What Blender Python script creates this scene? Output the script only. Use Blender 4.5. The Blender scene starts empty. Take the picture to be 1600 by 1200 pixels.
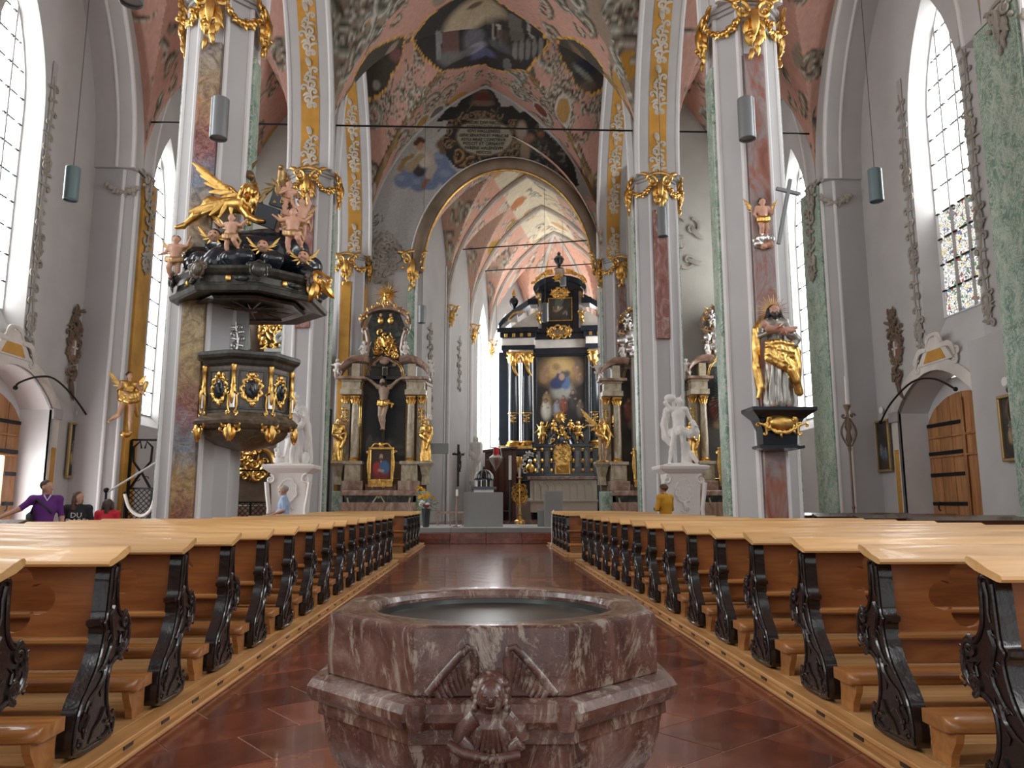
import bpy, bmesh, math, random
import numpy as np
from mathutils import Vector, Matrix
PI = math.pi
scene = bpy.context.scene
C = scene.collection
# ------------------------------------------------------------------ camera
ZC = 1.35
TH = math.atan(187 / 1200.0)
PS = math.atan(45 * math.cos(TH) / 1200.0)
cam_d = bpy.data.cameras.new('camera')
cam_d.sensor_width = 36.0
cam_d.lens = 27.0
cam_d.clip_start = 0.05
cam_d.clip_end = 300
cam = bpy.data.objects.new('camera', cam_d)
C.objects.link(cam)
cam.location = (0, 0, ZC)
cam.rotation_euler = (PI / 2 + TH, 0, -PS)
scene.camera = cam
# ------------------------------------------------------------------ world and exposure
w = bpy.data.worlds.new('overcast_sky')
scene.world = w
w.use_nodes = True
bg = w.node_tree.nodes['Background']
bg.inputs[0].default_value = (0.97, 0.98, 1.0, 1)
bg.inputs[1].default_value = 0.9
WIN = 11.0            # brightness of daylight in the window glass
scene.view_settings.view_transform = 'Standard'
scene.view_settings.look = 'None'
scene.view_settings.gamma = 1.0
scene.view_settings.use_curve_mapping = False
scene.view_settings.exposure = 0.3
# ------------------------------------------------------------------ helpers
RV = np.array([math.cos(PS), -math.sin(PS), 0.0])
FV = np.array([math.sin(PS) * math.cos(TH), math.cos(PS) * math.cos(TH), math.sin(TH)])
UV = np.cross(RV, FV)
def at(px, py, Y):                       # a measured image point at a known distance Y -> world point
    d = FV + RV * (px - 800) / 1200.0 + UV * (600 - py) / 1200.0
    t = Y / d[1]
    return Vector((d[0] * t, Y, ZC + d[2] * t))
def atx(px, py, X):
    d = FV + RV * (px - 800) / 1200.0 + UV * (600 - py) / 1200.0
    t = X / d[0]
    return Vector((X, d[1] * t, ZC + d[2] * t))
class MB:
    def __init__(s):
        s.v = []; s.f = []; s.m = []; s.M = None; s.mi = 0
    def add(s, vs, fs):
        o = len(s.v)
        if s.M is not None:
            vs = [s.M @ Vector(p) for p in vs]
        s.v += [tuple(p) for p in vs]
        s.f += [tuple(i + o for i in f) for f in fs]
        s.m += [s.mi] * len(fs)
        return s
    def box(s, x0, x1, y0, y1, z0, z1):
        return s.add([(x0,y0,z0),(x1,y0,z0),(x1,y1,z0),(x0,y1,z0),(x0,y0,z1),(x1,y0,z1),(x1,y1,z1),(x0,y1,z1)],
                     [(0,3,2,1),(4,5,6,7),(0,1,5,4),(1,2,6,5),(2,3,7,6),(3,0,4,7)])
    def cbox(s, c, sz):
        return s.box(c[0]-sz[0]/2, c[0]+sz[0]/2, c[1]-sz[1]/2, c[1]+sz[1]/2, c[2]-sz[2]/2, c[2]+sz[2]/2)
    def bbox(s, x0, x1, y0, y1, z0, z1, b=0.01):     # box with its edges chamfered
        vs = []; rings = []
        def ring(ix, z): return [(x0+ix,y0,z),(x1-ix,y0,z),(x1,y0+ix,z),(x1,y1-ix,z),(x1-ix,y1,z),(x0+ix,y1,z),(x0,y1-ix,z),(x0,y0+ix,z)]
        def inset(z): return [(x0+b,y0+b,z),(x1-b,y0+b,z),(x1-b,y0+b,z),(x1-b,y1-b,z),(x1-b,y1-b,z),(x0+b,y1-b,z),(x0+b,y1-b,z),(x0+b,y0+b,z)]
        return s.loft([inset(z0), ring(b, z0+b), ring(b, z1-b), inset(z1)], True, True)
    def loft(s, rings, closed=True, caps=False):
        n = len(rings[0]); vs = [p for r in rings for p in r]; fs = []
        for i in range(len(rings)-1):
            for j in range(n if closed else n-1):
                a = i*n+j; b = i*n+(j+1) % n
                fs.append((a, b, b+n, a+n))
        if caps:
            fs.append(tuple(range(n-1, -1, -1))); o = (len(rings)-1)*n
            fs.append(tuple(o+j for j in range(n)))
        return s.add(vs, fs)
    def prism(s, poly, t0, t1, ax='y'):               # convex or simple polygon pushed along an axis
        def mp(a, b, t): return (a, t, b) if ax == 'y' else ((t, a, b) if ax == 'x' else (a, b, t))
        return s.loft([[mp(a, b, t0) for a, b in poly], [mp(a, b, t1) for a, b in poly]], True, True)
    def lathe(s, prof, n=24, c=(0,0,0), a0=0.0, a1=2*PI, sx=1, sy=1, caps=True, ph=0):
        full = abs(a1-a0-2*PI) < 1e-6
        k = n if full else n+1
        rings = []
        for r, z in prof:
            rings.append([(c[0]+sx*r*math.cos(ph+a0+(a1-a0)*j/n), c[1]+sy*r*math.sin(ph+a0+(a1-a0)*j/n), c[2]+z) for j in range(k)])
        return s.loft(rings, full, caps and full)
    def tube(s, path, r, n=8, caps=True, flat=None):   # flat=(normal, factor): squash across that normal
        P = [Vector(p) for p in path]; m = len(P)
        rr = list(r) if hasattr(r, '__len__') else [r]*m
        rings = []; up = None
        for i in range(m):
            t = (P[min(i+1, m-1)] - P[max(i-1, 0)])
            if t.length < 1e-9: t = Vector((0,0,1))
            t.normalize()
            if up is None:
                up = Vector((0,0,1)) if abs(t.z) < .9 else Vector((1,0,0))
            a = t.cross(up)
            if a.length < 1e-6: a = t.cross(Vector((1,0,0)))
            a.normalize(); b = a.cross(t).normalized(); up = b
            ring = []
            for j in range(n):
                o = (a*math.cos(2*PI*j/n) + b*math.sin(2*PI*j/n))*rr[i]
                if flat: o = o - Vector(flat[0])*(o.dot(Vector(flat[0]))*(1-flat[1]))
                ring.append(P[i]+o)
            rings.append(ring)
        return s.loft(rings, True, caps)
    def ball(s, c, r, n=10, m=7):
        rx, ry, rz = r if hasattr(r, '__len__') else (r, r, r)
        prof = []; vs = []
        rings = []
        for i in range(m+1):
            a = -PI/2 + PI*i/m
            q = max(math.cos(a), 1e-3)
            rings.append([(c[0]+rx*q*math.cos(2*PI*j/n), c[1]+ry*q*math.sin(2*PI*j/n), c[2]+rz*math.sin(a)) for j in range(n)])
        return s.loft(rings, True, True)
    def build(s, name, mat, parent=None, smooth=None):
        me = bpy.data.meshes.new(name)
        me.from_pydata(s.v, [], s.f)
        for q in (mat if isinstance(mat, (list, tuple)) else [mat]): me.materials.append(q)
        if isinstance(mat, (list, tuple)): me.polygons.foreach_set('material_index', s.m)
        fix(me, smooth)
        return link(name, me, parent)
def fix(me, smooth):
    if smooth is not None:
        me.polygons.foreach_set('use_smooth', [True]*len(me.polygons))
        me.set_sharp_from_angle(angle=math.radians(smooth))
    me.update()
def recalc(o):
    bm = bmesh.new(); bm.from_mesh(o.data); bmesh.ops.recalc_face_normals(bm, faces=bm.faces); bm.to_mesh(o.data); bm.free(); return o
def link(name, data, parent=None):
    o = bpy.data.objects.new(name, data); C.objects.link(o)
    if parent is not None: o.parent = parent
    return o
def thing(name, label, cat, loc=(0,0,0), rotz=0, group=None):
    o = bpy.data.objects.new(name, None); C.objects.link(o); o.empty_display_size = .2
    o.location = loc; o.rotation_euler = (0,0,rotz)
    return tag(o, label, cat, group)
def tag(o, label, cat, group=None, kind=None):
    o['label'] = label; o['category'] = cat
    if group: o['group'] = group
    if kind: o['kind'] = kind
    return o
def struct(o, label=None):
    o['kind'] = 'structure'
    if label: o['label'] = label; o['category'] = 'building part'
    return o
def sempty(name, label=None, loc=(0,0,0), rz=0):
    o = bpy.data.objects.new(name, None); C.objects.link(o); o.location = loc; o.rotation_euler = (0,0,rz)
    return struct(o, label)
def copy_tree(o, parent=None):
    c = o.copy(); C.objects.link(c)
    if parent is not None: c.parent = parent
    for ch in list(o.children): copy_tree(ch, c)
    return c
def flat_curve(outlines, thick):                      # 2D outlines with holes -> filled, thick mesh in the XY plane
    cu = bpy.data.curves.new('tmp', 'CURVE'); cu.dimensions = '2D'; cu.fill_mode = 'BOTH'; cu.extrude = thick/2
    for pts in outlines:
        sp = cu.splines.new('POLY'); sp.points.add(len(pts)-1); sp.use_cyclic_u = True
        for p, q in zip(sp.points, pts): p.co = (q[0], q[1], 0, 1)
    o = bpy.data.objects.new('tmp', cu); C.objects.link(o)
    dg = bpy.context.evaluated_depsgraph_get(); dg.update()
    me = bpy.data.meshes.new_from_object(o.evaluated_get(dg))
    bpy.data.objects.remove(o); bpy.data.curves.remove(cu)
    return me
def text_mesh(s, size, thick, align='CENTER'):
    cu = bpy.data.curves.new('tmp', 'FONT'); cu.body = s; cu.size = size; cu.extrude = thick/2; cu.align_x = align
    cu.resolution_u = 2
    o = bpy.data.objects.new('tmp', cu); C.objects.link(o)
    dg = bpy.context.evaluated_depsgraph_get(); dg.update()
    me = bpy.data.meshes.new_from_object(o.evaluated_get(dg))
    bpy.data.objects.remove(o); bpy.data.curves.remove(cu)
    return me
def pointed(a, h, n=14):                              # pointed arch outline from (-a,0) over (0,h) to (a,0)
    R = (a*a+h*h)/(2*a); e = R-a
    out = []
    for i in range(n+1):
        x = -a + a*(1-math.cos(PI/2*i/n)) if False else -a + a*(i/n)**1.5
        out.append((x, math.sqrt(max(R*R-(x-e)**2, 0))))
    return out + [(-x, z) for x, z in reversed(out[:-1])]
def arch_h(x, a, h):                                  # height of a pointed arch at |x| (arrays)
    R = (a*a+h*h)/(2*a); e = R-a
    return np.sqrt(np.maximum(R*R-(np.minimum(np.abs(x), a)+e)**2, 0))
def clip_poly(sub, clip):                             # Sutherland-Hodgman, clip counter-clockwise
    out = sub
    for i in range(len(clip)):
        a = clip[i]; b = clip[(i+1) % len(clip)]; inp = out; out = []
        if not inp: break
        def side(p): return (b[0]-a[0])*(p[1]-a[1])-(b[1]-a[1])*(p[0]-a[0])
        for j in range(len(inp)):
            p = inp[j]; q = inp[(j+1) % len(inp)]; sp = side(p); sq = side(q)
            if sp >= 0: out.append(p)
            if (sp >= 0) != (sq >= 0):
                t = sp/(sp-sq); out.append((p[0]+(q[0]-p[0])*t, p[1]+(q[1]-p[1])*t))
    r = []
    for p in out:
        if not r or math.hypot(p[0]-r[-1][0], p[1]-r[-1][1]) > 1e-4: r.append(p)
    if len(r) > 1 and math.hypot(r[0][0]-r[-1][0], r[0][1]-r[-1][1]) < 1e-4: r.pop()
    return r
def smooth_path(P, n=5):                              # Catmull-Rom through the points
    P = [Vector(p) for p in P]; out = []
    for i in range(len(P)-1):
        a, b, c, d = P[max(i-1, 0)], P[i], P[i+1], P[min(i+2, len(P)-1)]
        for k in range(n):
            t = k/n; out.append((b*2+(c-a)*t+(a*2-b*5+c*4-d)*t*t+(b*3-a-c*3+d)*t*t*t)*.5)
    return out+[P[-1]]
def spiral(c, r, turns, a0, d=1, n=22, shrink=.12):   # 2D volute, from its outer end inwards
    out = []
    for i in range(n+1):
        t = i/n; rr = r*(shrink**t); a = a0+d*turns*2*PI*t
        out.append((c[0]+rr*math.cos(a), c[1]+rr*math.sin(a)))
    return out
class Orn:                                            # relief ornament drawn in a local (u, v) plane, w outwards
    def __init__(s, seed=0, depth=.06, flat=.55):
        s.b = MB(); s.g = random.Random(seed); s.d = depth; s.flat = flat
    def p3(s, u, v, w=0): return (u, -w, v)           # local frame: u = x, v = z, outwards = -y
    def line(s, pts, r0, r1=None, w=0, n=6):
        r1 = r0*.35 if r1 is None else r1
        m = len(pts)
        rr = [r0+(r1-r0)*i/(m-1) for i in range(m)]
        s.b.tube([s.p3(p[0], p[1], w+rr[i]*s.flat*.6) for i, p in enumerate(pts)], rr, n, True, ((0,-1,0), s.flat))
    def volute(s, c, r, turns=1.4, a0=0, d=1, th=.2, w=0):
        s.line(spiral(c, r, turns, a0, d), r*th, r*th*.55, w)
        s.b.ball(s.p3(c[0], c[1], w+r*th*.3), (r*.2, r*.2*s.flat, r*.2), 6, 4)
    def leaf(s, p, ang, L, wd, w=0, curl=.5):          # curled acanthus leaf
        pts = []; rs = []
        for i in range(7):
            t = i/6; a = ang+curl*t*t*1.6
            pts.append((p[0]+L*t*math.cos(ang+curl*t*.8), p[1]+L*t*math.sin(ang+curl*t*.8))); rs.append(wd*(math.sin(PI*min(.15+t*.85, 1))**.7)+.002)
        s.b.tube([s.p3(q[0], q[1], w+rs[i]*.4+L*.25*t*0) for i, q in enumerate(pts)], rs, 6, True, ((0,-1,0), s.flat))
    def cscroll(s, p, q, bulge, r, w=0):              # C scroll: bowed band with a volute on each end
        dx, dz = q[0]-p[0], q[1]-p[1]; L = math.hypot(dx, dz) or 1; nx, nz = -dz/L, dx/L
        pts = [(p[0]+dx*t+nx*bulge*math.sin(PI*t), p[1]+dz*t+nz*bulge*math.sin(PI*t)) for t in [i/10 for i in range(11)]]
        rr = [r*(.6+.4*math.sin(PI*i/10)) for i in range(11)]
        s.b.tube([s.p3(a[0], a[1], w+r*.4) for a in pts], rr, 6, True, ((0,-1,0), s.flat))
        sg = 1 if bulge > 0 else -1
        for e, a in ((p, math.atan2(dz, dx)+PI/2*sg), (q, math.atan2(dz, dx)+PI/2*sg)):
            c = (e[0]-nx*r*1.5*sg, e[1]-nz*r*1.5*sg)
            s.volute(c, r*1.7, 1.2, a, sg if e is p else -sg, .38, w)
    def cluster(s, c, R, n=6, r=.05):                  # loose heap of scrolls and leaves
        g = s.g
        for i in range(n):
            a = g.uniform(0, 2*PI); d = R*math.sqrt(g.random())*.8
            p = (c[0]+d*math.cos(a), c[1]+d*math.sin(a)); k = g.random()
            if k < .45: s.volute(p, r*g.uniform(1.2, 2.4), g.uniform(1, 1.6), g.uniform(0, 6.3), g.choice((-1, 1)), .26, g.uniform(0, s.d))
            elif k < .85: s.leaf(p, g.uniform(0, 6.3), r*g.uniform(2, 4), r*g.uniform(.4, .7), g.uniform(0, s.d), g.uniform(-1, 1))
            else: s.b.ball(s.p3(p[0], p[1], s.d*.5), (r*.7, r*.5, r*.7), 7, 5)
    def vine(s, pts, r, step=.25):                     # wavy stem with volutes and leaves to both sides
        g = s.g
        s.line(pts, r*.5, r*.35)
        for i in range(len(pts)-1):
            a = math.atan2(pts[i+1][1]-pts[i][1], pts[i+1][0]-pts[i][0])
            sd = 1 if i % 2 else -1
            q = (pts[i][0]-math.sin(a)*sd*r*1.6, pts[i][1]+math.cos(a)*sd*r*1.6)
            s.volute(q, r*g.uniform(1.3, 2.0), 1.25, a-sd*PI/2, sd, .3)
            s.leaf(pts[i], a-sd*g.uniform(.6, 1.2), r*g.uniform(2.2, 3.4), r*.55, 0, -sd*.8)
    def frame(s, c, a, b, r, n=10):                    # rocaille frame round an oval
        for i in range(n):
            t0 = 2*PI*i/n; t1 = 2*PI*(i+.92)/n
            p = (c[0]+a*math.cos(t0), c[1]+b*math.sin(t0)); q = (c[0]+a*math.cos(t1), c[1]+b*math.sin(t1))
            s.cscroll(p, q, -r*1.2*s.g.uniform(.5, 1.5), r*s.g.uniform(.8, 1.2))
            if s.g.random() < .7: s.leaf(q, math.atan2(q[1]-c[1], q[0]-c[0])+s.g.uniform(-.5, .5), r*3.2, r*.6, 0, s.g.uniform(-1, 1))
    def build(s, name, mat, parent=None): return s.b.build(name, mat, parent, 50)
def place(o, loc, face=(0,-1), tilt=0, scale=1):       # stand an ornament on a wall: face = outward direction
    o.location = loc; o.rotation_euler = (tilt, 0, math.atan2(face[1], face[0])+PI/2); o.scale = (scale,)*3
    return o
class Canvas:                                         # a painted surface: colours kept on a fine grid
    def __init__(s, w, h, res, base):
        s.w, s.h, s.res = w, h, res; s.nx = int(w/res)+1; s.ny = int(h/res)+1
        s.a = np.empty((s.ny, s.nx, 3)); s.a[:] = base
        s.X, s.Y = np.meshgrid(np.arange(s.nx)*res, np.arange(s.ny)*res)
    def win(s, x, y, r):
        i0 = max(int((x-r)/s.res), 0); i1 = min(int((x+r)/s.res)+2, s.nx); j0 = max(int((y-r)/s.res), 0); j1 = min(int((y+r)/s.res)+2, s.ny)
        return (slice(j0, j1), slice(i0, i1)) if i1 > i0 and j1 > j0 else None
    def ell(s, x, y, rx, ry, col, soft=.15, rot=0, op=1):
        q = s.win(x, y, max(rx, ry)*1.3)
        if q is None: return
        dx = s.X[q]-x; dy = s.Y[q]-y; c, n = math.cos(rot), math.sin(rot)
        d = np.sqrt(((dx*c+dy*n)/rx)**2+((-dx*n+dy*c)/ry)**2)
        m = (np.clip((1-d)/max(soft, 1e-3)+.5, 0, 1)*op)[..., None]
        s.a[q] = s.a[q]*(1-m)+np.array(col)*m
    def poly(s, pts, col, op=1):
        P = np.array(pts); ins = np.zeros(s.X.shape, bool); j = len(P)-1
        for i in range(len(P)):
            xi, yi = P[i]; xj, yj = P[j]
            if yi != yj: ins ^= ((yi > s.Y) != (yj > s.Y)) & (s.X < (xj-xi)*(s.Y-yi)/(yj-yi)+xi)
            j = i
        s.a[ins] = s.a[ins]*(1-op)+np.array(col)*op
    def line(s, pts, r0, col, r1=None, op=1):
        r1 = r0 if r1 is None else r1; m = len(pts)
        for i in range(m-1):
            L = math.hypot(pts[i+1][0]-pts[i][0], pts[i+1][1]-pts[i][1]); k = max(int(L/(max(r0, s.res)*.6)), 1)
            for j in range(k):
                t = j/k; u = (i+t)/(m-1)
                r = max(r0+(r1-r0)*u, s.res*.55); x = pts[i][0]+(pts[i+1][0]-pts[i][0])*t; y = pts[i][1]+(pts[i+1][1]-pts[i][1])*t
                s.ell(x, y, r, r, col, .6, 0, op)
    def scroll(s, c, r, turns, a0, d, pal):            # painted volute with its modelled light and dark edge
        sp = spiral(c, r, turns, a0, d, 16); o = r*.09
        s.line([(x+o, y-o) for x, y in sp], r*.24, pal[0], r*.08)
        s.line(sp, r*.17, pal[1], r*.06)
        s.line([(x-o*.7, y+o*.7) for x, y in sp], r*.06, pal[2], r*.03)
    def rocaille(s, c, R, n, g, pal, r=.25):
        for i in range(n):
            a = g.uniform(0, 6.3); d = R*math.sqrt(g.random()); x = c[0]+d*math.cos(a); y = c[1]+d*math.sin(a)
            if g.random() < .62: s.scroll((x, y), r*g.uniform(.6, 1.3), g.uniform(.8, 1.4), g.uniform(0, 6.3), g.choice((-1, 1)), pal)
            else:
                b = g.uniform(0, 6.3); L = r*g.uniform(1, 2); pts = [(x+L*t*math.cos(b+t*1.2), y+L*t*math.sin(b+t*1.2)) for t in (0, .25, .5, .75, 1)]
                s.line([(p+r*.07, q-r*.07) for p, q in pts], r*.2, pal[0], r*.03); s.line(pts, r*.14, pal[1], r*.02); s.line([(p-r*.05, q+r*.05) for p, q in pts], r*.05, pal[2], r*.01)
    def speckle(s, amt, seed=0):
        rg = np.random.default_rng(seed); s.a *= 1+rg.normal(0, amt, s.a.shape[:2])[..., None]
    def sample(s, x, y):
        i = np.clip(np.round(np.asarray(x)/s.res).astype(int), 0, s.nx-1); j = np.clip(np.round(np.asarray(y)/s.res).astype(int), 0, s.ny-1)
        return s.a[j, i]
def colour_mesh(name, V, Fq, col, mat, parent=None, smooth=60):
    me = bpy.data.meshes.new(name)
    V = np.asarray(V, dtype=np.float32); Fq = np.asarray(Fq, dtype=np.int32)
    me.vertices.add(len(V)); me.vertices.foreach_set('co', V.ravel())
    me.loops.add(Fq.size); me.loops.foreach_set('vertex_index', Fq.ravel())
    me.polygons.add(len(Fq)); me.polygons.foreach_set('loop_start', np.arange(len(Fq), dtype=np.int32)*Fq.shape[1])
    me.update(calc_edges=True)
    if col is not None:
        at_ = me.color_attributes.new('paint', 'FLOAT_COLOR', 'POINT')
        cc = np.ones((len(V), 4), dtype=np.float32); cc[:, :3] = np.clip(col, 0, 1)
        at_.data.foreach_set('color', cc.ravel())
    me.materials.append(mat); fix(me, smooth)
    return link(name, me, parent)
def grid_faces(nx, ny, mask=None):
    i, j = np.meshgrid(np.arange(nx-1), np.arange(ny-1)); a = (j*nx+i)
    q = np.stack([a, a+1, a+1+nx, a+nx], -1)
    return q[mask] if mask is not None else q.reshape(-1, 4)
def panel(name, cv, parent, mat, shape=None):           # painted flat panel of a Canvas, in the XZ plane facing -y, centred
    V = np.stack([cv.X.ravel()-cv.w/2, np.zeros(cv.X.size), cv.Y.ravel()-cv.h/2], -1)
    m = None
    if shape is not None:
        k = shape(cv.X-cv.w/2, cv.Y-cv.h/2); m = k[:-1, :-1] & k[1:, 1:] & k[1:, :-1] & k[:-1, 1:]
    return colour_mesh(name, V, grid_faces(cv.nx, cv.ny, m), cv.a.reshape(-1, 3), mat, parent)
# ------------------------------------------------------------------ materials
def s2l(c): return tuple(((v/255.0)/12.92 if v/255.0 <= .04045 else ((v/255.0+.055)/1.055)**2.4) for v in c)
def newmat(name, col=(.8,.8,.8), rough=.6, metal=0.0, coat=0.0, spec=.5):
    m = bpy.data.materials.new(name); m.use_nodes = True
    b = m.node_tree.nodes['Principled BSDF']
    b.inputs['Base Color'].default_value = (*col, 1); b.inputs['Roughness'].default_value = rough; b.inputs['Metallic'].default_value = metal
    b.inputs['Coat Weight'].default_value = coat; b.inputs['Specular IOR Level'].default_value = spec
    return m
def nodes(m): return m.node_tree.nodes, m.node_tree.links, m.node_tree.nodes['Principled BSDF']
def ramp(m, fac, stops, interp='LINEAR'):
    N, L, b = nodes(m); r = N.new('ShaderNodeValToRGB'); L.new(fac, r.inputs[0]); r.color_ramp.interpolation = interp
    e = r.color_ramp.elements
    while len(e) < len(stops): e.new(.5)
    for k, (p, c) in enumerate(stops): e[k].position = p; e[k].color = (*c, 1)
    return r.outputs[0]
def noise(m, scale, detail=4, rough=.55, dist=0, stretch=(1,1,1), coord='Object'):
    N, L, b = nodes(m); tc = N.new('ShaderNodeTexCoord'); mp = N.new('ShaderNodeMapping'); mp.inputs['Scale'].default_value = stretch
    L.new(tc.outputs[coord], mp.inputs[0]); n = N.new('ShaderNodeTexNoise'); n.inputs['Scale'].default_value = scale
    n.inputs['Detail'].default_value = detail; n.inputs['Roughness'].default_value = rough; n.inputs['Distortion'].default_value = dist
    L.new(mp.outputs[0], n.inputs['Vector']); return n.outputs[0]
def mixc(m, fac, a, b_, mode='MIX'):
    N, L, b = nodes(m); x = N.new('ShaderNodeMix'); x.data_type = 'RGBA'; x.blend_type = mode
    for s, v in ((x.inputs[0], fac), (x.inputs[6], a), (x.inputs[7], b_)):
        if hasattr(v, 'links') or hasattr(v, 'is_linked'): L.new(v, s)
        elif isinstance(v, (int, float)): s.default_value = v
        else: s.default_value = (*v, 1)
    return x.outputs[2]
def setc(m, out): N, L, b = nodes(m); L.new(out, b.inputs['Base Color']); return m
def bump(m, h, strength=.3, dist=.02):
    N, L, b = nodes(m); n = N.new('ShaderNodeBump'); n.inputs['Strength'].default_value = strength; n.inputs['Distance'].default_value = dist
    L.new(h, n.inputs['Height']); L.new(n.outputs[0], b.inputs['Normal']); return m
def plaster(name, col, var=.06, rough=.85):
    m = newmat(name, col, rough, spec=.25)
    c1 = tuple(v*(1-var) for v in col); c2 = tuple(min(v*(1+var), 1) for v in col)
    setc(m, ramp(m, noise(m, .9, 5), [(.3, c1), (.7, c2)])); return bump(m, noise(m, 9, 3), .12, .02)
def marble(name, stops, scale=2.2, rough=.25, dist=2.5, stretch=(1,1,.6), vein=None):
    m = newmat(name, stops[0][1], rough)
    c = ramp(m, noise(m, scale, 6, .6, dist, stretch), stops)
    if vein:
        v = ramp(m, noise(m, scale*2.1, 5, .65, 3.5, stretch), [(.45, (0,0,0)), (.5, (1,1,1)), (.55, (0,0,0))])
        c = mixc(m, v, c, vein)
    return setc(m, c)
def wood(name, dark, mid, light, rough=.4, axis='x', scale=3, coat=0):
    m = newmat(name, mid, rough, coat=coat); st = {'x': (.12,1,1), 'y': (1,.12,1), 'z': (1,1,.12)}[axis]
    N, L, b = nodes(m)
    f = noise(m, scale*3, 6, .6, 1.2, st)
    c = ramp(m, f, [(.3, dark), (.5, mid), (.72, light)])
    oi = N.new('ShaderNodeObjectInfo'); mr = N.new('ShaderNodeMapRange'); mr.inputs[3].default_value = .82; mr.inputs[4].default_value = 1.1
    L.new(oi.outputs['Random'], mr.inputs[0])
    c = mixc(m, 1.0, c, mr.outputs[0], 'MULTIPLY'); return bump(setc(m, c), f, .06, .01)
M = {}
M['wall'] = plaster('wall_plaster', (.48,.47,.46))
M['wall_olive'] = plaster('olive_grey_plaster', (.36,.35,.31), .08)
M['wall_white'] = plaster('white_plaster', (.66,.655,.65))
M['pier'] = plaster('pier_plaster', (.44,.435,.435), .04, .7)
M['pier_light'] = plaster('pier_edge_plaster', (.68,.675,.67), .03, .7)
M['pink'] = plaster('pink_plaster', (.47,.28,.225), .08)
M['grey'] = plaster('grey_moulding', (.40,.39,.38), .05)
M['stucco'] = plaster('grey_stucco', (.31,.285,.245), .35, .7)
M['stucco_dark'] = plaster('brown_stucco', (.16,.115,.08), .4, .6)
M['stucco_light'] = plaster('pale_stucco', (.62,.58,.53), .2, .7)
M['stucco_mid'] = plaster('beige_stucco', (.50,.455,.38), .25, .7)
M['yellow'] = plaster('ochre_marbling', (.50,.26,.05), .35, .45)
M['multi'] = newmat('painted_marble_strip', (.4,.3,.25), .4)
def _multi():
    m = M['multi']; N, L, b = nodes(m)
    tc = N.new('ShaderNodeTexCoord'); sp = N.new('ShaderNodeSeparateXYZ'); L.new(tc.outputs['Object'], sp.inputs[0])
    n = noise(m, 1.6, 5, .6, 2.0)
    a = N.new('ShaderNodeMath'); a.operation = 'MULTIPLY_ADD'; a.inputs[1].default_value = 1/11.0; L.new(sp.outputs[2], a.inputs[0])
    k = N.new('ShaderNodeMath'); k.operation = 'MULTIPLY_ADD'; k.inputs[1].default_value = .16; k.inputs[2].default_value = -.08; L.new(n, k.inputs[0]); L.new(k.outputs[0], a.inputs[2])
    st = [(0, (.20,.055,.03)), (.10, (.30,.10,.05)), (.16, (.40,.25,.07)), (.23, (.20,.25,.33)), (.28, (.28,.06,.06)), (.36, (.40,.28,.10)), (.46, (.36,.26,.11)), (.55, (.24,.23,.20)), (.62, (.40,.25,.08)), (.68, (.18,.25,.34)), (.76, (.27,.06,.07)), (.82, (.36,.17,.06)), (.90, (.33,.26,.16)), (.97, (.26,.24,.25))]
    c = ramp(m, a.outputs[0], st)
    v = ramp(m, noise(m, 3.5, 6, .7, 4.0), [(.43, (0,0,0)), (.5, (.40,.40,.40)), (.57, (0,0,0))])
    c = mixc(m, v, c, (.55,.5,.42))
    d = ramp(m, noise(m, 2.2, 6, .6, 3.0), [(.35, (.45,.4,.4)), (.6, (1,1,1))])
    setc(m, mixc(m, 1.0, c, d, 'MULTIPLY'))
_multi()
M['redgrey'] = marble('red_grey_marbling', [(.28, (.15,.045,.03)), (.44, (.26,.10,.065)), (.55, (.25,.20,.20)), (.68, (.36,.27,.22))], 1.3, .4, 2.5, (1,1,.5))
M['red'] = marble('red_marble_panel', [(.3, (.17,.06,.05)), (.5, (.28,.12,.10)), (.7, (.45,.33,.30))], 2.5, .35)
M['green'] = marble('green_marbling', [(.3, (.085,.17,.125)), (.48, (.19,.30,.235)), (.66, (.38,.47,.38))], 1.7, .35, 2.5, (1,1,.6), (.55,.58,.50))
M['gold'] = newmat('gilding', (.90,.56,.16), .33, 1.0)
setc(M['gold'], ramp(M['gold'], noise(M['gold'], 6, 3), [(.3, (.52,.28,.06)), (.65, (.90,.58,.19))]))
M['silver'] = newmat('silvering', (.72,.71,.68), .32, 1.0)
M['black'] = newmat('black_lacquer', (.010,.015,.022), .22, 0, .3)
M['blackwood'] = newmat('black_stained_wood', (.020,.017,.015), .32, 0, .2)
M['carved'] = newmat('black_carved_oak', (.012,.008,.007), .24, 0, .4)
setc(M['carved'], ramp(M['carved'], noise(M['carved'], 5, 4), [(.3, (.005,.0045,.0045)), (.75, (.020,.012,.010))])); bump(M['carved'], noise(M['carved'], 16, 3), .25, .02)
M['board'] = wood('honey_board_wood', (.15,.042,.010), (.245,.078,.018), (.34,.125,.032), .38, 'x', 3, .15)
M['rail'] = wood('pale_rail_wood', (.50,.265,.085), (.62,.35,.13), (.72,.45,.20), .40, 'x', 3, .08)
M['bench'] = wood('kneeler_wood', (.24,.09,.022), (.36,.15,.042), (.48,.22,.07), .35, 'x', 3, .2)
M['deck'] = wood('deck_wood', (.42,.21,.07), (.56,.31,.12), (.66,.40,.18), .5, 'x', 2)
M['deck_y'] = wood('kerb_wood', (.38,.18,.055), (.52,.27,.095), (.62,.36,.15), .45, 'y', 2)
M['dark_rail'] = newmat('dark_rail_wood', (.075,.05,.035), .25, 0, .3)
M['doorwood'] = wood('door_pine', (.26,.10,.03), (.40,.18,.065), (.50,.26,.11), .5, 'z', 2)
M['iron'] = newmat('wrought_iron', (.012,.012,.013), .45, .6)
M['stone'] = plaster('grey_sandstone', (.28,.285,.275), .1, .6)
M['paving'] = plaster('pale_paving', (.62,.63,.63), .05, .3)
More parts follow.
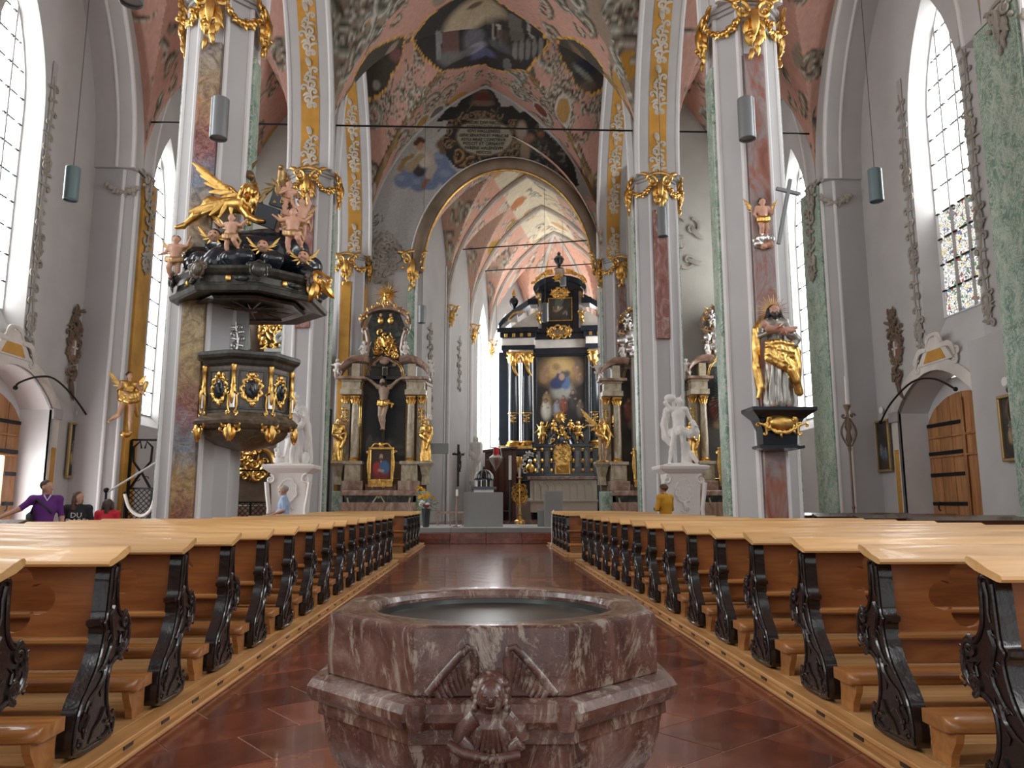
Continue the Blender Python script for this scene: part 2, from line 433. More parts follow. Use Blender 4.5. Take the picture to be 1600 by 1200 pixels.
M['whitestone'] = plaster('white_stone', (.80,.775,.74), .03, .55)
M['cream'] = plaster('cream_stone', (.72,.68,.56), .03, .5)
M['brownmarble'] = marble('brown_altar_marble', [(.3, (.16,.085,.055)), (.5, (.30,.19,.14)), (.7, (.46,.36,.29))], 1.6, .25)
M['altarstone'] = marble('ochre_altar_marble', [(.3, (.24,.19,.11)), (.5, (.42,.36,.25)), (.7, (.56,.51,.40))], 2.2, .3)
M['darkmarble'] = marble('dark_green_marble', [(.3, (.020,.024,.020)), (.5, (.045,.05,.042)), (.72, (.12,.13,.11))], 2.2, .2)
M['skin'] = newmat('painted_flesh', (.62,.36,.25), .5)
M['lamp'] = newmat('grey_lamp_metal', (.20,.215,.22), .35, .4)
M['lamp_teal'] = newmat('blue_grey_lamp_metal', (.15,.21,.22), .35, .3)
M['wire'] = newmat('lamp_wire', (.12,.12,.12), .4, .5)
M['paint'] = newmat('painted_picture', (.5,.5,.5), .6)
def _paint(m):
    N, L, b = nodes(m); a = N.new('ShaderNodeVertexColor'); a.layer_name = 'paint'; L.new(a.outputs[0], b.inputs['Base Color'])
_paint(M['paint'])
M['fresco'] = newmat('fresco_plaster', (.5,.5,.5), .85, spec=.2); _paint(M['fresco'])
M['body'] = newmat('painted_figure', (.5,.5,.5), .5); _paint(M['body'])
M['cloth'] = newmat('clothing_and_skin', (.5,.5,.5), .75, spec=.25); _paint(M['cloth'])
def emis(name, col, st):
    m = newmat(name, col, .3); N, L, b = nodes(m); b.inputs['Emission Color'].default_value = (*col, 1); b.inputs['Emission Strength'].default_value = st; return m
M['glass'] = emis('daylit_window_glass', (.97,.985,1.0), WIN)
M['stain_glass'] = newmat('daylit_stained_glass', (.5,.5,.5), .2)
def _stain(m):
    N, L, b = nodes(m); tc = N.new('ShaderNodeTexCoord')
    v = N.new('ShaderNodeTexVoronoi'); v.inputs['Scale'].default_value = 13; L.new(tc.outputs['Object'], v.inputs['Vector'])
    h = N.new('ShaderNodeSeparateColor'); L.new(v.outputs['Color'], h.inputs[0])
    c = ramp(m, h.outputs[0], [(0, (.9,.9,.88)), (.36, (.55,.57,.56)), (.46, (.14,.18,.36)), (.50, (.75,.72,.62)), (.66, (.34,.08,.07)), (.69, (.62,.62,.55)), (.82, (.10,.26,.14)), (.86, (.75,.60,.28)), (.92, (.85,.85,.85))], 'CONSTANT')
    e = N.new('ShaderNodeTexVoronoi'); e.feature = 'DISTANCE_TO_EDGE'; e.inputs['Scale'].default_value = 13; L.new(tc.outputs['Object'], e.inputs['Vector'])
    k = ramp(m, e.outputs[0], [(.03, (.02,.02,.02)), (.08, (1,1,1))])
    c = mixc(m, 1.0, c, k, 'MULTIPLY'); L.new(c, b.inputs['Emission Color']); b.inputs['Emission Strength'].default_value = .75; setc(m, c)
_stain(M['stain_glass'])
M['tile'] = newmat('red_marble_tile', (.25,.08,.05), .2, 0, .25)
def _tile(m):
    N, L, b = nodes(m)
    c = ramp(m, noise(m, 2.6, 7, .65, 1.0, coord='Generated' if False else 'Object'), [(.28, (.105,.030,.018)), (.5, (.185,.052,.030)), (.72, (.29,.105,.066))])
    oi = N.new('ShaderNodeObjectInfo'); r = ramp(m, oi.outputs['Random'], [(0, (.62,.60,.60)), (.5, (.95,.95,.95)), (1, (1.25,1.2,1.15))])
    setc(m, mixc(m, 1.0, c, r, 'MULTIPLY'))
    n = noise(m, 3, 5); mr = N.new('ShaderNodeMapRange'); mr.inputs[3].default_value = .12; mr.inputs[4].default_value = .30; L.new(n, mr.inputs[0]); L.new(mr.outputs[0], b.inputs['Roughness'])
    bump(m, noise(m, 1.5, 3), .05, .02)
_tile(M['tile'])
M['grout'] = newmat('pale_joint', (.50,.33,.25), .6)
M['font'] = newmat('font_marble', (.2,.1,.08), .22, 0, .2)
def _font(m):
    N, L, b = nodes(m)
    c = ramp(m, noise(m, 3.2, 9, .68, 1.2), [(.30, (.032,.013,.010)), (.45, (.085,.034,.026)), (.58, (.15,.075,.058)), (.72, (.27,.18,.145))])
    v = ramp(m, noise(m, 4.5, 9, .75, 2.2, (1.3,1.3,.6)), [(.52, (0,0,0)), (.60, (.7,.7,.7))])
    c = mixc(m, v, c, (.36,.30,.24))
    d = ramp(m, noise(m, 22, 5, .7, 1.5), [(.58, (0,0,0)), (.70, (.45,.45,.45))]); c = mixc(m, d, c, (.34,.29,.25))
    setc(m, c); bump(m, noise(m, 14, 6, .7), .22, .02)
_font(M['font'])
M['basin'] = newmat('dark_metal_basin', (.055,.058,.055), .34, .9)
# ------------------------------------------------------------------ the setting: floor, walls, piers, vaults
D1, D2, D3 = 15.1, 23.6, 32.1
ZS, RISE = 11.6, 8.3                                    # springing and rise of the vaults
AX0, AX1 = -1.92, 2.12                                  # the central aisle
G = random.Random(7)
floor = struct(MB().box(-14, 14, -14, 50, -.12, -.004).build('floor', M['grout']))
# diagonal marble slabs of the aisle, each its own piece
def tiles():
    L, W, gap = .78, .50, .006
    cl = [(AX0-.02, -.4), (AX1+.02, -.4), (AX1+.02, 26.6), (AX0-.02, 26.6)]
    a = math.radians(38); ca, sa = math.cos(a), math.sin(a)
    out = []
    for j in range(-60, 60):
        for i in range(-40, 40):
            u0 = i*L+(j % 2)*L*.5; v0 = j*W
            q = [(u0+gap, v0+gap), (u0+L-gap, v0+gap), (u0+L-gap, v0+W-gap), (u0+gap, v0+W-gap)]
            q = [(.1+u*ca-v*sa, 13+u*sa+v*ca) for u, v in q]
            p = clip_poly(q, cl)
            if len(p) >= 3:
                cy = sum(k[1] for k in p)/len(p)
                ar = abs(sum(p[k][0]*p[k-1][1]-p[k-1][0]*p[k][1] for k in range(len(p))))/2
                if ar > .01: out.append((cy, p))
    out.sort(key=lambda t: t[0])
    vis = [t for t in out if t[0] > 3.2]; vis = vis[:300]
    seen = set(id(t) for t in vis)
    rest = MB()
    for t in out:
        cy, p = t
        dz = G.uniform(-.0015, .0015)
        if id(t) in seen:
            cx = sum(k[0] for k in p)/len(p)
            o = MB().prism([(x-cx, y-cy) for x, y in p], -.012, dz, 'z').build('floor_tile', M['tile'], floor)
            o.location = (cx, cy, 0)
        else: rest.prism(p, -.016, dz, 'z')
    o = rest.build('floor_tile', M['tile'], floor); o['kind'] = 'stuff'
tiles()
# side floors in larger plain slabs
MB().box(-13.2, AX0-.02, -14, 32, -.003, 0).build('floor_field', M['tile'], floor)
MB().box(AX1+.02, 13.2, -14, 32, -.003, 0).build('floor_field', M['tile'], floor)
# ---- piers
def volute_capital(seed=3):                              # gilded capital hung on a strip; local u,v with v=0 at its top
    o = Orn(seed, .10, .8)
    for sx in (-1, 1):
        o.volute((sx*.21, -.20), .17, 1.7, PI/2, sx, .26, .06)
        o.leaf((sx*.06, -.34), -PI/2+sx*.9, .34, .07, .04, sx*-1.0)
        o.leaf((sx*.10, -.55), -PI/2+sx*.5, .30, .06, .04, sx*-.9)
        o.leaf((sx*.28, -.05), PI/2-sx*.6, .26, .05, .03, sx*-.8)
        o.b.ball(o.p3(sx*.33, -.42, .07), .06, 7, 5)
    o.cscroll((-.3, -.02), (.3, -.02), .08, .05, .05)
    for k in range(5): o.leaf((G.uniform(-.08, .08), -.42-.12*k), -PI/2+G.uniform(-.5, .5), .34-.03*k, .075-.007*k, .05, G.uniform(-.7, .7))
    o.leaf((0, -.2), -PI/2, .5, .09, .09, .0)
    for k in range(5): o.b.ball(o.p3(G.uniform(-.13, .13), G.uniform(-.7, -.3), .11), G.uniform(.03, .055), 6, 4)
    return o
CAP = volute_capital(); CAPM = CAP.b.build('gilded_capital', M['gold'], None, 50); CAPM_D = CAPM.data; bpy.data.objects.remove(CAPM)
def gar(seed):
    o = Orn(seed, .06, .8)
    for k in range(9):
        t = k/8; u = -.33+.66*t; v = -.28-.16*math.sin(PI*t)
        o.b.ball(o.p3(u, v, .05), G.uniform(.045, .085), 7, 5); o.leaf((u, v), G.uniform(0, 6.3), .15, .04, .04, .6)
    return o
GARM = gar(5).b.build('garland', M['gold'], None, 50); GARM_D = GARM.data; bpy.data.objects.remove(GARM)
CAPS_D = CAPM_D.copy(); CAPS_D.materials.clear(); CAPS_D.materials.append(M['stucco']); GARS_D = GARM_D.copy(); GARS_D.materials.clear(); GARS_D.materials.append(M['stucco'])
def oct_pts(c, ap, t=.4142):
    k = ap*t
    return [(c[0]+x, c[1]+y) for x, y in ((-k,-ap),(k,-ap),(ap,-k),(ap,k),(k,ap),(-k,ap),(-ap,k),(-ap,-k))]
def pier(x, y, label, front, side, fz=(0, 10.5), caps=True):
    t = thing('pier', label, 'pillar', (x, y, 0), 0, 'nave piers')
    ap = .64
    MB().prism(oct_pts((0,0), ap), 0, ZS+.05, 'z').build('shaft', M['pier'], t)
    b = MB()
    for k in range(8):                                   # pale arrises at the corners of the octagon
        a = PI/8+k*PI/4; r = ap/math.cos(PI/8)-.012
        b.prism(oct_pts((r*math.cos(a), r*math.sin(a)), .055), .0, ZS, 'z')
    b.build('corner_roll', M['pier_light'], t, 30)
    MB().prism(oct_pts((0,0), ap+.1), 0, .5, 'z').prism(oct_pts((0,0), ap+.05), .5, .6, 'z').build('base', M['grey'], t)
    sw = .21
    MB().bbox(-sw, sw, -ap-.10, -ap+.02, fz[0], fz[1], .02).build('marble_strip', front, t)
    for sx in (-1, 1):
        MB().bbox(min(sx*(ap-.02), sx*(ap+.10)), max(sx*(ap-.02), sx*(ap+.10)), -sw, sw, .0, 10.5, .02).build('marble_strip', side, t)
    if caps:
        for fx, fy in ((0,-1), (1,0), (-1,0)):
            o = link('gilded_capital', CAPM_D, t); place(o, (fx*(ap+.1), fy*(ap+.1), ZS+.02), (fx, fy))
            o.scale = (1.15, 1.25, 1.2 if fy else .95)
        for fx, fy in ((-.707,-.707), (.707,-.707)):
            o = link('garland', GARM_D, t); place(o, (fx*(ap+.05), fy*(ap+.05), ZS-.1), (fx, fy))
    MB().prism(oct_pts((0,0), ap+.12), ZS, ZS+.16, 'z').prism(oct_pts((0,0), ap+.06), ZS-.08, ZS, 'z').build('impost', M['grey'], t)
    return t
pier(-5.5, D1, 'octagonal grey pier with multicoloured marbled strip beside the pulpit', M['multi'], M['green'])
pier(5.5, D1, 'octagonal grey pier with red marbled strip behind the painted bearded saint', M['redgrey'], M['green'])
pier(-5.5, D2, 'octagonal grey pier behind the helmeted white statue, beyond the pulpit', M['red'], M['green'], (6.6, 10.5))
pier(5.5, D2, 'octagonal grey pier behind the bare-chested white statue', M['red'], M['green'], (6.35, 10.5))
pier(-5.75, D3-.2, 'half-hidden grey pier with ochre strip behind the crucifix altar', M['yellow'], M['yellow'])
pier(5.75, D3-.2, 'half-hidden grey pier with green strip behind the sunburst altar', M['redgrey'], M['green'])
# ---- arcade arches (nave side) and wall arches
def arch_block(name, x0, x1, yc, halfin, hin, halfout, hout, z0, m, parent=None):
    pi_ = pointed(halfin, hin, 16); po = pointed(halfout, hout, 16)
    b = MB(); rings = []
    for (a, z), (c, zo) in zip(pi_, po):
        rings.append([(x0, yc+a, z0+z), (x1, yc+a, z0+z), (x1, yc+c, z0+zo), (x0, yc+c, z0+zo)])
    return b.loft(rings, True, True).build(name, m, parent, 35)
PATCH = []
for sd in range(3):
    o = Orn(40+sd, .05, .5)
    o.vine([(.06*math.sin(k*1.4), -.55+.16*k) for k in range(8)], .085)
    o.volute((.0, -.6), .15, 1.5, 0, 1, .3); o.leaf((0, .6), PI/2, .3, .09)
    q = o.build('stucco_patch', M['stucco_mid']); PATCH.append(q.data); bpy.data.objects.remove(q)
trim_n = 0
def arcade(s, yc, half=4.25, vis=True):
    global trim_n; trim_n += 1
    t = sempty('trim_%d' % trim_n)
    hin = half-.66
    arch_block('arch_ring', s*4.86, s*6.14, yc, hin, RISE-.95, half, RISE, ZS+.1, M['wall'], t)
    for xo in (4.86, 6.14):
        pts = [(s*xo, yc+a, ZS+.1+z) for a, z in pointed(hin+.03, RISE-.93, 16)]
        MB().tube(pts, .075, 8).build('edge_roll', M['pier_light'], t, 40)
    b = MB(); rings = []
    for a, z in pointed(hin-.015, RISE-.975, 16): rings.append([(s*5.22, yc+a, ZS+.1+z), (s*5.78, yc+a, ZS+.1+z)])
    b.loft(rings, False).build('ochre_band', M['yellow'], t, 40)
    if vis:
        P_ = pointed(hin-.02, RISE-.98, 16)
        for i in (1, 4, 7, 10, 22, 25, 28, 31):
            if i >= len(P_)-1: continue
            p, q = P_[i], P_[i+1]
            o = link('stucco_patch', PATCH[i % 3], t)
            tx = Vector((0, q[0]-p[0], q[1]-p[1])).normalized()
            if tx.z < 0: tx = -tx
            nrm = Vector((0, -1, 0)) if p[0] > 0 else Vector((0, 1, 0))
            nrm = (nrm - tx*nrm.dot(tx)).normalized()
            if nrm.z > 0: nrm = -nrm
            ux = (-nrm).cross(tx)
            mt = Matrix((ux, -nrm, tx)).transposed().to_4x4(); mt.translation = Vector((s*5.5, yc+(p[0]+q[0])/2, ZS+.1+(p[1]+q[1])/2))
            o.matrix_local = mt
for s in (-1, 1):
    arcade(s, (D1+D2)/2); arcade(s, (D2+D3)/2); arcade(s, D1-4.25, vis=False)
# ---- groined vaults
def vault_z(X, Y, xc, yc, a, b, h, h2=None):
    return np.maximum(arch_h(X-xc, a, h), arch_h(Y-yc, b, h2 or h))
def arc_len(d, a, h):                                    # length measured up the curve of an arch, from its crown
    q = np.linspace(0, a, 400); z = arch_h(q, a, h); L = np.concatenate([[0], np.cumsum(np.hypot(np.diff(q), np.diff(z)))])
    return np.interp(np.abs(d), q, L)*np.sign(d)
def groin(name, xc, yc, a, b, h, res, cv=None, mat=None, parent=None, z0=None, h2=None, bg=None, band=.7):
    z0 = ZS if z0 is None else z0; h2 = h2 or h
    nx = int(2*a/res)+1; ny = int(2*b/res)+1
    # rows set closer together towards the springing, where the webs are steep
    X, Y = np.meshgrid(xc+a*np.sin(np.linspace(-1, 1, nx)*PI/2), yc+b*np.sin(np.linspace(-1, 1, ny)*PI/2))
    fz = arch_h(X-xc, a, h); gz = arch_h(Y-yc, b, h2)
    V = np.stack([X.ravel(), Y.ravel(), (z0+np.maximum(fz, gz)).ravel()], -1)
    col = None
    if bg is not None:
        U = np.where(fz >= gz, arc_len(X-xc, a, h), X-xc).ravel(); W_ = np.where(gz > fz, arc_len(Y-yc, b, h2), Y-yc).ravel()
        W_ = W_+yc*1.7; U = U+yc*.6
        dense = ((gz > fz) | (np.abs(fz-gz) < band)).ravel()
        col = np.where(dense[:, None], bg[0].sample(U % 8, W_ % 8), bg[1].sample(U % 8, W_ % 8))
        if len(bg) > 2:
            crown = (np.maximum(fz, gz).ravel() > .87*h); col = np.where(crown[:, None], bg[2].sample(U % 8, W_ % 8), col)
    if cv is not None:
        pc = cv.sample(X.ravel()-(xc-a), Y.ravel()-(yc-b)); ok = (pc >= 0).all(-1)
        col = np.where(ok[:, None], pc, np.array(PINK) if col is None else col)
    return colour_mesh(name, V, grid_faces(nx, ny)[:, ::-1], col, mat or M['fresco'], parent, 25)
PINK = (.47,.27,.215); PAL = [(.075,.058,.042), (.22,.185,.14), (.43,.385,.31)]; PALG = [(.085,.085,.07), (.26,.26,.215), (.47,.45,.39)]
ceiling = sempty('ceiling')
NA = 5.25
def vhit(px, py):                                        # where a sight line meets the nave vault of the last bay, in plan
    d = FV+RV*(px-800)/1200.0+UV*(600-py)/1200.0
    for k in range(1, 700):
        Y = 18.0+k*.02; t = Y/d[1]; x = d[0]*t; z = ZC+d[2]*t
        if Y >= D3: break
        if z > ZS+float(vault_z(np.array([x]), np.array([Y]), 0, (D2+D3)/2, NA, 4.25, RISE)[0]) and Y > D2: break
    return (x+NA, Y-D2)
def scroll_field(seed, base, pals, n, r, ochre, tints):       # repeating field of painted rocaille, 8 x 8 m
    cv = Canvas(8, 8, .032, base); g = random.Random(seed)
    def rep(fn):
        for dx in (-8, 0, 8):
            for dy in (-8, 0, 8): fn(dx, dy)
    for k in range(ochre):
        x, y, rx, ry, c = g.uniform(0, 8), g.uniform(0, 8), g.uniform(.3, .6), g.uniform(.25, .5), g.choice(tints)
        rep(lambda dx, dy: cv.ell(x+dx, y+dy, rx, ry, c, .1))
    for k in range(n):
        x, y, rr, tn, a0, d, pal, kind = g.uniform(0, 8), g.uniform(0, 8), r*g.uniform(.5, 1.35), g.uniform(.8, 1.4), g.uniform(0, 6.3), g.choice((-1, 1)), g.choice(pals), g.random()
        def one(dx, dy):
            if not (-1.5 < x+dx < 9.5 and -1.5 < y+dy < 9.5): return
            if kind < .65: cv.scroll((x+dx, y+dy), rr, tn, a0, d, pal)
            else:
                pts = [(x+dx+rr*2*t*math.cos(a0+d*t*1.2), y+dy+rr*2*t*math.sin(a0+d*t*1.2)) for t in (0, .2, .4, .6, .8, 1)]
                cv.line([(p+rr*.08, q-rr*.08) for p, q in pts], rr*.26, pal[0], rr*.03); cv.line(pts, rr*.19, pal[1], rr*.03); cv.line([(p-rr*.06, q+rr*.06) for p, q in pts], rr*.06, pal[2], rr*.02)
        rep(one)
    cv.speckle(.06, seed); return cv
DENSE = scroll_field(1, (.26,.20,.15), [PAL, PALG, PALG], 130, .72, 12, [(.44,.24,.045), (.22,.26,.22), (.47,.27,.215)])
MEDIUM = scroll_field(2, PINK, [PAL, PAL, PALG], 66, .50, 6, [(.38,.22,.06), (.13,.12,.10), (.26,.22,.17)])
BG = (MEDIUM, MEDIUM); BGD = (DENSE, DENSE)
def vault_paint():
    cv = Canvas(2*NA, 8.5, .03, (-9, -9, -9)); g = random.Random(11)
    for sx in (-1, 1):
        for sy in (-1, 1):
            pts = [(NA+sx*t*NA, 4.25+sy*t*4.25) for t in [k/20 for k in range(2, 20)]]
            cv.line([(p+.10*sx, q) for p, q in pts], .22, (.09,.065,.045)); cv.line(pts, .14, (.24,.16,.07))
            for k in range(50):
                p = g.choice(pts); cv.ell(p[0]+g.uniform(-.2, .2), p[1]+g.uniform(-.15, .15), g.uniform(.05, .16), g.uniform(.04, .1), g.choice([(.30,.20,.09), (.10,.085,.07), (.40,.36,.30), (.22,.10,.065)]), .4, g.uniform(0, 3))
    def poly(px): return [vhit(*p) for p in px]
    def shape(px, dark, gold):
        q = poly(px); c = (sum(p[0] for p in q)/len(q), sum(p[1] for p in q)/len(q))
        cv.poly([(c[0]+(p[0]-c[0])*1.05, c[1]+(p[1]-c[1])*1.035) for p in q], gold)
        cv.poly([(c[0]+(p[0]-c[0])*1.035, c[1]+(p[1]-c[1])*1.022) for p in q], (.24,.12,.03))
        cv.poly([(c[0]+(p[0]-c[0])*1.022, c[1]+(p[1]-c[1])*1.014) for p in q], gold)
        cv.poly(q, dark); return q, c
    pal = PAL
    # garlands of scrolls on the pink field
    for pts, n, R, r in ((((645,100),(640,140),(620,165),(600,165),(570,170),(660,150),(680,160),(700,150),(660,180),(650,200),(640,215)), 9, .35, .24),
                         (((868,90),(880,125),(895,150),(920,165),(850,140),(870,150),(835,160),(860,170),(885,180),(940,160)), 9, .35, .24),
                         (((690,130),(720,122),(745,118),(770,120),(800,132),(820,145)), 11, .3, .2)):
        for p in pts: cv.rocaille(vhit(*p), R, n, g, pal, r)
    for p, c in (((683,175), (.13,.11,.10)), ((845,172), (.17,.055,.04)), ((880,172), (.32,.19,.07)), ((660,190), (.32,.19,.06))):
        x, y = vhit(*p); cv.ell(x, y, .36, .42, (.46,.42,.36), .1); cv.ell(x, y, .28, .33, c, .1)
    GD = (.62,.36,.10)
    q, c = shape([(647,58),(651,70),(663,88),(679,101),(703,107),(722,106),(745,101),(765,105),(784,110),(809,108),(828,100),(848,80),(855,65),(849,53),(809,24),(781,5),(756,-14),(716,-4),(671,26)], (.045,.042,.040), GD)
    def blob(px, py, rx, ry, col, op=.9, rot=0, soft=.5):
        x, y = vhit(px, py); cv.ell(x, y, rx, ry, col, soft, rot, op)
    blob(735, 25, .95, .9, (.48,.40,.27)); blob(720, 40, .6, .6, (.44,.36,.25)); blob(750, 12, 1.0, .5, (.40,.33,.22)); blob(742, 8, .3, .16, (.10,.07,.05))
    cv.poly(poly([(680,48),(688,48),(690,93),(681,93)]), (.24,.25,.24)); cv.poly(poly([(690,50),(718,56),(716,86),(690,90)]), (.15,.09,.08))
    cv.poly(poly([(776,38),(783,38),(785,72),(779,72)]), (.38,.35,.30)); cv.poly(poly([(768,36),(772,36),(774,72),(769,72)]), (.30,.28,.25))
    cv.poly(poly([(822,30),(828,32),(834,62),(829,62)]), (.30,.29,.25)); cv.poly(poly([(795,20),(815,30),(820,62),(797,64)]), (.14,.13,.11))
    blob(740, 46, .17, .2, (.22,.12,.08)); blob(741, 62, .42, .5, (.15,.15,.17)); blob(744, 75, .4, .35, (.30,.30,.36)); blob(755, 82, .5, .3, (.12,.13,.22)); blob(725, 84, .5, .25, (.14,.14,.14)); blob(705, 92, .55, .22, (.16,.16,.155)); blob(786, 55, .25, .3, (.10,.07,.06)); blob(780, 72, .5, .3, (.10,.10,.11))
    cv.poly(poly([(798,66),(852,62),(848,72),(798,76)]), (.07,.055,.045))
    for k in range(5): blob(805+k*10, 80-k*2, .10, .32, (.22,.21,.19), .9, 0, .3)
    cv.poly(poly([(786,92),(797,92),(799,110),(787,110)]), (.16,.16,.15))
    for ov, tone in (([(631,57),(628,80),(625,96),(610,117),(604,135),(591,148),(578,151),(565,145),(555,130),(554,120),(562,104),(578,81),(614,62)], 0), ([(874,60),(872,70),(880,96),(893,112),(898,130),(913,143),(926,145),(939,138),(945,123),(942,107),(922,80),(898,62)], 1)):
        q, c = shape(ov, (.065,.058,.045), GD)
        if tone == 0:
            for k in range(16): cv.line([(c[0]+g.uniform(-.1, .1), c[1]-.2), (c[0]+g.uniform(-.7, .6), c[1]+g.uniform(-.8, .9))], .05, g.choice([(.16,.14,.11), (.12,.10,.08), (.20,.17,.13)]), .02, .7)
            blob(612, 76, .22, .18, (.30,.22,.18)); blob(618, 84, .25, .22, (.20,.10,.09)); blob(588, 133, .16, .12, (.34,.31,.27))
        else:
            blob(915, 105, .45, .30, (.035,.04,.055), 1); blob(905, 85, .35, .2, (.17,.12,.07)); blob(912, 115, .5, .09, (.27,.27,.23), .8, .5); blob(918, 135, .35, .15, (.13,.10,.07))
    cv.speckle(.07, 2)
    return cv
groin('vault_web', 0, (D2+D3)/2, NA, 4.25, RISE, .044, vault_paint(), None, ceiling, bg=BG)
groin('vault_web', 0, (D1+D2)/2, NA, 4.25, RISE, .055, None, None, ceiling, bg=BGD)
for yc in (D1-4.25, D1-12.75): groin('vault_web', 0, yc, NA, 4.25, RISE, .25, None, M['pink'], ceiling)
for s in (-1, 1):
    for k, yc in enumerate(((D2+D3)/2, (D1+D2)/2)):
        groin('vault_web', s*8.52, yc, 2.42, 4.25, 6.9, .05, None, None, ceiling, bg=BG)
    for yc in (D1-4.25, D1-12.75): groin('vault_web', s*8.52, yc, 2.42, 4.25, 6.9, .25, None, M['pink'], ceiling)
# ---- side walls with their windows, portals and wall pillars
XW, XG, XP = 12.1, 12.6, 10.9
def win_outline(yc, hw, z0, zt, rise): return [(yc-hw, z0)] + [(yc+a, zt-rise+z) for a, z in pointed(hw, rise, 9)] + [(yc+hw, z0)]
win_n = 0
def window(parent_x, s, yc, hw, z0, zt, rise, panes, label, stain=None, xg=None):
    # panes of glass, lead bars and the splayed reveal; built in (y, z), glass plane at x = s*XG
    global win_n; win_n += 1
    t = sempty('window_%d' % win_n)
    X = s*(xg or XG)
    out = win_outline(yc, hw, z0, zt, rise)
    ccw = out if sum(out[i][0]*out[(i+1) % len(out)][1]-out[(i+1) % len(out)][0]*out[i][1] for i in range(len(out))) > 0 else out[::-1]
    nc, nr = panes
    for i in range(nc):
        for j in range(nr):
            y0 = yc-hw+2*hw*i/nc; y1 = y0+2*hw/nc; a0 = z0+(zt-z0)*j/nr; a1 = z0+(zt-z0)*(j+1)/nr
            p = clip_poly([(y0, a0), (y1, a0), (y1, a1), (y0, a1)], ccw)
            if len(p) < 3: continue
            m = M['stain_glass'] if stain and stain[0] <= (a0+a1)/2 <= stain[1] and stain[2] <= i < stain[3] else M['glass']
            MB().add([(X, y, z) for y, z in p], [tuple(range(len(p)))]).build('pane', m, t)
    bx = X-s*.04
    fr = MB()
    for i in range(1, nc):
        y = yc-hw+2*hw*i/nc; zz = zt-rise+float(arch_h(np.array([y-yc]), hw, rise)[0]); fr.box(bx-.03, bx+.03, y-.03, y+.03, z0, zz)
    fr.build('mullion', M['grey'], t)
    lb = MB()
    for j in range(1, nr):
        z = z0+(zt-z0)*j/nr
        h2 = hw if z < zt-rise else max(hw*(1-((z-zt+rise)/rise)**1.6), .05)
        for i in range(nc):
            y0 = max(yc-hw+2*hw*i/nc, yc-h2); y1 = min(yc-hw+2*hw*(i+1)/nc, yc+h2)
            if y1-y0 > .05: lb.box(bx-.025, bx+.025, y0, y0+(y1-y0)*(.55 if yc < 25 else 1), z-.022, z+.022); lb.box(bx-.025, bx+.025, y1-(y1-y0)*.22, y1, z-.022, z+.022)
    lb.build('saddle_bar', M['iron'], t)
    MB().tube([(X-s*.02, y, z) for y, z in out+out[:1]], .05, 6).build('window_frame', M['wall_white'], t, 40)
    return t
def reveal(parent, s, wi, wo, xi, xo, m):
    MB().loft([[(s*xo, y, z) for y, z in wo], [(s*xi, y, z) for y, z in wi]], True).build('window_reveal', m, parent, 30)
WIN_BAYS = [(-6.1, 1.0, 6.36, 15.1), (2.4, 1.0, 6.36, 15.1), (10.85, 1.0, 6.36, 15.1), (18.95, 1.0, 6.36, 15.1), (28.2, 1.05, 4.6, 15.0)]
walls = {}
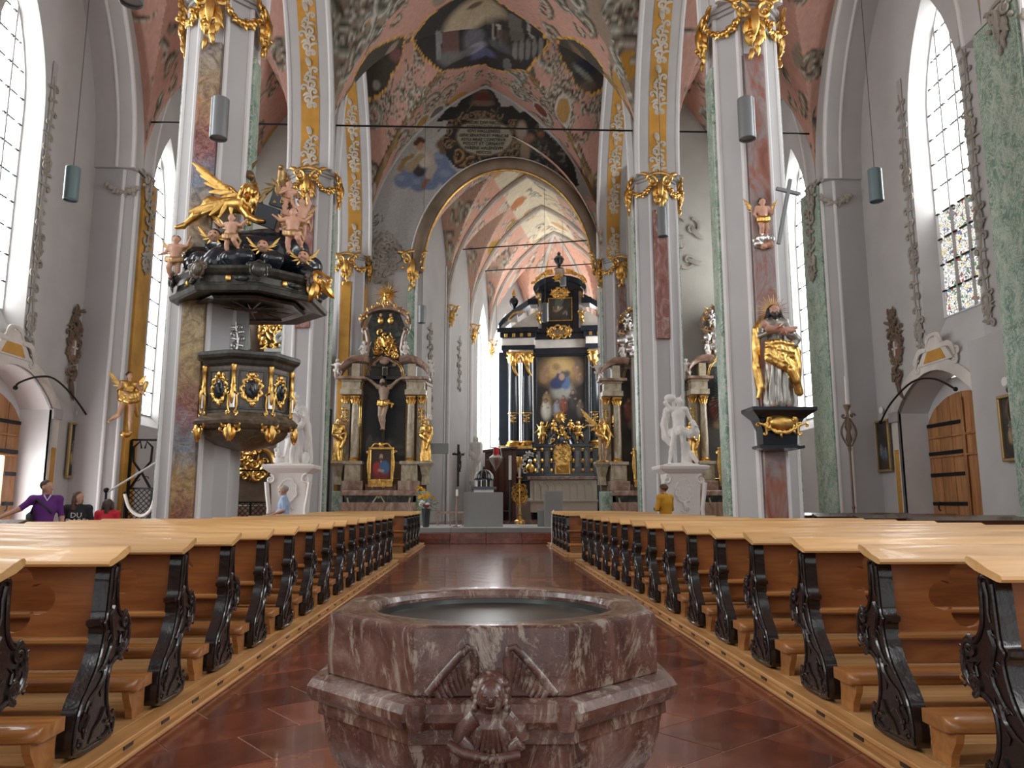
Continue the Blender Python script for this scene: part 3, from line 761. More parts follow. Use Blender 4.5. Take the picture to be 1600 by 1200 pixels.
for s, nm in ((-1, 'left'), (1, 'right')):
    wl = sempty('wall_'+nm); walls[nm] = wl
    outl = [[(-10.4, 0), (D3+.3, 0), (D3+.3, 20.5), (-10.4, 20.5)]]
    for yc, hw, z0, zt in WIN_BAYS:
        wi = win_outline(yc, hw+.22, z0-1.2 if z0 > 5 else z0-.5, zt+.25, 3.6); wo = win_outline(yc, hw, z0, zt, 3.2)
        outl.append(wi); reveal(wl, s, wo, wi, XG, XW, M['wall'])
        window(wl, s, yc, hw, z0, zt, 3.2, (3, 12) if yc > 15 else (1, 1), None, (6.3, 9.3, 0, 3) if (s > 0 and abs(yc-18.95) < 1) else ((7.0, 8.4, 1, 2) if (s < 0 and abs(yc-18.95) < 1) else None))
    # portal opening with a flattened arch
    dy0, dy1, dzs, dzc = 18.2, 21.85, 3.95, 4.9
    arc = [(dy0, 0)] + [(dy0+(dy1-dy0)*k/12, dzs+(dzc-dzs)*math.sin(PI*k/12)**.8) for k in range(13)] + [(dy1, 0)]
    outl.append(arc)
    me = flat_curve(outl, .06)
    o = link('wall_face', me, wl); o.matrix_local = Matrix(((0,0,1,s*(XW+.03)), (1,0,0,0), (0,1,0,0), (0,0,0,1))); me.materials.append(M['wall'])
    # recess behind the portal
    XB = 12.98
    b = MB(); b.loft([[(s*XW, y, z) for y, z in arc], [(s*XB, y, z) for y, z in arc]], False).build('portal_recess', M['wall_white'], wl, 30)
    b = MB(); b.add([(s*XB, dy0, 0), (s*XB, dy1, 0), (s*XB, dy1, 4.8), (s*XB, dy0, 4.8)], [(0,1,2,3)]).build('portal_back', M['wall_white'], wl)
    # painted surround
    ring = []
    oarc = [(dy0-.34, 0)] + [(dy0-.34+(dy1-dy0+.68)*k/12, dzs+.12+(dzc-dzs+.22)*math.sin(PI*k/12)**.8) for k in range(13)] + [(dy1+.34, 0)]
    b = MB(); b.loft([[(s*(XW-.05), y, z) for y, z in arc], [(s*(XW-.05), y, z) for y, z in oarc]], False)
    b.loft([[(s*(XW-.05), y, z) for y, z in oarc], [(s*(XW+.01), y, z) for y, z in oarc]], False)
    b.build('portal_surround', M['stucco_light'], wl, 30)
    for yy in (dy0-.17, dy1+.17):
        MB().bbox(min(s*(XW-.075), s*(XW-.04)), max(s*(XW-.075), s*(XW-.04)), yy-.10, yy+.10, .3, 2.9, .01).build('ochre_panel', M['yellow'], wl)
        MB().bbox(min(s*(XW-.11), s*(XW-.04)), max(s*(XW-.11), s*(XW-.04)), yy-.24, yy+.24, dzs-.25, dzs+.05, .02).build('capital_block', M['grey'], wl)
    # wall pillars between the bays
    for yc in (14.62, 24.0, D3-.1, 6.0, -2.5):
        p = [(XP, yc-.74), (XP, yc+.74), (XP+.3, yc+.98), (XW+.05, yc+.98), (XW+.05, yc-.98), (XP+.3, yc-.98)]
        MB().prism([(s*a, c) for a, c in p], 0, ZS+.1, 'z').build('wall_pillar', M['pier'], wl)
        MB().bbox(min(s*(XP-.1), s*(XP+.02)), max(s*(XP-.1), s*(XP+.02)), yc-(.68 if s > 0 or yc != 24.0 else .42), yc+(.68 if s > 0 or yc != 24.0 else .42), 0, ZS, .02).build('marble_strip', M['yellow'] if (s < 0 and yc == 24.0) else M['green'], wl)
        for q in ((XP, yc-.74), (XP+.3, yc-.98)): MB().prism(oct_pts((s*q[0], q[1]), .05), 0, ZS, 'z').build('corner_roll', M['pier_light'], wl, 30)
        if yc > 14:
            o = link('stucco_capital', CAPS_D, wl); place(o, (s*(XP-.1), yc-.3, ZS+.1), (-s, 0))
            o = link('garland', GARS_D, wl); place(o, (s*(XP+.35), yc-.95, ZS-.2), (-s*.3, -.95)); o.scale = (1.3, 1, 1.2)
    for yc in (D1-12.75, D1-4.25, (D1+D2)/2, (D2+D3)/2):
        arch_block('wall_arch', s*XP, s*(XW+.05), yc, 3.57, RISE-1.6, 4.25, RISE-.5, ZS+.05, M['wall'], wl)
        MB().tube([(s*(XP+.02), yc+a, ZS+.05+z) for a, z in pointed(3.6, RISE-1.58, 16)], .07, 8).build('edge_roll', M['pier_light'], wl, 40)
        MB().tube([(s*(XP+.5), yc+a, ZS+.05+z) for a, z in pointed(3.55, RISE-1.62, 16)], .05, 8).build('edge_roll', M['pier_light'], wl, 40)
# east ends of the side aisles
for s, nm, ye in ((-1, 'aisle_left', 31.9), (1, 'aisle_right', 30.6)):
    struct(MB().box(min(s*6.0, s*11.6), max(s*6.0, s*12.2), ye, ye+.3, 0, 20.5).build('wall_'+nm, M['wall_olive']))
# ---- east wall of the nave with the chancel arch and its painted lunette
CX, CHW, CZ0, CRI = 1.03, 3.95, 11.2, 5.0
east = sempty('wall_east')
MB().box(-6.0, CX-CHW, D3, D3+.7, 0, CZ0).build('wall_face', M['wall'], east)
MB().box(CX+CHW, 6.0, D3, D3+.7, 0, CZ0).build('wall_face', M['wall'], east)
def lunette():
    g = random.Random(5); W_, Z0, H_ = 12.0, 11.2, 9.2
    cv = Canvas(W_, H_, .035, (.40,.395,.375))
    def p2(px, py): v = at(px, py, D3); return (v.x+6.0, v.z-Z0)
    def pp(l): return [p2(*q) for q in l]
    DK = (.035,.036,.034); BR = (.10,.065,.035)
    # blue cloud with a trumpeting angel
    for x, y, r in ((645,275,.42), (630,282,.36), (665,268,.42), (685,262,.5), (698,275,.45), (655,288,.35), (672,285,.35), (690,248,.35), (640,268,.3)): q = p2(x, y); cv.ell(q[0], q[1], r*1.15, r, (.16,.20,.30), .3); cv.ell(q[0]-.1, q[1]+.12, r*.6, r*.4, (.25,.29,.38), .6, 0, .7)
    cv.line(pp([(668,280),(664,285),(660,295)]), .12, (.26,.13,.09), .09); cv.ell(*p2(655,265), .3, .34, (.06,.055,.06), .3)
    cv.line(pp([(652,238),(668,240),(676,262),(668,280)]), .26, (.42,.37,.30), .16); cv.line(pp([(660,246),(668,262)]), .3, (.52,.48,.42), .2); cv.line(pp([(640,262),(652,250),(662,240)]), .2, (.36,.28,.17), .12)
    cv.ell(*p2(656,226), .19, .23, (.40,.25,.17), .3); cv.line(pp([(650,224),(656,217),(664,222)]), .12, (.10,.055,.03), .1)
    cv.line(pp([(645,243),(632,250),(624,266)]), .08, (.30,.20,.09), .12); cv.line(pp([(690,226),(700,216),(692,240)]), .24, (.14,.09,.055), .2)
    # the dark drapery and wings round the plate
    cv.poly(pp([(738,139),(722,152),(713,167),(702,166),(690,180),(681,190),(700,188),(697,205),(693,225),(698,245),(712,262),(735,268),(757,262),(800,266),(840,263),(870,275),(900,292),(904,290),(898,262),(886,230),(878,214),(868,222),(855,208),(842,200),(838,188),(826,173),(812,176),(800,165),(785,168),(775,150),(768,140)]), DK)
    for k in range(70): x = g.uniform(690, 880); y = g.uniform(150, 268); cv.line(pp([(x, y), (x+g.uniform(-14, 14), y+g.uniform(4, 16))]), g.uniform(.03, .09), g.choice([(.06,.055,.05), (.11,.085,.06), (.045,.05,.05), (.15,.11,.07)]), .02, .7)
    for k in range(46):
        a = g.uniform(0, 6.3); q = p2(755+56*math.cos(a), 216+38*math.sin(a)); cv.scroll(q, g.uniform(.16, .34), g.uniform(.8, 1.3), g.uniform(0, 6.3), g.choice((-1, 1)), [(.045,.03,.02), (.14,.095,.06), (.24,.18,.12)])
    for x, y in ((725,250), (735,258), (770,258), (790,250), (800,256), (715,240)): cv.scroll(p2(x, y), .42, 1.2, g.uniform(0, 6), 1, [(.05,.03,.02), (.20,.12,.055), (.32,.22,.12)])
    q = p2(754, 153); cv.ell(q[0], q[1], .5, .42, (.085,.06,.05), .1); cv.ell(q[0], q[1]-.25, .55, .16, (.16,.11,.08), .3); cv.ell(q[0], q[1]+.3, .3, .1, (.14,.10,.07), .4); cv.ell(q[0], q[1]+.05, .3, .2, (.13,.045,.04), .4)
    for x, y, c, rx, ry in ((815,205,(.34,.28,.22),.24,.5), (828,222,(.30,.17,.12),.28,.4), (845,210,(.22,.11,.07),.16,.18), (820,238,(.24,.18,.13),.22,.5), (845,228,(.07,.065,.06),.5,.4), (870,240,(.05,.05,.045),.5,.7)): q = p2(x, y); cv.ell(q[0], q[1], rx, ry, c, .5)
    for k in range(60): x = g.uniform(835, 885); y = g.uniform(222, 270); cv.ell(*p2(x, y), g.uniform(.04, .12), g.uniform(.04, .1), g.choice([(.16,.16,.145), (.08,.08,.075), (.22,.21,.19), (.05,.05,.05)]), .4)
    # plate of the inscription
    q = p2(757, 214); cv.ell(q[0], q[1], 1.28, .92, (.15,.11,.075), .03); cv.ell(q[0], q[1], 1.2, .85, (.30,.29,.22), .03)
    # painted niches beside the arch
    for sx in (-1, 1):
        for k in range(14): cv.rocaille((6+sx*4.9+g.uniform(-.3, .3)+(0 if sx < 0 else .1), g.uniform(.2, 3.4)), .2, 2, g, PALG, .24)
    cv.speckle(.06, 9)
    nx = int(W_/.055)+1; nz = int(H_/.055)+1
    X, Z = np.meshgrid(np.linspace(-6, 6, nx), np.linspace(Z0, Z0+H_, nz))
    hole = (((X-CX)/CHW)**2+((Z-CZ0)/CRI)**2 < .985) & (Z > CZ0-.1)
    m = ~(hole[:-1, :-1] & hole[1:, 1:] & hole[1:, :-1] & hole[:-1, 1:])
    colour_mesh('lunette_fresco', np.stack([X.ravel(), np.full(X.size, D3), Z.ravel()], -1), grid_faces(nx, nz, m), cv.sample(X.ravel()+6, Z.ravel()-Z0), M['fresco'], east)
    return at(757, 214, D3-.02)
pc = lunette()
for k, (tx, sz) in enumerate((('HONORI DIVI NICOLAI', .235), ('PATRONI TVTELARIS', .19), ('IOVI HALLENSES', .235), ('GENS SENATVS ET PVBLICAE', .20), ('ASYLI ARAE CONSTRVX.', .215), ('POSCIT ET ORNAVIT', .23), ('PARENS HALENSIVM', .22), ('MDCCLII', .2))):
    me = text_mesh(tx, sz, .01); o = link('lettering', me, east); me.materials.append(M['blackwood'])
    o.location = (pc.x-.03, D3-.02, pc.z+.60-.20*k); o.rotation_euler = (PI/2, 0, 0); o.scale = (.86, 1, 1)
# moulded chancel arch, dark and gilded
el = [(CX+CHW*math.cos(a), CZ0+CRI*math.sin(a)) for a in [PI-PI*k/40 for k in range(41)]]
pth = [(CX-CHW, z) for z in (0, 4, 8)] + el + [(CX+CHW, z) for z in (8, 4, 0)]
MB().loft([[(x, D3, z) for x, z in el], [(x, D3+.7, z) for x, z in el]], False).build('arch_soffit', M['yellow'], east, 30)
MB().tube([(x, D3-.05, z) for x, z in el], .27, 12).build('arch_moulding', M['stucco_dark'], east, 40)
MB().tube([(CX+(x-CX)*.93, D3-.08, CZ0+(z-CZ0)*.94) for x, z in el], .05, 8).build('gilded_arch_roll', M['gold'], east, 40)
MB().tube([(CX+(x-CX)*1.075, D3-.04, CZ0+(z-CZ0)*1.06) for x, z in el], .05, 8).build('arch_edge', M['pier_light'], east, 40)
# painted arch line that bounds the lunette
MB().tube([(a, D3-.03, ZS+z) for a, z in pointed(NA, RISE, 16)], .07, 8).build('lunette_edge', M['grey'], east, 40)
for s, x in ((-1, CX-CHW), (1, CX+CHW)):
    MB().bbox(x-.35 if s < 0 else x-.05, x+.05 if s < 0 else x+.35, D3-.13, D3+.01, 0, 10.6, .02).build('marble_strip', M['green'], east)
    MB().bbox(x-.04, x+.04, D3-.18, D3+.02, 0, 10.6, .01).build('corner_roll', M['pier_light'], east)
    o = link('gilded_capital', CAPM_D, east); place(o, (x-s*-.15 if s > 0 else x-.15, D3-.15, 12.0), (0, -1)); o.scale = (1.25, 1.2, 1.55)
# ---- chancel, turned to the right of the nave axis
CA = math.radians(-14.5)
chan = sempty('wall_chancel', None, (CX, D3, 0), CA)
CW, CL, CB = 4.05, 12.6, 4.2
MB().box(-CW-.3, -CW, .5, 8.4, .0, 19).build('wall_face', M['wall'], chan)
def chan_wall(P0, P1, wins, name='wall_face', mat='wall'):
    P0 = Vector((*P0, 0)); P1 = Vector((*P1, 0)); L = (P1-P0).length; d = (P1-P0)/L
    nrm = Vector((-d.y, d.x, 0))                      # points out of the room
    outl = [[(0, .4), (L, .4), (L, 19), (0, 19)]]; rv = []
    for c, hw, z0, zt in wins: outl.append(win_outline(c, hw, z0, zt, 3.4))
    me = flat_curve(outl, .05); me.materials.append(M[mat]); o = link(name, me, chan)
    o.matrix_local = Matrix(((d.x, 0, nrm.x, P0.x), (d.y, 0, nrm.y, P0.y), (0, 1, 0, 0), (0, 0, 0, 1)))
    for c, hw, z0, zt in wins:
        wi = win_outline(c, hw, z0, zt, 3.4); wo = win_outline(c, hw*.8, z0+.3, zt-.3, 3.0)
        q = lambda w_, off: [tuple(P0+d*y+nrm*off+Vector((0, 0, z))) for y, z in w_]
        MB().loft([q(wi, 0), q(wo, .45)], True).build('window_reveal', M['wall_white'], chan, 30)
        MB().add(q(wo, .45), [tuple(range(len(wo)))]).build('window_glass', M['glass'], chan)
        f = MB(); f.tube(q(wo+wo[:1], .42), .05, 6)
        for e in (-.33, .33): f.tube([tuple(P0+d*(c+e*hw*.8)+nrm*.42+Vector((0, 0, z))) for z in (z0+.3, zt-1.3)], .03, 6)
        f.build('mullion', M['grey'], chan)
apx = [(-CW, 12.6), (-1.9, 16.4), (1.9, 16.4), (CW, 12.6)]
chan_wall((-CW, 8.4), (-CW, 12.6), [(2.85, 1.28, 4.4, 13.0)])
chan_wall(apx[0], apx[1], [(1.5, 1.3, 4.4, 13.0)]); chan_wall(apx[1], apx[2], [(1.9, .9, 10, 14.5)]); chan_wall(apx[2], apx[3], [(2.1, 1.0, 4.4, 13.2)])
chan_wall((CW, 12.6), (CW, 8.4), [(2.1, 1.1, 7.4, 12.8)]); chan_wall((CW, 8.4), (CW, 4.2), [(2.1, 1.1, 8.4, 12.8)]); chan_wall((CW, 4.2), (CW, .5), [])  # out-of-view right windows, added and set high to brighten the chancel vault
CP = (.72,.42,.31); PB = [(.20,.17,.13), (.46,.43,.36), (.76,.72,.62)]
CBG = (scroll_field(3, (.66,.45,.35), [PB], 110, .46, 12, [(.50,.30,.07), (.70,.64,.50), CP]), scroll_field(4, CP, [PB], 100, .42, 8, [(.50,.30,.07), (.62,.58,.48)]), scroll_field(5, (.78,.70,.52), [[(.40,.24,.14), (.68,.50,.30), (.82,.72,.52)], PB], 46, .40, 22, [(.60,.26,.11), (.66,.42,.22), (.26,.30,.42), (.80,.74,.58), (.36,.22,.14)]))
for k in range(3):
    groin('vault_web', 0, 2.1+4.2*k, CW+.02, 2.1, 6.6, .06, None, None, chan, 11.0, 5.6, CBG, .5)
def apse_vault():
    cv = CBG[1]; n = 66; m = 50
    V = []; U = []
    for i in range(n+1):
        a = PI*i/n
        # polygon radius of the apse seen from (0, 12.6)
        dx, dy = math.cos(a), math.sin(a); R = 1e9
        for k in range(3):
            p, q = apx[k], apx[k+1]; ex, ey = q[0]-p[0], q[1]-p[1]; den = dx*ey-dy*ex
            if abs(den) > 1e-6:
                t = ((p[0])*ey-(p[1]-12.6)*ex)/den
                if t > 0: R = min(R, t)
        seg = abs(((a/PI*3) % 1)-.5)*2
        for j in range(m+1):
            t = j/m
            z = max(float(arch_h(np.array([t*CW]), CW, 6.6)[0]), float(arch_h(np.array([seg*2.1]), 2.1, 5.0)[0]) if t > .25 else 0)
            V.append((dx*R*t, 12.6+dy*R*t, 11.0+z)); U.append(((4+dx*(t*CW+z*.6)) % 8, (4+dy*(t*4+z*.6)) % 8))
    U = np.array(U); col = cv.sample(U[:, 0], U[:, 1])
    colour_mesh('vault_web', np.array(V), grid_faces(m+1, n+1), col, M['fresco'], chan, 25)
apse_vault()
# ribs, wall shafts with gilded capitals
for k in range(1, 4):
    y = 4.2*k
    MB().tube([(a, y, 11.0+z) for a, z in pointed(CW-.02, 6.5, 14)], .14, 8).build('vault_rib', M['stucco_light'], chan, 40)
    for s in (-1, 1):
        MB().lathe([(.2, .4), (.2, .9), (.15, 1.0), (.15, 10.4), (.2, 10.5), (.17, 11.1)], 12, (s*(CW-.05), y, 0)).build('wall_shaft', M['pier_light'], chan, 40)
        o = link('gilded_capital', CAPM_D, chan); place(o, (s*(CW-.2), y, 11.0), (-s*.5, -.85)); o.scale = (.9, 1, 1)
for y in (4.2, 8.4):
    for ln in ((-1, y-.35), (-1, y+.35)): MB().bbox(-CW-.02, -CW+.06, ln[1]-.05, ln[1]+.05, .5, 13, .01).build('wall_fillet', M['pier_light'], chan)
for sx, p in ((-1, apx[1]), (1, apx[2])):
    MB().tube([(p[0]*t, 12.6+(p[1]-12.6)*t, 11.0+float(arch_h(np.array([t*CW]), CW, 6.6)[0])-.02) for t in [k/12 for k in range(13)]], .13, 8).build('vault_rib', M['stucco_light'], chan, 40)
struct(MB().box(-13.5, 13.5, -14, 60, 20.4, 20.7).build('roof', M['grey']))
# raised chancel floor and its steps
def stepmesh(): pass
st = sempty('floor_chancel')
for k, (y0, z1, m) in enumerate(((26.6, .17, 'tile'), (27.0, .34, 'tile'), (27.45, .52, 'paving'))):
    n = 6
    for i in range(n):
        x0 = -3.6+7.4*i/n; x1 = -3.6+7.4*(i+1)/n
        MB().bbox(x0+.003, x1-.003, y0, y0+.6 if k < 2 else 32.0, 0 if k < 2 else .34, z1, .01).build('step_slab', M['tile'] if k < 2 else M['stone'] if False else M['paving'], st)
for i in range(6):
    x0 = -3.6+7.4*i/6; MB().bbox(x0+.003, x0+7.4/6-.003, 27.43, 27.49, .345, .515, .005).build('step_riser', M['stone'], st)
MB().box(-6, 6, 27.5, 32.2, 0, .33).build('step_core', M['tile'], st)
o = MB().box(-CW, CW, .0, 16.6, .0, .52).build('chancel_paving', M['tile'], st); o.location = (CX, D3, 0); o.rotation_euler = (0, 0, CA)
# tie rods
def rod(p, q, label, g='iron tie rods'):
    o = MB().tube([p, q], .03, 6).build('tie_rod', M['iron'], None, 40); return tag(o, label, 'tie rod', g)
zt = at(750, 200, D2).z
rod((-4.86, D2, zt), (4.86, D2, zt), 'long dark tie rod across the nave in front of the inscription plate')
rod((-10.8, D2, zt), (-6.2, D2, zt), 'dark tie rod above the left aisle window'); rod((6.2, D2, zt), (10.8, D2, zt), 'dark tie rod across the right aisle between the piers')
def crod(y, z, label):
    a = Matrix.Rotation(CA, 4, 'Z'); p = a @ Vector((-CW, y, z)); q = a @ Vector((CW, y, z)); rod(tuple(p+Vector((CX, D3, 0))), tuple(q+Vector((CX, D3, 0))), label)
crod(4.2, at(820, 386, 36.5).z, 'upper thin tie rod inside the chancel arch'); crod(8.4, at(820, 422, 40.8).z, 'lower thin tie rod in front of the high altar gable')
# ------------------------------------------------------------------ pews, their platforms and the font
PZ = .10
def quatrefoil(cx, cz, r):
    pts = []
    for k in range(4):
        a0 = k*PI/2; c = (cx+r*.72*math.cos(a0), cz+r*.55*math.sin(a0))
        for i in range(9):
            a = a0-PI*.62+PI*1.24*i/8; pts.append((c[0]+r*.55*math.cos(a), c[1]+r*.48*math.sin(a)))
    return pts
END = [(0,1.03),(-.012,.86),(-.02,.71),(-.045,.69),(-.045,.66),(-.03,.64),(-.045,.55),(-.085,.45),(-.15,.37),(-.215,.30),(-.255,.21),(-.27,.10),(-.255,.0),
       (.15,0),(.175,.05),(.185,.11),(.165,.155),(.135,.15),(.115,.17),(.085,.24),(.078,.32),(.09,.40),(.135,.435),(.195,.44),(.25,.48),(.285,.56),(.29,.63),(.265,.69),(.225,.715),(.18,.71),(.15,.735),(.125,.79),(.115,.9),(.115,1.03)]
def smooth_loop(p, it=2):
    for _ in range(it):
        q = []
        for i in range(len(p)):
            a, b = p[i], p[(i+1) % len(p)]; q += [(a[0]*.75+b[0]*.25, a[1]*.75+b[1]*.25), (a[0]*.25+b[0]*.75, a[1]*.25+b[1]*.75)]
        p = q
    return p
def pew(x0, x1, side, label, group, rail='rail'):
    """x0 = aisle end; side = +1 when the pew runs to +x; local y=0 is its back, the camera side is -y"""
    t = thing('pew', label, 'pew', (0, 0, PZ), 0, group)
    sx = side
    E2 = smooth_loop([(a, b*.925) for a, b in END], 1)
    def end_panel(x, s2):
        me = flat_curve([E2], .075); me.materials.append(M['carved']); o = link('end_panel', me, t)
        o.matrix_local = Matrix(((0,0,1,x), (1,0,0,0), (0,1,0,0), (0,0,0,1)))
        return o
    e = end_panel(x0+sx*.0375, sx)
    end_panel(x1-sx*.0375, -sx)
    # carving on the aisle face
    fx = x0-sx*.001; nrm = (-sx, 0, 0)
    b = MB(); kz = .925
    def ln(pts, r, r1=None, up=.25):
        m = len(pts); rr = [r+((r1 if r1 is not None else r)-r)*i/(m-1) for i in range(m)]
        b.tube([(fx-sx*rr[i]*up, p[0], p[1]*kz) for i, p in enumerate(pts)], rr, 6, True, (nrm, .75))
    inner = []
    c = (.0, .45)
    n = len(E2)
    for i in range(n):
        p, q = E2[i-1], E2[(i+1) % n]; tx, tz = q[0]-p[0], q[1]-p[1]; L = math.hypot(tx, tz) or 1
        inner.append((E2[i][0]-tz/L*.022, (E2[i][1]+tx/L*.022)/kz))
    ln(inner+inner[:1], .0105)
    def vol(c, r, a0, d, th=.28, tn=1.4): ln(spiral(c, r, tn, a0, d, 18), r*th, r*th*.5)
    vol((.215, .655), .055, PI/2, 1); vol((.20, .50), .06, -PI/2, -1); vol((.145, .12), .04, PI/2, 1); vol((-.20, .08), .05, PI, 1)
    ln([(.245,.62),(.262,.57),(.255,.52),(.225,.48)], .02, .012); ln([(.205,.60),(.21,.56),(.19,.54)], .022, .006)
    ln([(.06,.76),(.035,.70),(.055,.64),(.075,.58),(.06,.52),(.02,.46),(-.02,.41)], .02, .01)
    ln([(.03,.44),(.01,.37),(-.05,.32),(-.12,.29),(-.16,.23)], .018, .007); ln([(.04,.20),(.0,.14),(-.06,.11),(-.10,.05)], .016, .006)
    ln([(.07,.98),(.055,.92),(.06,.84),(.05,.80)], .013, .006); ln([(-.12,.20),(-.16,.14),(-.15,.09)], .018, .008); ln([(.10,.06),(.05,.04),(0,.05)], .014, .006)
    gg = random.Random(3)
    for k in range(22):
        ctr = gg.choice([(.06,.74),(.05,.60),(.20,.57),(.0,.38),(-.14,.2),(.08,.09),(.06,.68)]); p = (ctr[0]+gg.uniform(-.045,.045), ctr[1]+gg.uniform(-.05,.05)); a = gg.uniform(0, 6.3); L = gg.uniform(.02, .05)
        ln([p, (p[0]+L*math.cos(a), p[1]+L*math.sin(a)), (p[0]+L*1.6*math.cos(a+.5), p[1]+L*1.6*math.sin(a+.5))], .010, .003, .5)
    for k in range(7):
        z = .47+.03*k; ln([(.262-.0*k, z), (.285, z+.008)], .008, .005, .4)
    b.build('carving', M['carved'], e, 50).matrix_local = e.matrix_local.inverted()
    # moulded cap on the camera-side edge of the end
    MB().bbox(min(x0, x0+sx*.085), max(x0, x0+sx*.085), -.055, .01, .61, .645, .008).build('edge_moulding', M['carved'], e).matrix_local = e.matrix_local.inverted()
    W = abs(x1-x0)
    holes = [quatrefoil(cx, .745, .17) for cx in (.50, 2.05, 3.2) if cx < W-.4]
    me = flat_curve([[(.06, .53), (W-.06, .53), (W-.06, .96), (.06, .96)]]+holes, .03); me.materials.append(M['board']); o = link('backboard', me, t)
    o.matrix_local = Matrix(((sx,0,0,x0), (0,0,-1,.03), (0,1,0,0), (0,0,0,1)))
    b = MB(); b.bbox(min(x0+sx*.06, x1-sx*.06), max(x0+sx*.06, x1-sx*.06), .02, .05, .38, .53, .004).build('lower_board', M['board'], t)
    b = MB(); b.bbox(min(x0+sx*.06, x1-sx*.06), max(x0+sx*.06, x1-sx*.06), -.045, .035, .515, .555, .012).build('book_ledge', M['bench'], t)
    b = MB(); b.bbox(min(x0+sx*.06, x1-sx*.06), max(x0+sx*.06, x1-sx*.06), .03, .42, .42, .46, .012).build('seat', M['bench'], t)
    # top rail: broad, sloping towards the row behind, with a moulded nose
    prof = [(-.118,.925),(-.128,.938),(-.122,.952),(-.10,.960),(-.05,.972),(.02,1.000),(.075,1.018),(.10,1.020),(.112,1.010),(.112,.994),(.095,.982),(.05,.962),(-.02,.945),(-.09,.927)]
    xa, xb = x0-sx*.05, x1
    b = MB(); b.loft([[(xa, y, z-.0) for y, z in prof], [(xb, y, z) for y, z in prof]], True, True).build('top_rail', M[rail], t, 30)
    # kneeler with rounded end and shaped supports
    ky0, ky1 = -.56, -.30
    pr = [(ky0+.03, .165), (ky0+.005, .18), (ky0, .20), (ky0+.012, .222), (ky0+.035, .232), (ky1, .232), (ky1, .165)]
    xs = x0+sx*.02
    b = MB(); rings = []
    for k in range(5):
        a = PI/2*k/4; ins = .07*(1-math.sin(a)); rings.append([(xs+sx*(.07*(1-math.cos(a))), (y+ins*.7 if y < -.45 else y), z) for y, z in pr])
    rings.append([(x1-sx*.05, y, z) for y, z in pr])
    b.loft(rings, True, True).build('kneeler', M['bench'], t, 40)
    for xx in (x0+sx*.075, (x0+x1)/2, x1-sx*.12):
        p = [(-.31,0),(-.31,.17),(-.53,.17),(-.515,.12),(-.475,.06),(-.46,0)]
        MB().prism(p, xx-.02, xx+.02, 'x').build('kneeler_support', M['bench'], t)
    return t
def rows(ys, x0, x1, side, words, group, protos):
    for i, y in enumerate(ys):
        key = (x0, x1)
        if key not in protos: o = protos[key] = pew(x0, x1, side, '', group)
        else: o = copy_tree(protos[key])
        o.location = (0, y, PZ); o['label'] = words(i); o['group'] = group
ORD = ['nearest', 'second', 'third', 'fourth', 'fifth', 'sixth', 'seventh', 'eighth', 'ninth', 'tenth', 'eleventh', 'twelfth', 'thirteenth', 'fourteenth', 'fifteenth', 'sixteenth', 'seventeenth']
pr = {}
YN = [3.32+.99*k for k in range(15)]
YF = [20.6+.97*k for k in range(5)]
LX, RX = -2.0, 2.2
def side_words(sd, blk): return lambda i: '%s honey wood pew from the camera, %s of the aisle%s' % (ORD[i].capitalize() if False else ORD[i], sd, blk)
rows([y for y in YN if y < 13.2], LX, -5.9, -1, side_words('left', ''), 'pews left of the aisle', pr)
rows([y for y in YN if y >= 13.2], LX, -4.55, -1, lambda i: '%s honey wood pew from the camera, left of the aisle' % ORD[i+11], 'pews left of the aisle', pr)
rows([y for y in YN if y < 13.2], RX, 6.1, 1, side_words('right', ''), 'pews right of the aisle', pr)
rows([y for y in YN if y >= 13.2], RX, 4.6, 1, lambda i: '%s honey wood pew from the camera, right of the aisle' % ORD[i+11], 'pews right of the aisle', pr)
rows(YF, LX, -4.6, -1, lambda i: '%s row of the front left pew block before the chancel steps' % ORD[i].replace('nearest', 'rearmost'), 'front pews left', pr)
rows(YF, RX, 4.65, 1, lambda i: '%s row of the front right pew block before the chancel steps' % ORD[i].replace('nearest', 'rearmost'), 'front pews right', pr)
# wooden platforms under the pews
def platform(xa, xb, y0, y1, side, label):
    t = thing('pew_platform', label, 'platform', (0, 0, 0), 0, 'pew platforms')
    lo, hi = min(xa, xb), max(xa, xb)
    n = max(int((y1-y0)/.33), 1)
    for k in range(n):
        a = y0+(y1-y0)*k/n; b_ = y0+(y1-y0)*(k+1)/n
        xo = (lo if side < 0 else hi) if a < 14.0 or y0 > 15 else side*4.65
        MB().bbox(min(xa+side*.088, xo), max(xa+side*.088, xo), a+.002, b_-.002, .06, PZ-.001, .004).build('plank', M['deck'], t)
    kx = xa
    MB().bbox(min(kx, kx-side*-.0+side*.06), max(kx, kx+side*.06), y0, y1, .0, .07, .006).build('kerb_board', M['deck_y'], t)
    MB().bbox(min(kx-side*.03, kx+side*.09), max(kx-side*.03, kx+side*.09), y0, y1, .0705, PZ-.001, .005).build('kerb_nosing', M['deck_y'], t)
    MB().bbox(min(kx-side*.05, kx+side*.03), max(kx-side*.05, kx+side*.03), y0, y1, .0, .028, .008).build('kerb_foot', M['deck_y'], t)
    y = y0+.35
    while y < y1-.2:
        MB().box(kx-side*.006 if side > 0 else kx-.001, kx+.001 if side > 0 else kx+.006, y-.055, y+.055, .036, .062).build('vent_slot', M['blackwood'], t); y += .495
    MB().bbox(lo+.05, hi-.05, y0-.02, y0+.03, 0, PZ-.002, .005).build('end_board', M['deck'], t)
    return t
platform(-1.93, -6.0, 1.2, 17.9, -1, 'long pale wooden platform under the left pews')
platform(2.13, 6.2, 1.2, 17.9, 1, 'long pale wooden platform under the right pews')
platform(-1.93, -4.7, 19.9, 25.6, -1, 'short wooden platform under the front left pews')
platform(2.13, 4.7, 19.9, 25.6, 1, 'short wooden platform under the front right pews')
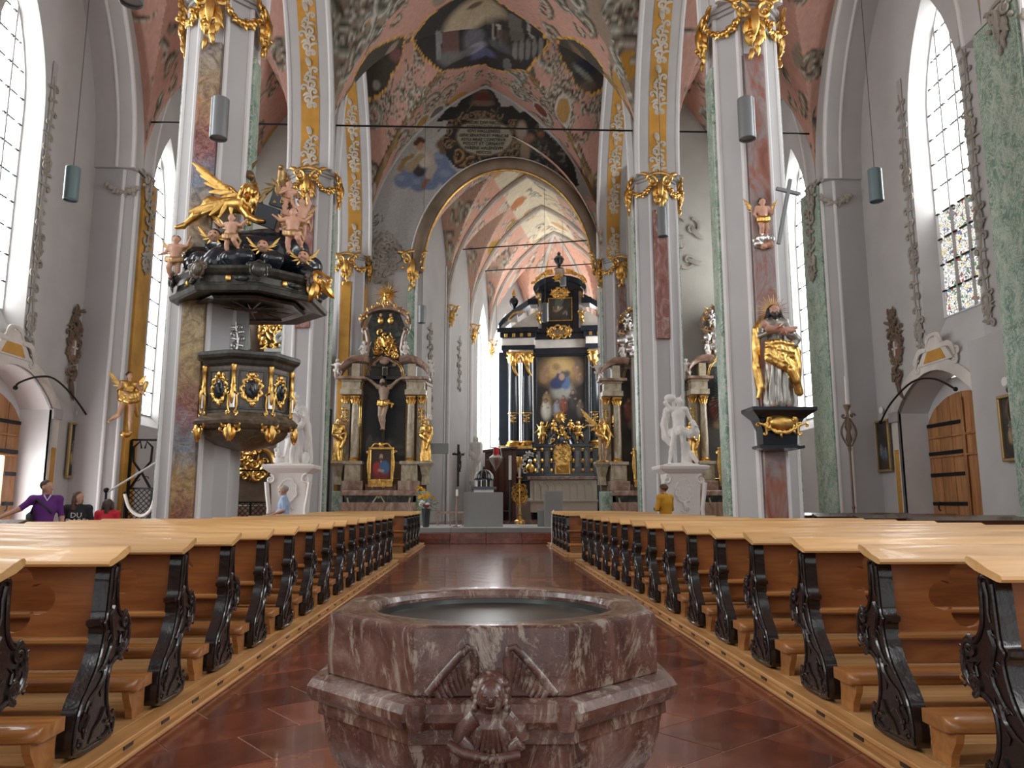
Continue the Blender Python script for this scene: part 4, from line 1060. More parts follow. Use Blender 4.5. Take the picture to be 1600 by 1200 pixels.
# darker benches of the side aisles: back board, seat, ends and rail
def aisle_bench(xa, xb, y, label, group):
    t = thing('aisle_bench', label, 'pew', (0, y, 0), 0, group)
    lo, hi = min(xa, xb), max(xa, xb)
    prof = [(-.17,1.06),(-.17,1.075),(.10,1.13),(.12,1.12),(.10,1.08)]
    MB().loft([[(lo, a, z) for a, z in prof], [(hi, a, z) for a, z in prof]], True, True).build('top_rail', M['dark_rail'], t, 30)
    MB().bbox(lo+.05, hi-.05, .0, .03, .2, 1.07, .005).build('backboard', M['board'], t)
    MB().bbox(lo+.05, hi-.05, .03, .42, .42, .46, .01).build('seat', M['bench'], t)
    for x in (lo+.03, hi-.03): MB().prism([(-.1,0),(.4,0),(.4,.6),(.12,.7),(.1,1.08),(0,1.08)], x-.03, x+.03, 'x').build('end_panel', M['carved'], t)
for k in range(4): aisle_bench(7.2, 10.4, 12.9+1.9*k, '%s dark topped bench in the right aisle counted from the camera' % ORD[k], 'right aisle benches')
for k in range(3): aisle_bench(-6.4, -9.8, 9.1+1.0*k, '%s dark topped bench in the left aisle counted from the camera' % ORD[k], 'left aisle benches')
# ---- the font
def font():
    t = thing('baptismal_font', 'octagonal red brown marble font with carved angel and dark metal basin', 'font', (.045, 3.2, 0), math.radians(-1.5))
    def octo(ap, z): r = ap/math.cos(PI/8); return [(r*math.cos(PI/8+k*PI/4), r*math.sin(PI/8+k*PI/4), z) for k in range(8)]
    def prof(L):
        b = MB(); b.loft([octo(a, z) for a, z in L], True, True); return b
    # rim: broad flat top with round opening, drawn as nested rings
    n = 48
    def oct_r(ap, a): q = (a+PI/8) % (PI/4)-PI/8; return ap/math.cos(q)
    b = MB(); rings = []
    for ap, z, mix in ((.60,.735,0), (.605,.74,0), (.607,.93,0), (.60,.948,0), (.585,.955,0), (.50,.955,1), (.485,.95,1), (.475,.93,1), (.47,.80,1)):
        ring = []
        for k in range(n):
            a = 2*PI*k/n; r = oct_r(ap, a) if mix == 0 else ap
            ring.append((r*math.cos(a), r*math.sin(a), z))
        rings.append(ring)
    recalc(b.loft(rings, True).build('bowl_rim', M['font'], t, 22))
    recalc(prof([(.60,.735),(.625,.735),(.655,.725),(.672,.70),(.672,.675),(.655,.65),(.63,.642),(.632,.60),(.615,.592),(.612,.57)]).build('moulding', M['font'], t, 25))
    recalc(prof([(.61,.572),(.605,.53),(.585,.46),(.54,.38),(.47,.30),(.38,.24),(.28,.205),(.24,.195)]).build('bowl', M['font'], t, 22))
    recalc(prof([(.24,.20),(.22,.12),(.28,.10),(.36,.09),(.38,.0)]).build('foot', M['font'], t, 25))
    # metal basin
    bs = [(.478,.90),(.478,.918),(.452,.918),(.448,.90),(.43,.84),(.37,.76),(.26,.70),(.1,.68),(.0,.678)]
    recalc(MB().lathe(bs, 64).build('metal_basin', M['basin'], t, 40))
    # carved angel on the front face (front = -y)
    yF = -.61
    b = MB()
    def ln(pts, r, r1, y=yF, fl=.6): 
        m = len(pts); rr = [r+(r1-r)*i/(m-1) for i in range(m)]; b.tube([(p[0], y, p[1]) for p in pts], rr, 8, True, ((0,-1,0), fl))
    for s in (-1, 1):
        # wing: raised leading edge and overlapping feathers
        ln([(s*.205,.745),(s*.16,.80),(s*.10,.865),(s*.075,.89),(s*.055,.885),(s*.052,.86)], .013, .012)
        for k in range(9):
            u = k/8; p = (s*(.06+.12*u), .872-.115*u); q = (s*(.05+.10*u), .80-.085*u)
            ln([p, ((p[0]+q[0])/2+s*.004, (p[1]+q[1])/2), q], .012, .006, yF+.001, .5)
        ln([(s*.052,.86),(s*.056,.80),(s*.05,.74),(s*.07,.70)], .016, .012)
        # sleeve and forearm
        ln([(s*.045,.685),(s*.085,.655),(s*.095,.62)], .038, .03, yF-.045, .8); ln([(s*.095,.62),(s*.05,.585),(s*.005,.592)], .03, .02, yF-.06, .8)
    b.build('wing_relief', M['font'], t, 60)
    b = MB()
    b.ball((0, yF-.055, .755), (.048, .05, .055), 16, 12); b.ball((0, yF-.035, .765), (.060, .05, .062), 16, 12)
    b.ball((0, yF-.104, .75), (.008, .012, .012), 8, 6)
    for s in (-1, 1):
        b.ball((s*.018, yF-.098, .763), (.009, .007, .006), 8, 6)
        for k in range(5): b.ball((s*(.045+.006*math.sin(k*2)), yF-.05, .79-.018*k), (.014, .02, .014), 8, 6)
    b.tube([(-.014, yF-.1, .729), (0, yF-.105, .727), (.014, yF-.1, .729)], .004, 6)
    b.tube([(0, yF-.04, .71), (0, yF-.04, .68)], .026, 10)
    b.loft([[(w_*math.cos(a), yF-.02+d*min(math.sin(a), .3), z) for a in [2*PI*k/20 for k in range(20)]] for w_, d, z in ((.03,.03,.70),(.07,.05,.685),(.085,.06,.65),(.085,.062,.61),(.095,.06,.56),(.10,.05,.53))], True, True)
    for k in range(6): x = -.05+.02*k; b.tube([(x*.5, yF-.08, .66), (x*.9, yF-.085, .60), (x*1.2, yF-.075, .54)], .006, 5)
    b.tube([(-.13, yF-.06, .61), (-.08, yF-.085, .59), (0, yF-.095, .578), (.09, yF-.08, .585)], .016, 8)
    b.build('angel_relief', M['font'], t, 60)
    for s in (-1, 1):   # moulding broken off beside the angel
        recalc(MB().lathe([(.0, -.045), (.028, -.04), (.034, 0), (.028, .04), (0, .045)], 10, (s*.235, yF-.055, .69)).build('moulding_stop', M['font'], t, 40))
    return t
font()
# ------------------------------------------------------------------ figures: one continuous surface grown round a posed skeleton
def V3(p): return np.array(p, dtype=float)
class Body:
    def __init__(s): s.p = []
    def cap(s, a, b, ra, rb=None, m=0, k=.02, fold=None): s.p.append(('c', V3(a), V3(b), ra, ra if rb is None else rb, m, k, fold)); return s
    def ell(s, c, r, m=0, k=.02, fold=None): s.p.append(('e', V3(c), V3(r), None, None, m, k, fold)); return s
    def path(s, pts, r, r1=None, m=0, k=.02, fold=None):
        r1 = r if r1 is None else r1; n = len(pts)-1
        for i in range(n): s.cap(pts[i], pts[i+1], r+(r1-r)*i/n, r+(r1-r)*(i+1)/n, m, k, fold)
        return s
    def mesh(s, name, mats, h=.02, parent=None):
        lo = np.array([1e9]*3); hi = -lo
        for q in s.p:
            if q[0] == 'c': R = max(q[3], q[4]); a = np.minimum(q[1], q[2])-R; b = np.maximum(q[1], q[2])+R
            else: a = q[1]-q[2]; b = q[1]+q[2]
            lo = np.minimum(lo, a); hi = np.maximum(hi, b)
        lo -= 3*h+.015; hi += 3*h+.015
        n = np.ceil((hi-lo)/h).astype(int)+1
        D = np.full(n, 9.0, np.float32); I = np.zeros(n, np.int8); B = np.full(n, 9.0, np.float32)
        ax = [lo[i]+h*np.arange(n[i]) for i in range(3)]
        for q in s.p:
            k = q[6]; f = q[7]; ext = k+3*h+(f[0]*1.5 if f else 0)
            if q[0] == 'c': R = max(q[3], q[4]); a = np.minimum(q[1], q[2])-R-ext; b = np.maximum(q[1], q[2])+R+ext
            else: a = q[1]-q[2]-ext; b = q[1]+q[2]+ext
            i0 = np.clip(((a-lo)/h).astype(int), 0, n-1); i1 = np.clip(((b-lo)/h).astype(int)+2, 1, n)
            sl = tuple(slice(i0[i], i1[i]) for i in range(3))
            X = ax[0][sl[0]][:, None, None]; Y = ax[1][sl[1]][None, :, None]; Z = ax[2][sl[2]][None, None, :]
            if q[0] == 'c':
                A, Bv = q[1], q[2]; d = Bv-A; L2 = float(d@d) or 1e-9
                t = np.clip(((X-A[0])*d[0]+(Y-A[1])*d[1]+(Z-A[2])*d[2])/L2, 0, 1)
                dd = np.sqrt((X-A[0]-t*d[0])**2+(Y-A[1]-t*d[1])**2+(Z-A[2]-t*d[2])**2)-(q[3]+(q[4]-q[3])*t)
            else:
                c, r = q[1], q[2]; dd = (np.sqrt(((X-c[0])/r[0])**2+((Y-c[1])/r[1])**2+((Z-c[2])/r[2])**2)-1)*min(r)
                t = .5
            if f:
                c = q[1] if q[0] == 'e' else (q[1]+(q[2]-q[1])*.5)
                ph = np.arctan2(Y-c[1], X-c[0]); dd = dd+f[0]*(np.sin(f[1]*ph+f[2]*Z+1.3*np.sin(3*Z*f[3] if len(f) > 3 else Z))+.35*np.sin(2.3*f[1]*ph-f[2]*1.7*Z))
            D0 = D[sl]; hh = np.clip(.5+.5*(D0-dd)/k, 0, 1)
            D[sl] = dd*hh+D0*(1-hh)-k*hh*(1-hh)
            better = dd < B[sl]; B[sl] = np.where(better, dd, B[sl]); I[sl] = np.where(better, q[5], I[sl])
        S = D < 0
        cs = [(i, j, k) for i in (0, 1) for j in (0, 1) for k in (0, 1)]
        cnt = sum(S[c[0]:n[0]-1+c[0], c[1]:n[1]-1+c[1], c[2]:n[2]-1+c[2]].astype(np.int8) for c in cs)
        act = (cnt > 0) & (cnt < 8); ai, aj, ak = np.nonzero(act)
        idx = np.full(act.shape, -1, np.int64); idx[act] = np.arange(len(ai))
        pos = np.zeros((len(ai), 3)); num = np.zeros(len(ai))
        for a in cs:
            for e in range(3):
                if a[e]: continue
                b = list(a); b[e] = 1
                d0 = D[ai+a[0], aj+a[1], ak+a[2]]; d1 = D[ai+b[0], aj+b[1], ak+b[2]]; cr = (d0 < 0) != (d1 < 0)
                t = np.where(cr, d0/np.where(cr, d0-d1, 1), 0)
                p = np.tile(np.array(a, float), (len(ai), 1)); p[:, e] += t; pos += p*cr[:, None]; num += cr
        Vt = lo+h*(np.stack([ai, aj, ak], -1)+pos/num[:, None]); Fs = []
        for e in range(3):
            u, v = (e+1) % 3, (e+2) % 3
            sl0 = [slice(None)]*3; sl1 = [slice(None)]*3; sl0[e] = slice(0, -1); sl1[e] = slice(1, None)
            A_ = S[tuple(sl0)]; B_ = S[tuple(sl1)]; cr = np.argwhere(A_ != B_)
            cr = cr[(cr[:, u] > 0) & (cr[:, v] > 0) & (cr[:, u] < n[u]-1) & (cr[:, v] < n[v]-1)]
            def cell(du, dv): c = cr.copy(); c[:, u] -= du; c[:, v] -= dv; return idx[c[:, 0], c[:, 1], c[:, 2]]
            Q = np.stack([cell(1, 1), cell(0, 1), cell(0, 0), cell(1, 0)], -1)
            fl = ~A_[cr[:, 0], cr[:, 1], cr[:, 2]]; Q[fl] = Q[fl][:, ::-1]; Fs.append(Q)
        Fq = np.concatenate(Fs); Fq = Fq[(Fq >= 0).all(1)]
        o = colour_mesh(name, Vt, Fq, None, mats[0], parent, 60)
        for q in mats[1:]: o.data.materials.append(q)
        if len(mats) > 1:
            mi = I[ai, aj, ak]; o.data.polygons.foreach_set('material_index', mi[Fq[:, 0]].astype(np.int32)); o.data.update()
        return o
_cm = {}
def cmat(rgb, rough=.6, metal=0.0):
    k = (tuple(rgb), rough, metal)
    if k not in _cm: _cm[k] = newmat('colour_%d' % len(_cm), rgb, rough, metal)
    return _cm[k]
REST = dict(head=(0,-.01,.925), neck=(0,0,.845), chest=(0,0,.735), waist=(0,0,.62), pelvis=(0,0,.53), shl=(-.105,0,.815), shr=(.105,0,.815),
            ell=(-.15,.01,.645), elr=(.15,.01,.645), wrl=(-.155,-.04,.49), wrr=(.155,-.04,.49), hil=(-.052,0,.51), hir=(.052,0,.51),
            knl=(-.056,-.012,.285), knr=(.056,-.012,.285), anl=(-.06,.01,.045), anr=(.06,.01,.045))
def figure(H, pose=None, skin=0, hair=1, top=None, sleeve=None, legs=None, robe=None, shoe=None, hl='short', fat=1.0, child=False, hands=True, look=(0, -1), beard=None, belly=0, extra=None):
    """skeleton in units of height; material numbers per region. look = facing of the head"""
    J = {k: V3(v) for k, v in REST.items()}
    if child:
        J['head'] = V3((0,-.01,.875)); J['neck'] = V3((0,0,.77)); J['shl'] = V3((-.12,0,.74)); J['shr'] = V3((.12,0,.74)); J['chest'] = V3((0,0,.66)); J['waist'] = V3((0,0,.54)); J['pelvis'] = V3((0,0,.45))
        J['hil'] = V3((-.06,0,.43)); J['hir'] = V3((.06,0,.43)); J['knl'] = V3((-.075,-.02,.24)); J['knr'] = V3((.075,-.02,.24)); J['ell'] = V3((-.19,0,.6)); J['elr'] = V3((.19,0,.6)); J['wrl'] = V3((-.22,-.06,.47)); J['wrr'] = V3((.22,-.06,.47))
    for k, v in (pose or {}).items(): J[k] = V3(v)
    J = {k: v*H for k, v in J.items()}
    b = Body(); u = H; f = fat*(1.45 if child else 1.0); hs = 1.5 if child else 1.0
    tp = skin if top is None else top; lg = skin if legs is None else legs; sv = tp if sleeve is None or sleeve == 'short' else sleeve
    K = .018*u
    # torso
    b.ell(J['chest'], (.098*u*f, .066*u*f, .105*u), tp, K); b.cap(J['waist'], J['pelvis'], .068*u*f, .078*u*f, tp, .03*u); b.cap(J['chest'], J['waist'], .075*u*f, .066*u*f, tp, .03*u)
    if belly: b.ell(J['waist']+V3((0, -.03*u, -.02*u)), (.085*u, .085*u, .08*u), tp, .03*u)
    b.cap(J['shl'], J['shr'], .042*u*f, None, tp, .025*u); b.cap(J['chest']+V3((0,0,.05*u)), J['neck'], .05*u*f, .032*u*f, tp, .02*u)
    b.cap(J['neck'], J['head']+V3((0,.005*u,-.03*u)), .03*u*hs**.5, .03*u*hs**.5, skin, .008*u)
    # head
    hd = J['head']; L = V3((look[0], look[1], 0)); L = L/np.linalg.norm(L); Rr = V3((-L[1], L[0], 0)); q = u*hs
    def hp(fwd, side, up): return hd+L*fwd*q+Rr*side*q+V3((0,0,up*q))
    b.ell(hp(0,0,.008), (.047*q,)*2+(.058*q,), skin, .006*q); b.cap(hp(.012,0,-.012), hp(.022,0,-.042), .036*q, .022*q, skin, .012*q)
    b.cap(hp(.046,0,.006), hp(.058,0,-.014), .006*q, .010*q, skin, .006*q)
    b.cap(hp(.043,-.02,.016), hp(.043,.02,.016), .008*q, None, skin, .008*q)
    for s in (-1, 1): b.ell(hp(-.002, s*.048, -.004), (.010*q, .010*q, .016*q), skin, .004*q)
    b.cap(hp(.043,-.011,-.030), hp(.043,.011,-.030), .005*q, None, skin, .003*q)
    if hl:
        b.ell(hp(-.013,0,.024), (.052*q,)*2+(.05*q,), hair, .004*q)
        if hl in ('long', 'mid'):
            for s in (-1, 1): b.path([hp(-.01, s*.045, .02), hp(-.012, s*.054, -.03), hp(-.012, s*.058, -.075 if hl == 'mid' else -.12)], .022*q, .018*q, hair, .01*q)
            b.cap(hp(-.035,0,0), hp(-.04,0,-.09), .038*q, .03*q, hair, .01*q)
        if hl == 'curly':
            g = random.Random(4)
            for i in range(26): a = g.uniform(-2.2, 2.2)+PI; e = g.uniform(-.1, 1.3); b.ell(hp(-.01+.05*math.cos(a)*math.cos(e), .052*math.sin(a)*math.cos(e), .02+.05*math.sin(e)), (.017*q,)*3, hair, .004*q)
    if beard is not None:
        b.cap(hp(.03,0,-.045), hp(.034,0,-.075), .024*q, .012*q, beard, .008*q); b.cap(hp(.02,-.028,-.03), hp(.03,0,-.05), .014*q, .016*q, beard, .006*q); b.cap(hp(.02,.028,-.03), hp(.03,0,-.05), .014*q, .016*q, beard, .006*q)
        b.cap(hp(.045,-.014,-.024), hp(.045,.014,-.024), .006*q, None, beard, .003*q)
    # arms with hands
    af = f**.8
    for sd in 'lr':
        S_, E_, W_ = J['sh'+sd], J['el'+sd], J['wr'+sd]
        b.cap(S_, E_, .034*u*af, .026*u*af, sv, K)
        b.cap(E_, W_, .026*u*af, .017*u*af, sleeve if isinstance(sleeve, int) else skin if top is None or sleeve == 'short' else sv, .012*u)
        d = W_-E_; d = d/(np.linalg.norm(d) or 1); c = np.cross(d, V3((0,0,1)));
        if np.linalg.norm(c) < .2: c = np.cross(d, V3((0,1,0)))
        c = c/np.linalg.norm(c); n_ = np.cross(d, c)
        b.cap(W_, W_+d*.035*u, .014*u*af, .018*u*af, skin, .008*u)
        if hands:
            for i in range(4):
                o = (i-1.5)*.0105*u; l = (.040, .046, .044, .034)[i]*u; r = .0068*u*af
                k0 = W_+d*.045*u+c*o; k1 = k0+d*l*.55-n_*.004*u; b.cap(k0, k1, r, r*.95, skin, .003*u); b.cap(k1, k1+d*l*.4-n_*.014*u, r*.95, r*.8, skin, .003*u)
            b.cap(W_+d*.018*u+c*.016*u, W_+d*.04*u+c*.034*u, .0085*u*af, .007*u, skin, .005*u); b.cap(W_+d*.04*u+c*.034*u, W_+d*.058*u+c*.036*u-n_*.006*u, .007*u*af, .006*u, skin, .003*u)
    # legs
    for sd in 'lr':
        H_, N_, A_ = J['hi'+sd], J['kn'+sd], J['an'+sd]
        b.cap(H_, N_, .052*u*f, .036*u*f, lg, .025*u); b.cap(N_, N_+(A_-N_)*.4, .036*u*f, .036*u*f, lg, .02*u); b.cap(N_+(A_-N_)*.4, A_, .034*u*f, .02*u*f, lg, .02*u)
        tx = J.get('to'+sd, A_+V3((.012*u*(1 if sd == 'r' else -1), -.085*u, -.022*u))); b.cap(A_+V3((0,.012*u,-.018*u)), tx, .022*u*f**.5, .018*u*f**.5, lg if shoe is None else shoe, .012*u)
        if shoe is None:
            for i in range(3): b.cap(tx+V3((( i-1)*.012*u, -.01*u, 0)), tx+V3(((i-1)*.013*u, -.024*u, -.004*u)), .008*u, .007*u, skin, .003*u)
    if robe is not None:
        P_ = J['pelvis']
        b.cap(P_+V3((0,0,.03*u)), V3((P_[0]*.6,0,.06*u)), .085*u, .125*u, robe, .03*u, (.014*u, 9, 3.0/u, 2))
        b.cap(J['waist'], P_, .078*u, .09*u, robe, .03*u, (.006*u, 11, 2.0))
    if extra: extra(b, J, u)
    return b
def drape(b, pts, r, m, u, n=3, sp=.022, k=.015):        # parallel folds of a mantle
    for i in range(n):
        o = (i-(n-1)/2)*sp*u; b.path([V3(p)*u+V3((0, -.008*u*(i % 2), o)) for p in pts], r*u, r*u*.8, m, k*u*.7, (.0045*u, 6, 26.0/u))
def wing(parent, root, up, out, L, m, n=7, name='wing', flip=1):
    b = MB(); R0 = Vector(root); U = Vector(up).normalized(); O = Vector(out); O = (O-U*O.dot(U)).normalized(); N_ = U.cross(O).normalized()
    b.tube([R0, R0+O*L*.18+U*L*.25, R0+O*L*.42+U*L*.42], [L*.03, L*.045, L*.025], 8)
    for k in range(n):
        t = k/(n-1); s0 = R0+(O*.42+U*.42)*L*t+N_*.01*k*L; d = (U*(1-.9*(1-t))*.9+O*(.35+.5*t)-U*(1-t)*.55).normalized(); l = L*(.34+.34*t)
        b.tube([s0, s0+d*l*.5, s0+d*l], [L*.05, L*.075, L*.02], 6, True, (tuple(N_), .3))
        b.tube([s0-d*L*.02, s0+d*l*.32, s0+d*l*.5], [L*.045, L*.055, L*.015], 6, True, (tuple(N_), .5))
    return b.build(name, m, parent, 60)
SK, HB = (.60,.34,.23), (.04,.022,.014)
# ---- visitors
def person(name_label, loc, rz, body, mats, extras=None):
    t = thing('person', name_label, 'person', loc, rz)
    body.mesh('body', mats, .0115, t)
    if extras: extras(t)
    return t
def _people():
    skin = cmat((.45,.25,.17), .55); dark = cmat(HB, .6)
    jeans = cmat((.035,.04,.06), .8); shoe = cmat((.03,.025,.02), .6)
    p = at(70, 800, 13.0)
    def bag(t):
        b = MB(); b.bbox(-.24, .02, .10, .26, .86, 1.22, .05); b.tube([(-.18, .12, 1.2), (-.14, -.12, 1.42), (.1, -.13, 1.2)], .022, 6); b.build('shoulder_bag', cmat((.02,.022,.03), .6), t, 40)
        MB().tube([(-.05, -.145, 1.49), (0, -.165, 1.40), (.05, -.145, 1.49)], .012, 6).build('collar', cmat((.6,.58,.6), .7), t, 40)
    person('person in purple polo shirt with dark shoulder bag, left arm stretched towards the door', (p.x, p.y, 0), math.radians(35),
        figure(1.74, dict(ell=(-.20,.01,.73), wrl=(-.335,.0,.66), elr=(.14,.0,.655), wrr=(.15,-.03,.52)), 0, 1, top=2, sleeve='short', legs=3, shoe=4, hl='short', look=(.7,-.7)), [skin, dark, cmat((.10,.016,.16), .8), jeans, shoe], bag)
    p = at(121, 800, 13.4)
    def tee(t):
        for k, (s_, z) in enumerate((('DU', 1.12), ('DARF', 1.02))):
            me = text_mesh(s_, .12, .004); me.materials.append(cmat((.55,.55,.55), .8)); o = link('shirt_print', me, t); o.location = (.0, -.135, z); o.rotation_euler = (PI/2, 0, 0)
    person('long-haired person in black printed t-shirt looking right', (p.x, p.y, 0), math.radians(20),
        figure(1.56, dict(), 0, 1, top=2, sleeve='short', legs=3, shoe=4, hl='long', look=(.8,-.5)), [skin, cmat((.07,.03,.016), .6), cmat((.014,.014,.018), .85), jeans, shoe], tee)
    p = at(168, 800, 14.1)
    person('child in bright red t-shirt seen from behind, looking away', (p.x, p.y, 0), math.radians(190),
        figure(1.44, dict(), 0, 1, top=2, sleeve='short', legs=3, shoe=4, hl='mid'), [skin, cmat((.05,.028,.018), .6), cmat((.50,.015,.03), .8), jeans, shoe])
    p = at(443, 800, 19.2)
    person('grey-haired man in pale blue shirt, forearm raised, in profile', (p.x, p.y, 0), math.radians(-75),
        figure(1.80, dict(ell=(-.15,.0,.66), wrl=(-.10,-.14,.62), elr=(.16,.0,.66), wrr=(.10,-.15,.60)), 0, 1, top=2, sleeve='short', legs=3, shoe=4, hl='short', belly=1), [skin, cmat((.30,.29,.28), .6), cmat((.36,.48,.66), .8), cmat((.04,.045,.06), .8), shoe])
    p = at(1040, 800, 19.2)
    def camera_(t):
        b = MB(); b.bbox(-.16, -.02, -.34, -.26, 1.16, 1.27, .015); b.tube([(-.09, -.34, 1.215), (-.09, -.44, 1.215)], .045, 12); b.build('camera', cmat((.012,.012,.013), .4), t, 40)
        MB().tube([(-.07, -.02, 1.60), (0, .055, 1.58), (.07, -.02, 1.60)], .018, 6).build('camera_strap', cmat((.012,.012,.013), .6), t, 40)
    person('person in mustard yellow jacket holding a black camera, seen from behind', (p.x, p.y, 0), math.radians(215),
        figure(1.84, dict(ell=(-.16,-.03,.66), wrl=(-.10,-.14,.66), elr=(.15,-.02,.66), wrr=(-.02,-.15,.66), head=(0,-.03,.92)), 0, 1, top=2, sleeve=2, legs=3, shoe=4, hl='curly', fat=1.12), [skin, cmat((.09,.045,.02), .6), cmat((.55,.27,.012), .8), cmat((.25,.2,.15), .8), shoe], camera_)
_people()
# ---- free-standing white statues on their pedestals
def pedestal(x, y, label):
    t = thing('pedestal', label, 'pedestal', (x, y, 0), 0, 'stone pedestals')
    m = M['whitestone']
    MB().prism([(-.66,-.5),(.66,-.5),(.66,.5),(-.66,.5)], 0, .22, 'z').prism([(-.60,-.44),(.60,-.44),(.60,.44),(-.60,.44)], .22, .32, 'z').build('plinth', m, t)
    MB().loft([[(-a,-d,z),(a,-d,z),(a,d,z),(-a,d,z)] for a, d, z in ((.46,.36,.32),(.44,.35,.9),(.46,.36,1.6),(.50,.39,2.2))], True, True).build('shaft', m, t)
    for s in (-1, 1):
        o = Orn(3, .1, 1.0); o.volute((s*.50, 2.02), .155, 1.6, PI/2, s, .3); o.line([(s*.60,1.95),(s*.56,1.6),(s*.50,1.2),(s*.52,.9),(s*.60,.75)], .065, .055); o.volute((s*.54, .55), .17, 1.6, -PI/2, -s, .3)
        q = o.build('scroll_bracket', m, t); q.location = (0, -.36, 0)
    MB().loft([[(-a,-d,z),(a,-d,z),(a,d,z),(-a,d,z)] for a, d, z in ((.52,.40,2.2),(.62,.48,2.27),(.70,.54,2.33),(.72,.56,2.40),(.70,.54,2.43),(.55,.42,2.45))], True, True).build('cap', m, t)
    o = Orn(9, .05, .6); o.frame((0, 1.72), .22, .30, .035, 8); o.leaf((0, 1.42), -PI/2, .3, .05); o.volute((.05, 1.2), .1, 1.4, 0, 1, .25); o.volute((-.07, 1.08), .08, 1.4, 2, -1, .25); o.cscroll((-.14, 2.05), (.14, 2.05), .08, .03)
    q = o.build('cartouche', m, t); q.location = (0, -.365, 0)
    return t
def _white():
    m = M['whitestone']
    xl, xr, y = at(459, 760, 22.5).x, at(1060, 760, 22.5).x, 22.24
    pedestal(xl, y, 'white scroll pedestal under the helmeted statue by the left pier'); pedestal(xr, y, 'white scroll pedestal under the bare-chested statue by the right pier')
    def ex(b, J, u):
        b.ell(J['head']+V3((0,.005,.05*u)), (.058*u,.062*u,.05*u), 0, .01); b.path([J['head']+V3((0,.05*u,.06*u)), J['head']+V3((0,.0,.115*u)), J['head']+V3((0,-.04*u,.09*u))], .018*u, .014*u, 0, .01)
        drape(b, [(.10,.03,.80),(.14,-.04,.68),(.10,-.10,.56),(-.02,-.11,.48),(-.12,-.06,.42)], .028, 0, u, 3, .03); drape(b, [(.12,.08,.80),(.19,.08,.55),(.22,.05,.3),(.24,.04,.06)], .05, 0, u, 2, .02)
        b.path([V3((.15,-.02,.62))*u, V3((.20,-.02,.40))*u, V3((.17,.0,.22))*u], .05*u, .035*u, 0, .02); b.ell(V3((-.17,-.02,.06))*u, (.10*u,.07*u,.06*u), 0, .02); b.ell(V3((-.20,-.07,.14))*u, (.05*u,.05*u,.05*u), 0, .02); b.path([V3((-.12,.0,.10))*u, V3((-.22,.02,.13))*u, V3((-.25,.0,.22))*u, V3((-.20,0,.25))*u], .02*u, .012*u, 0, .01)
        b.ell(V3((0,0,.012))*u, (.24*u,.13*u,.03*u), 0, .01); b.ell(V3((.17,-.06,.1))*u, (.06*u,.06*u,.09*u), 0, .03)
    t = thing('statue', 'white stone statue of a helmeted robed figure with a small beast at its feet', 'statue', (xl, y, 2.44), math.radians(14))
    figure(2.0, dict(ell=(-.15,-.06,.68), wrl=(-.02,-.12,.73), elr=(.16,-.04,.66), wrr=(.07,-.13,.70), knl=(-.06,-.05,.29)), 0, 0, robe=0, extra=ex, look=(.4,-.9)).mesh('figure', [m], .02, t)
    def ex2(b, J, u):
        drape(b, [(-.15,.06,.80),(-.20,.07,.60),(-.19,.06,.42),(-.12,.05,.34)], .055, 0, u, 2, .02); drape(b, [(-.12,.03,.47),(.02,-.09,.50),(.14,-.08,.45),(.24,-.04,.50),(.21,.02,.58)], .036, 0, u, 3, .03)
        b.path([V3((.20,-.03,.62))*u, V3((.26,-.04,.48))*u, V3((.24,-.05,.40))*u], .04*u, .025*u, 0, .02); b.path([V3((.04,-.05,.47))*u, V3((.05,-.05,.34))*u, V3((.09,0,.2))*u], .045*u, .02*u, 0, .02, (.006, 7, 4.0))
        b.ell(V3((-.11,.01,.985))*u, (.085*u,.06*u,.06*u), 0, .02); b.path([V3((.03,.0,.97))*u, V3((.05,0,1.03))*u], .02*u, .006*u, 0, .01); b.path([V3((.16,.0,.18))*u, V3((.24,.0,.06))*u], .035*u, .03*u, 0, .02); b.cap(V3((.1,.05,.3))*u, V3((.1,.05,.03))*u, .06*u, .08*u, 0, .03); b.ell(V3((.02,0,.012))*u, (.26*u,.14*u,.03*u), 0, .01)
    t = thing('statue', 'white stone statue of a bare-chested man, one arm raised over his head', 'statue', (xr, y, 2.44), math.radians(-8))
    figure(2.02, dict(ell=(-.185,-.02,.915), wrl=(-.09,.01,.985), elr=(.17,.02,.68), wrr=(.22,-.06,.60), knl=(-.10,-.06,.30), anl=(-.15,-.02,.045), hil=(-.055,-.01,.50), pelvis=(-.01,0,.53), head=(.02,-.02,.92)), 0, 0, extra=ex2, look=(.75,-.6)).mesh('figure', [m], .02, t)
_white()
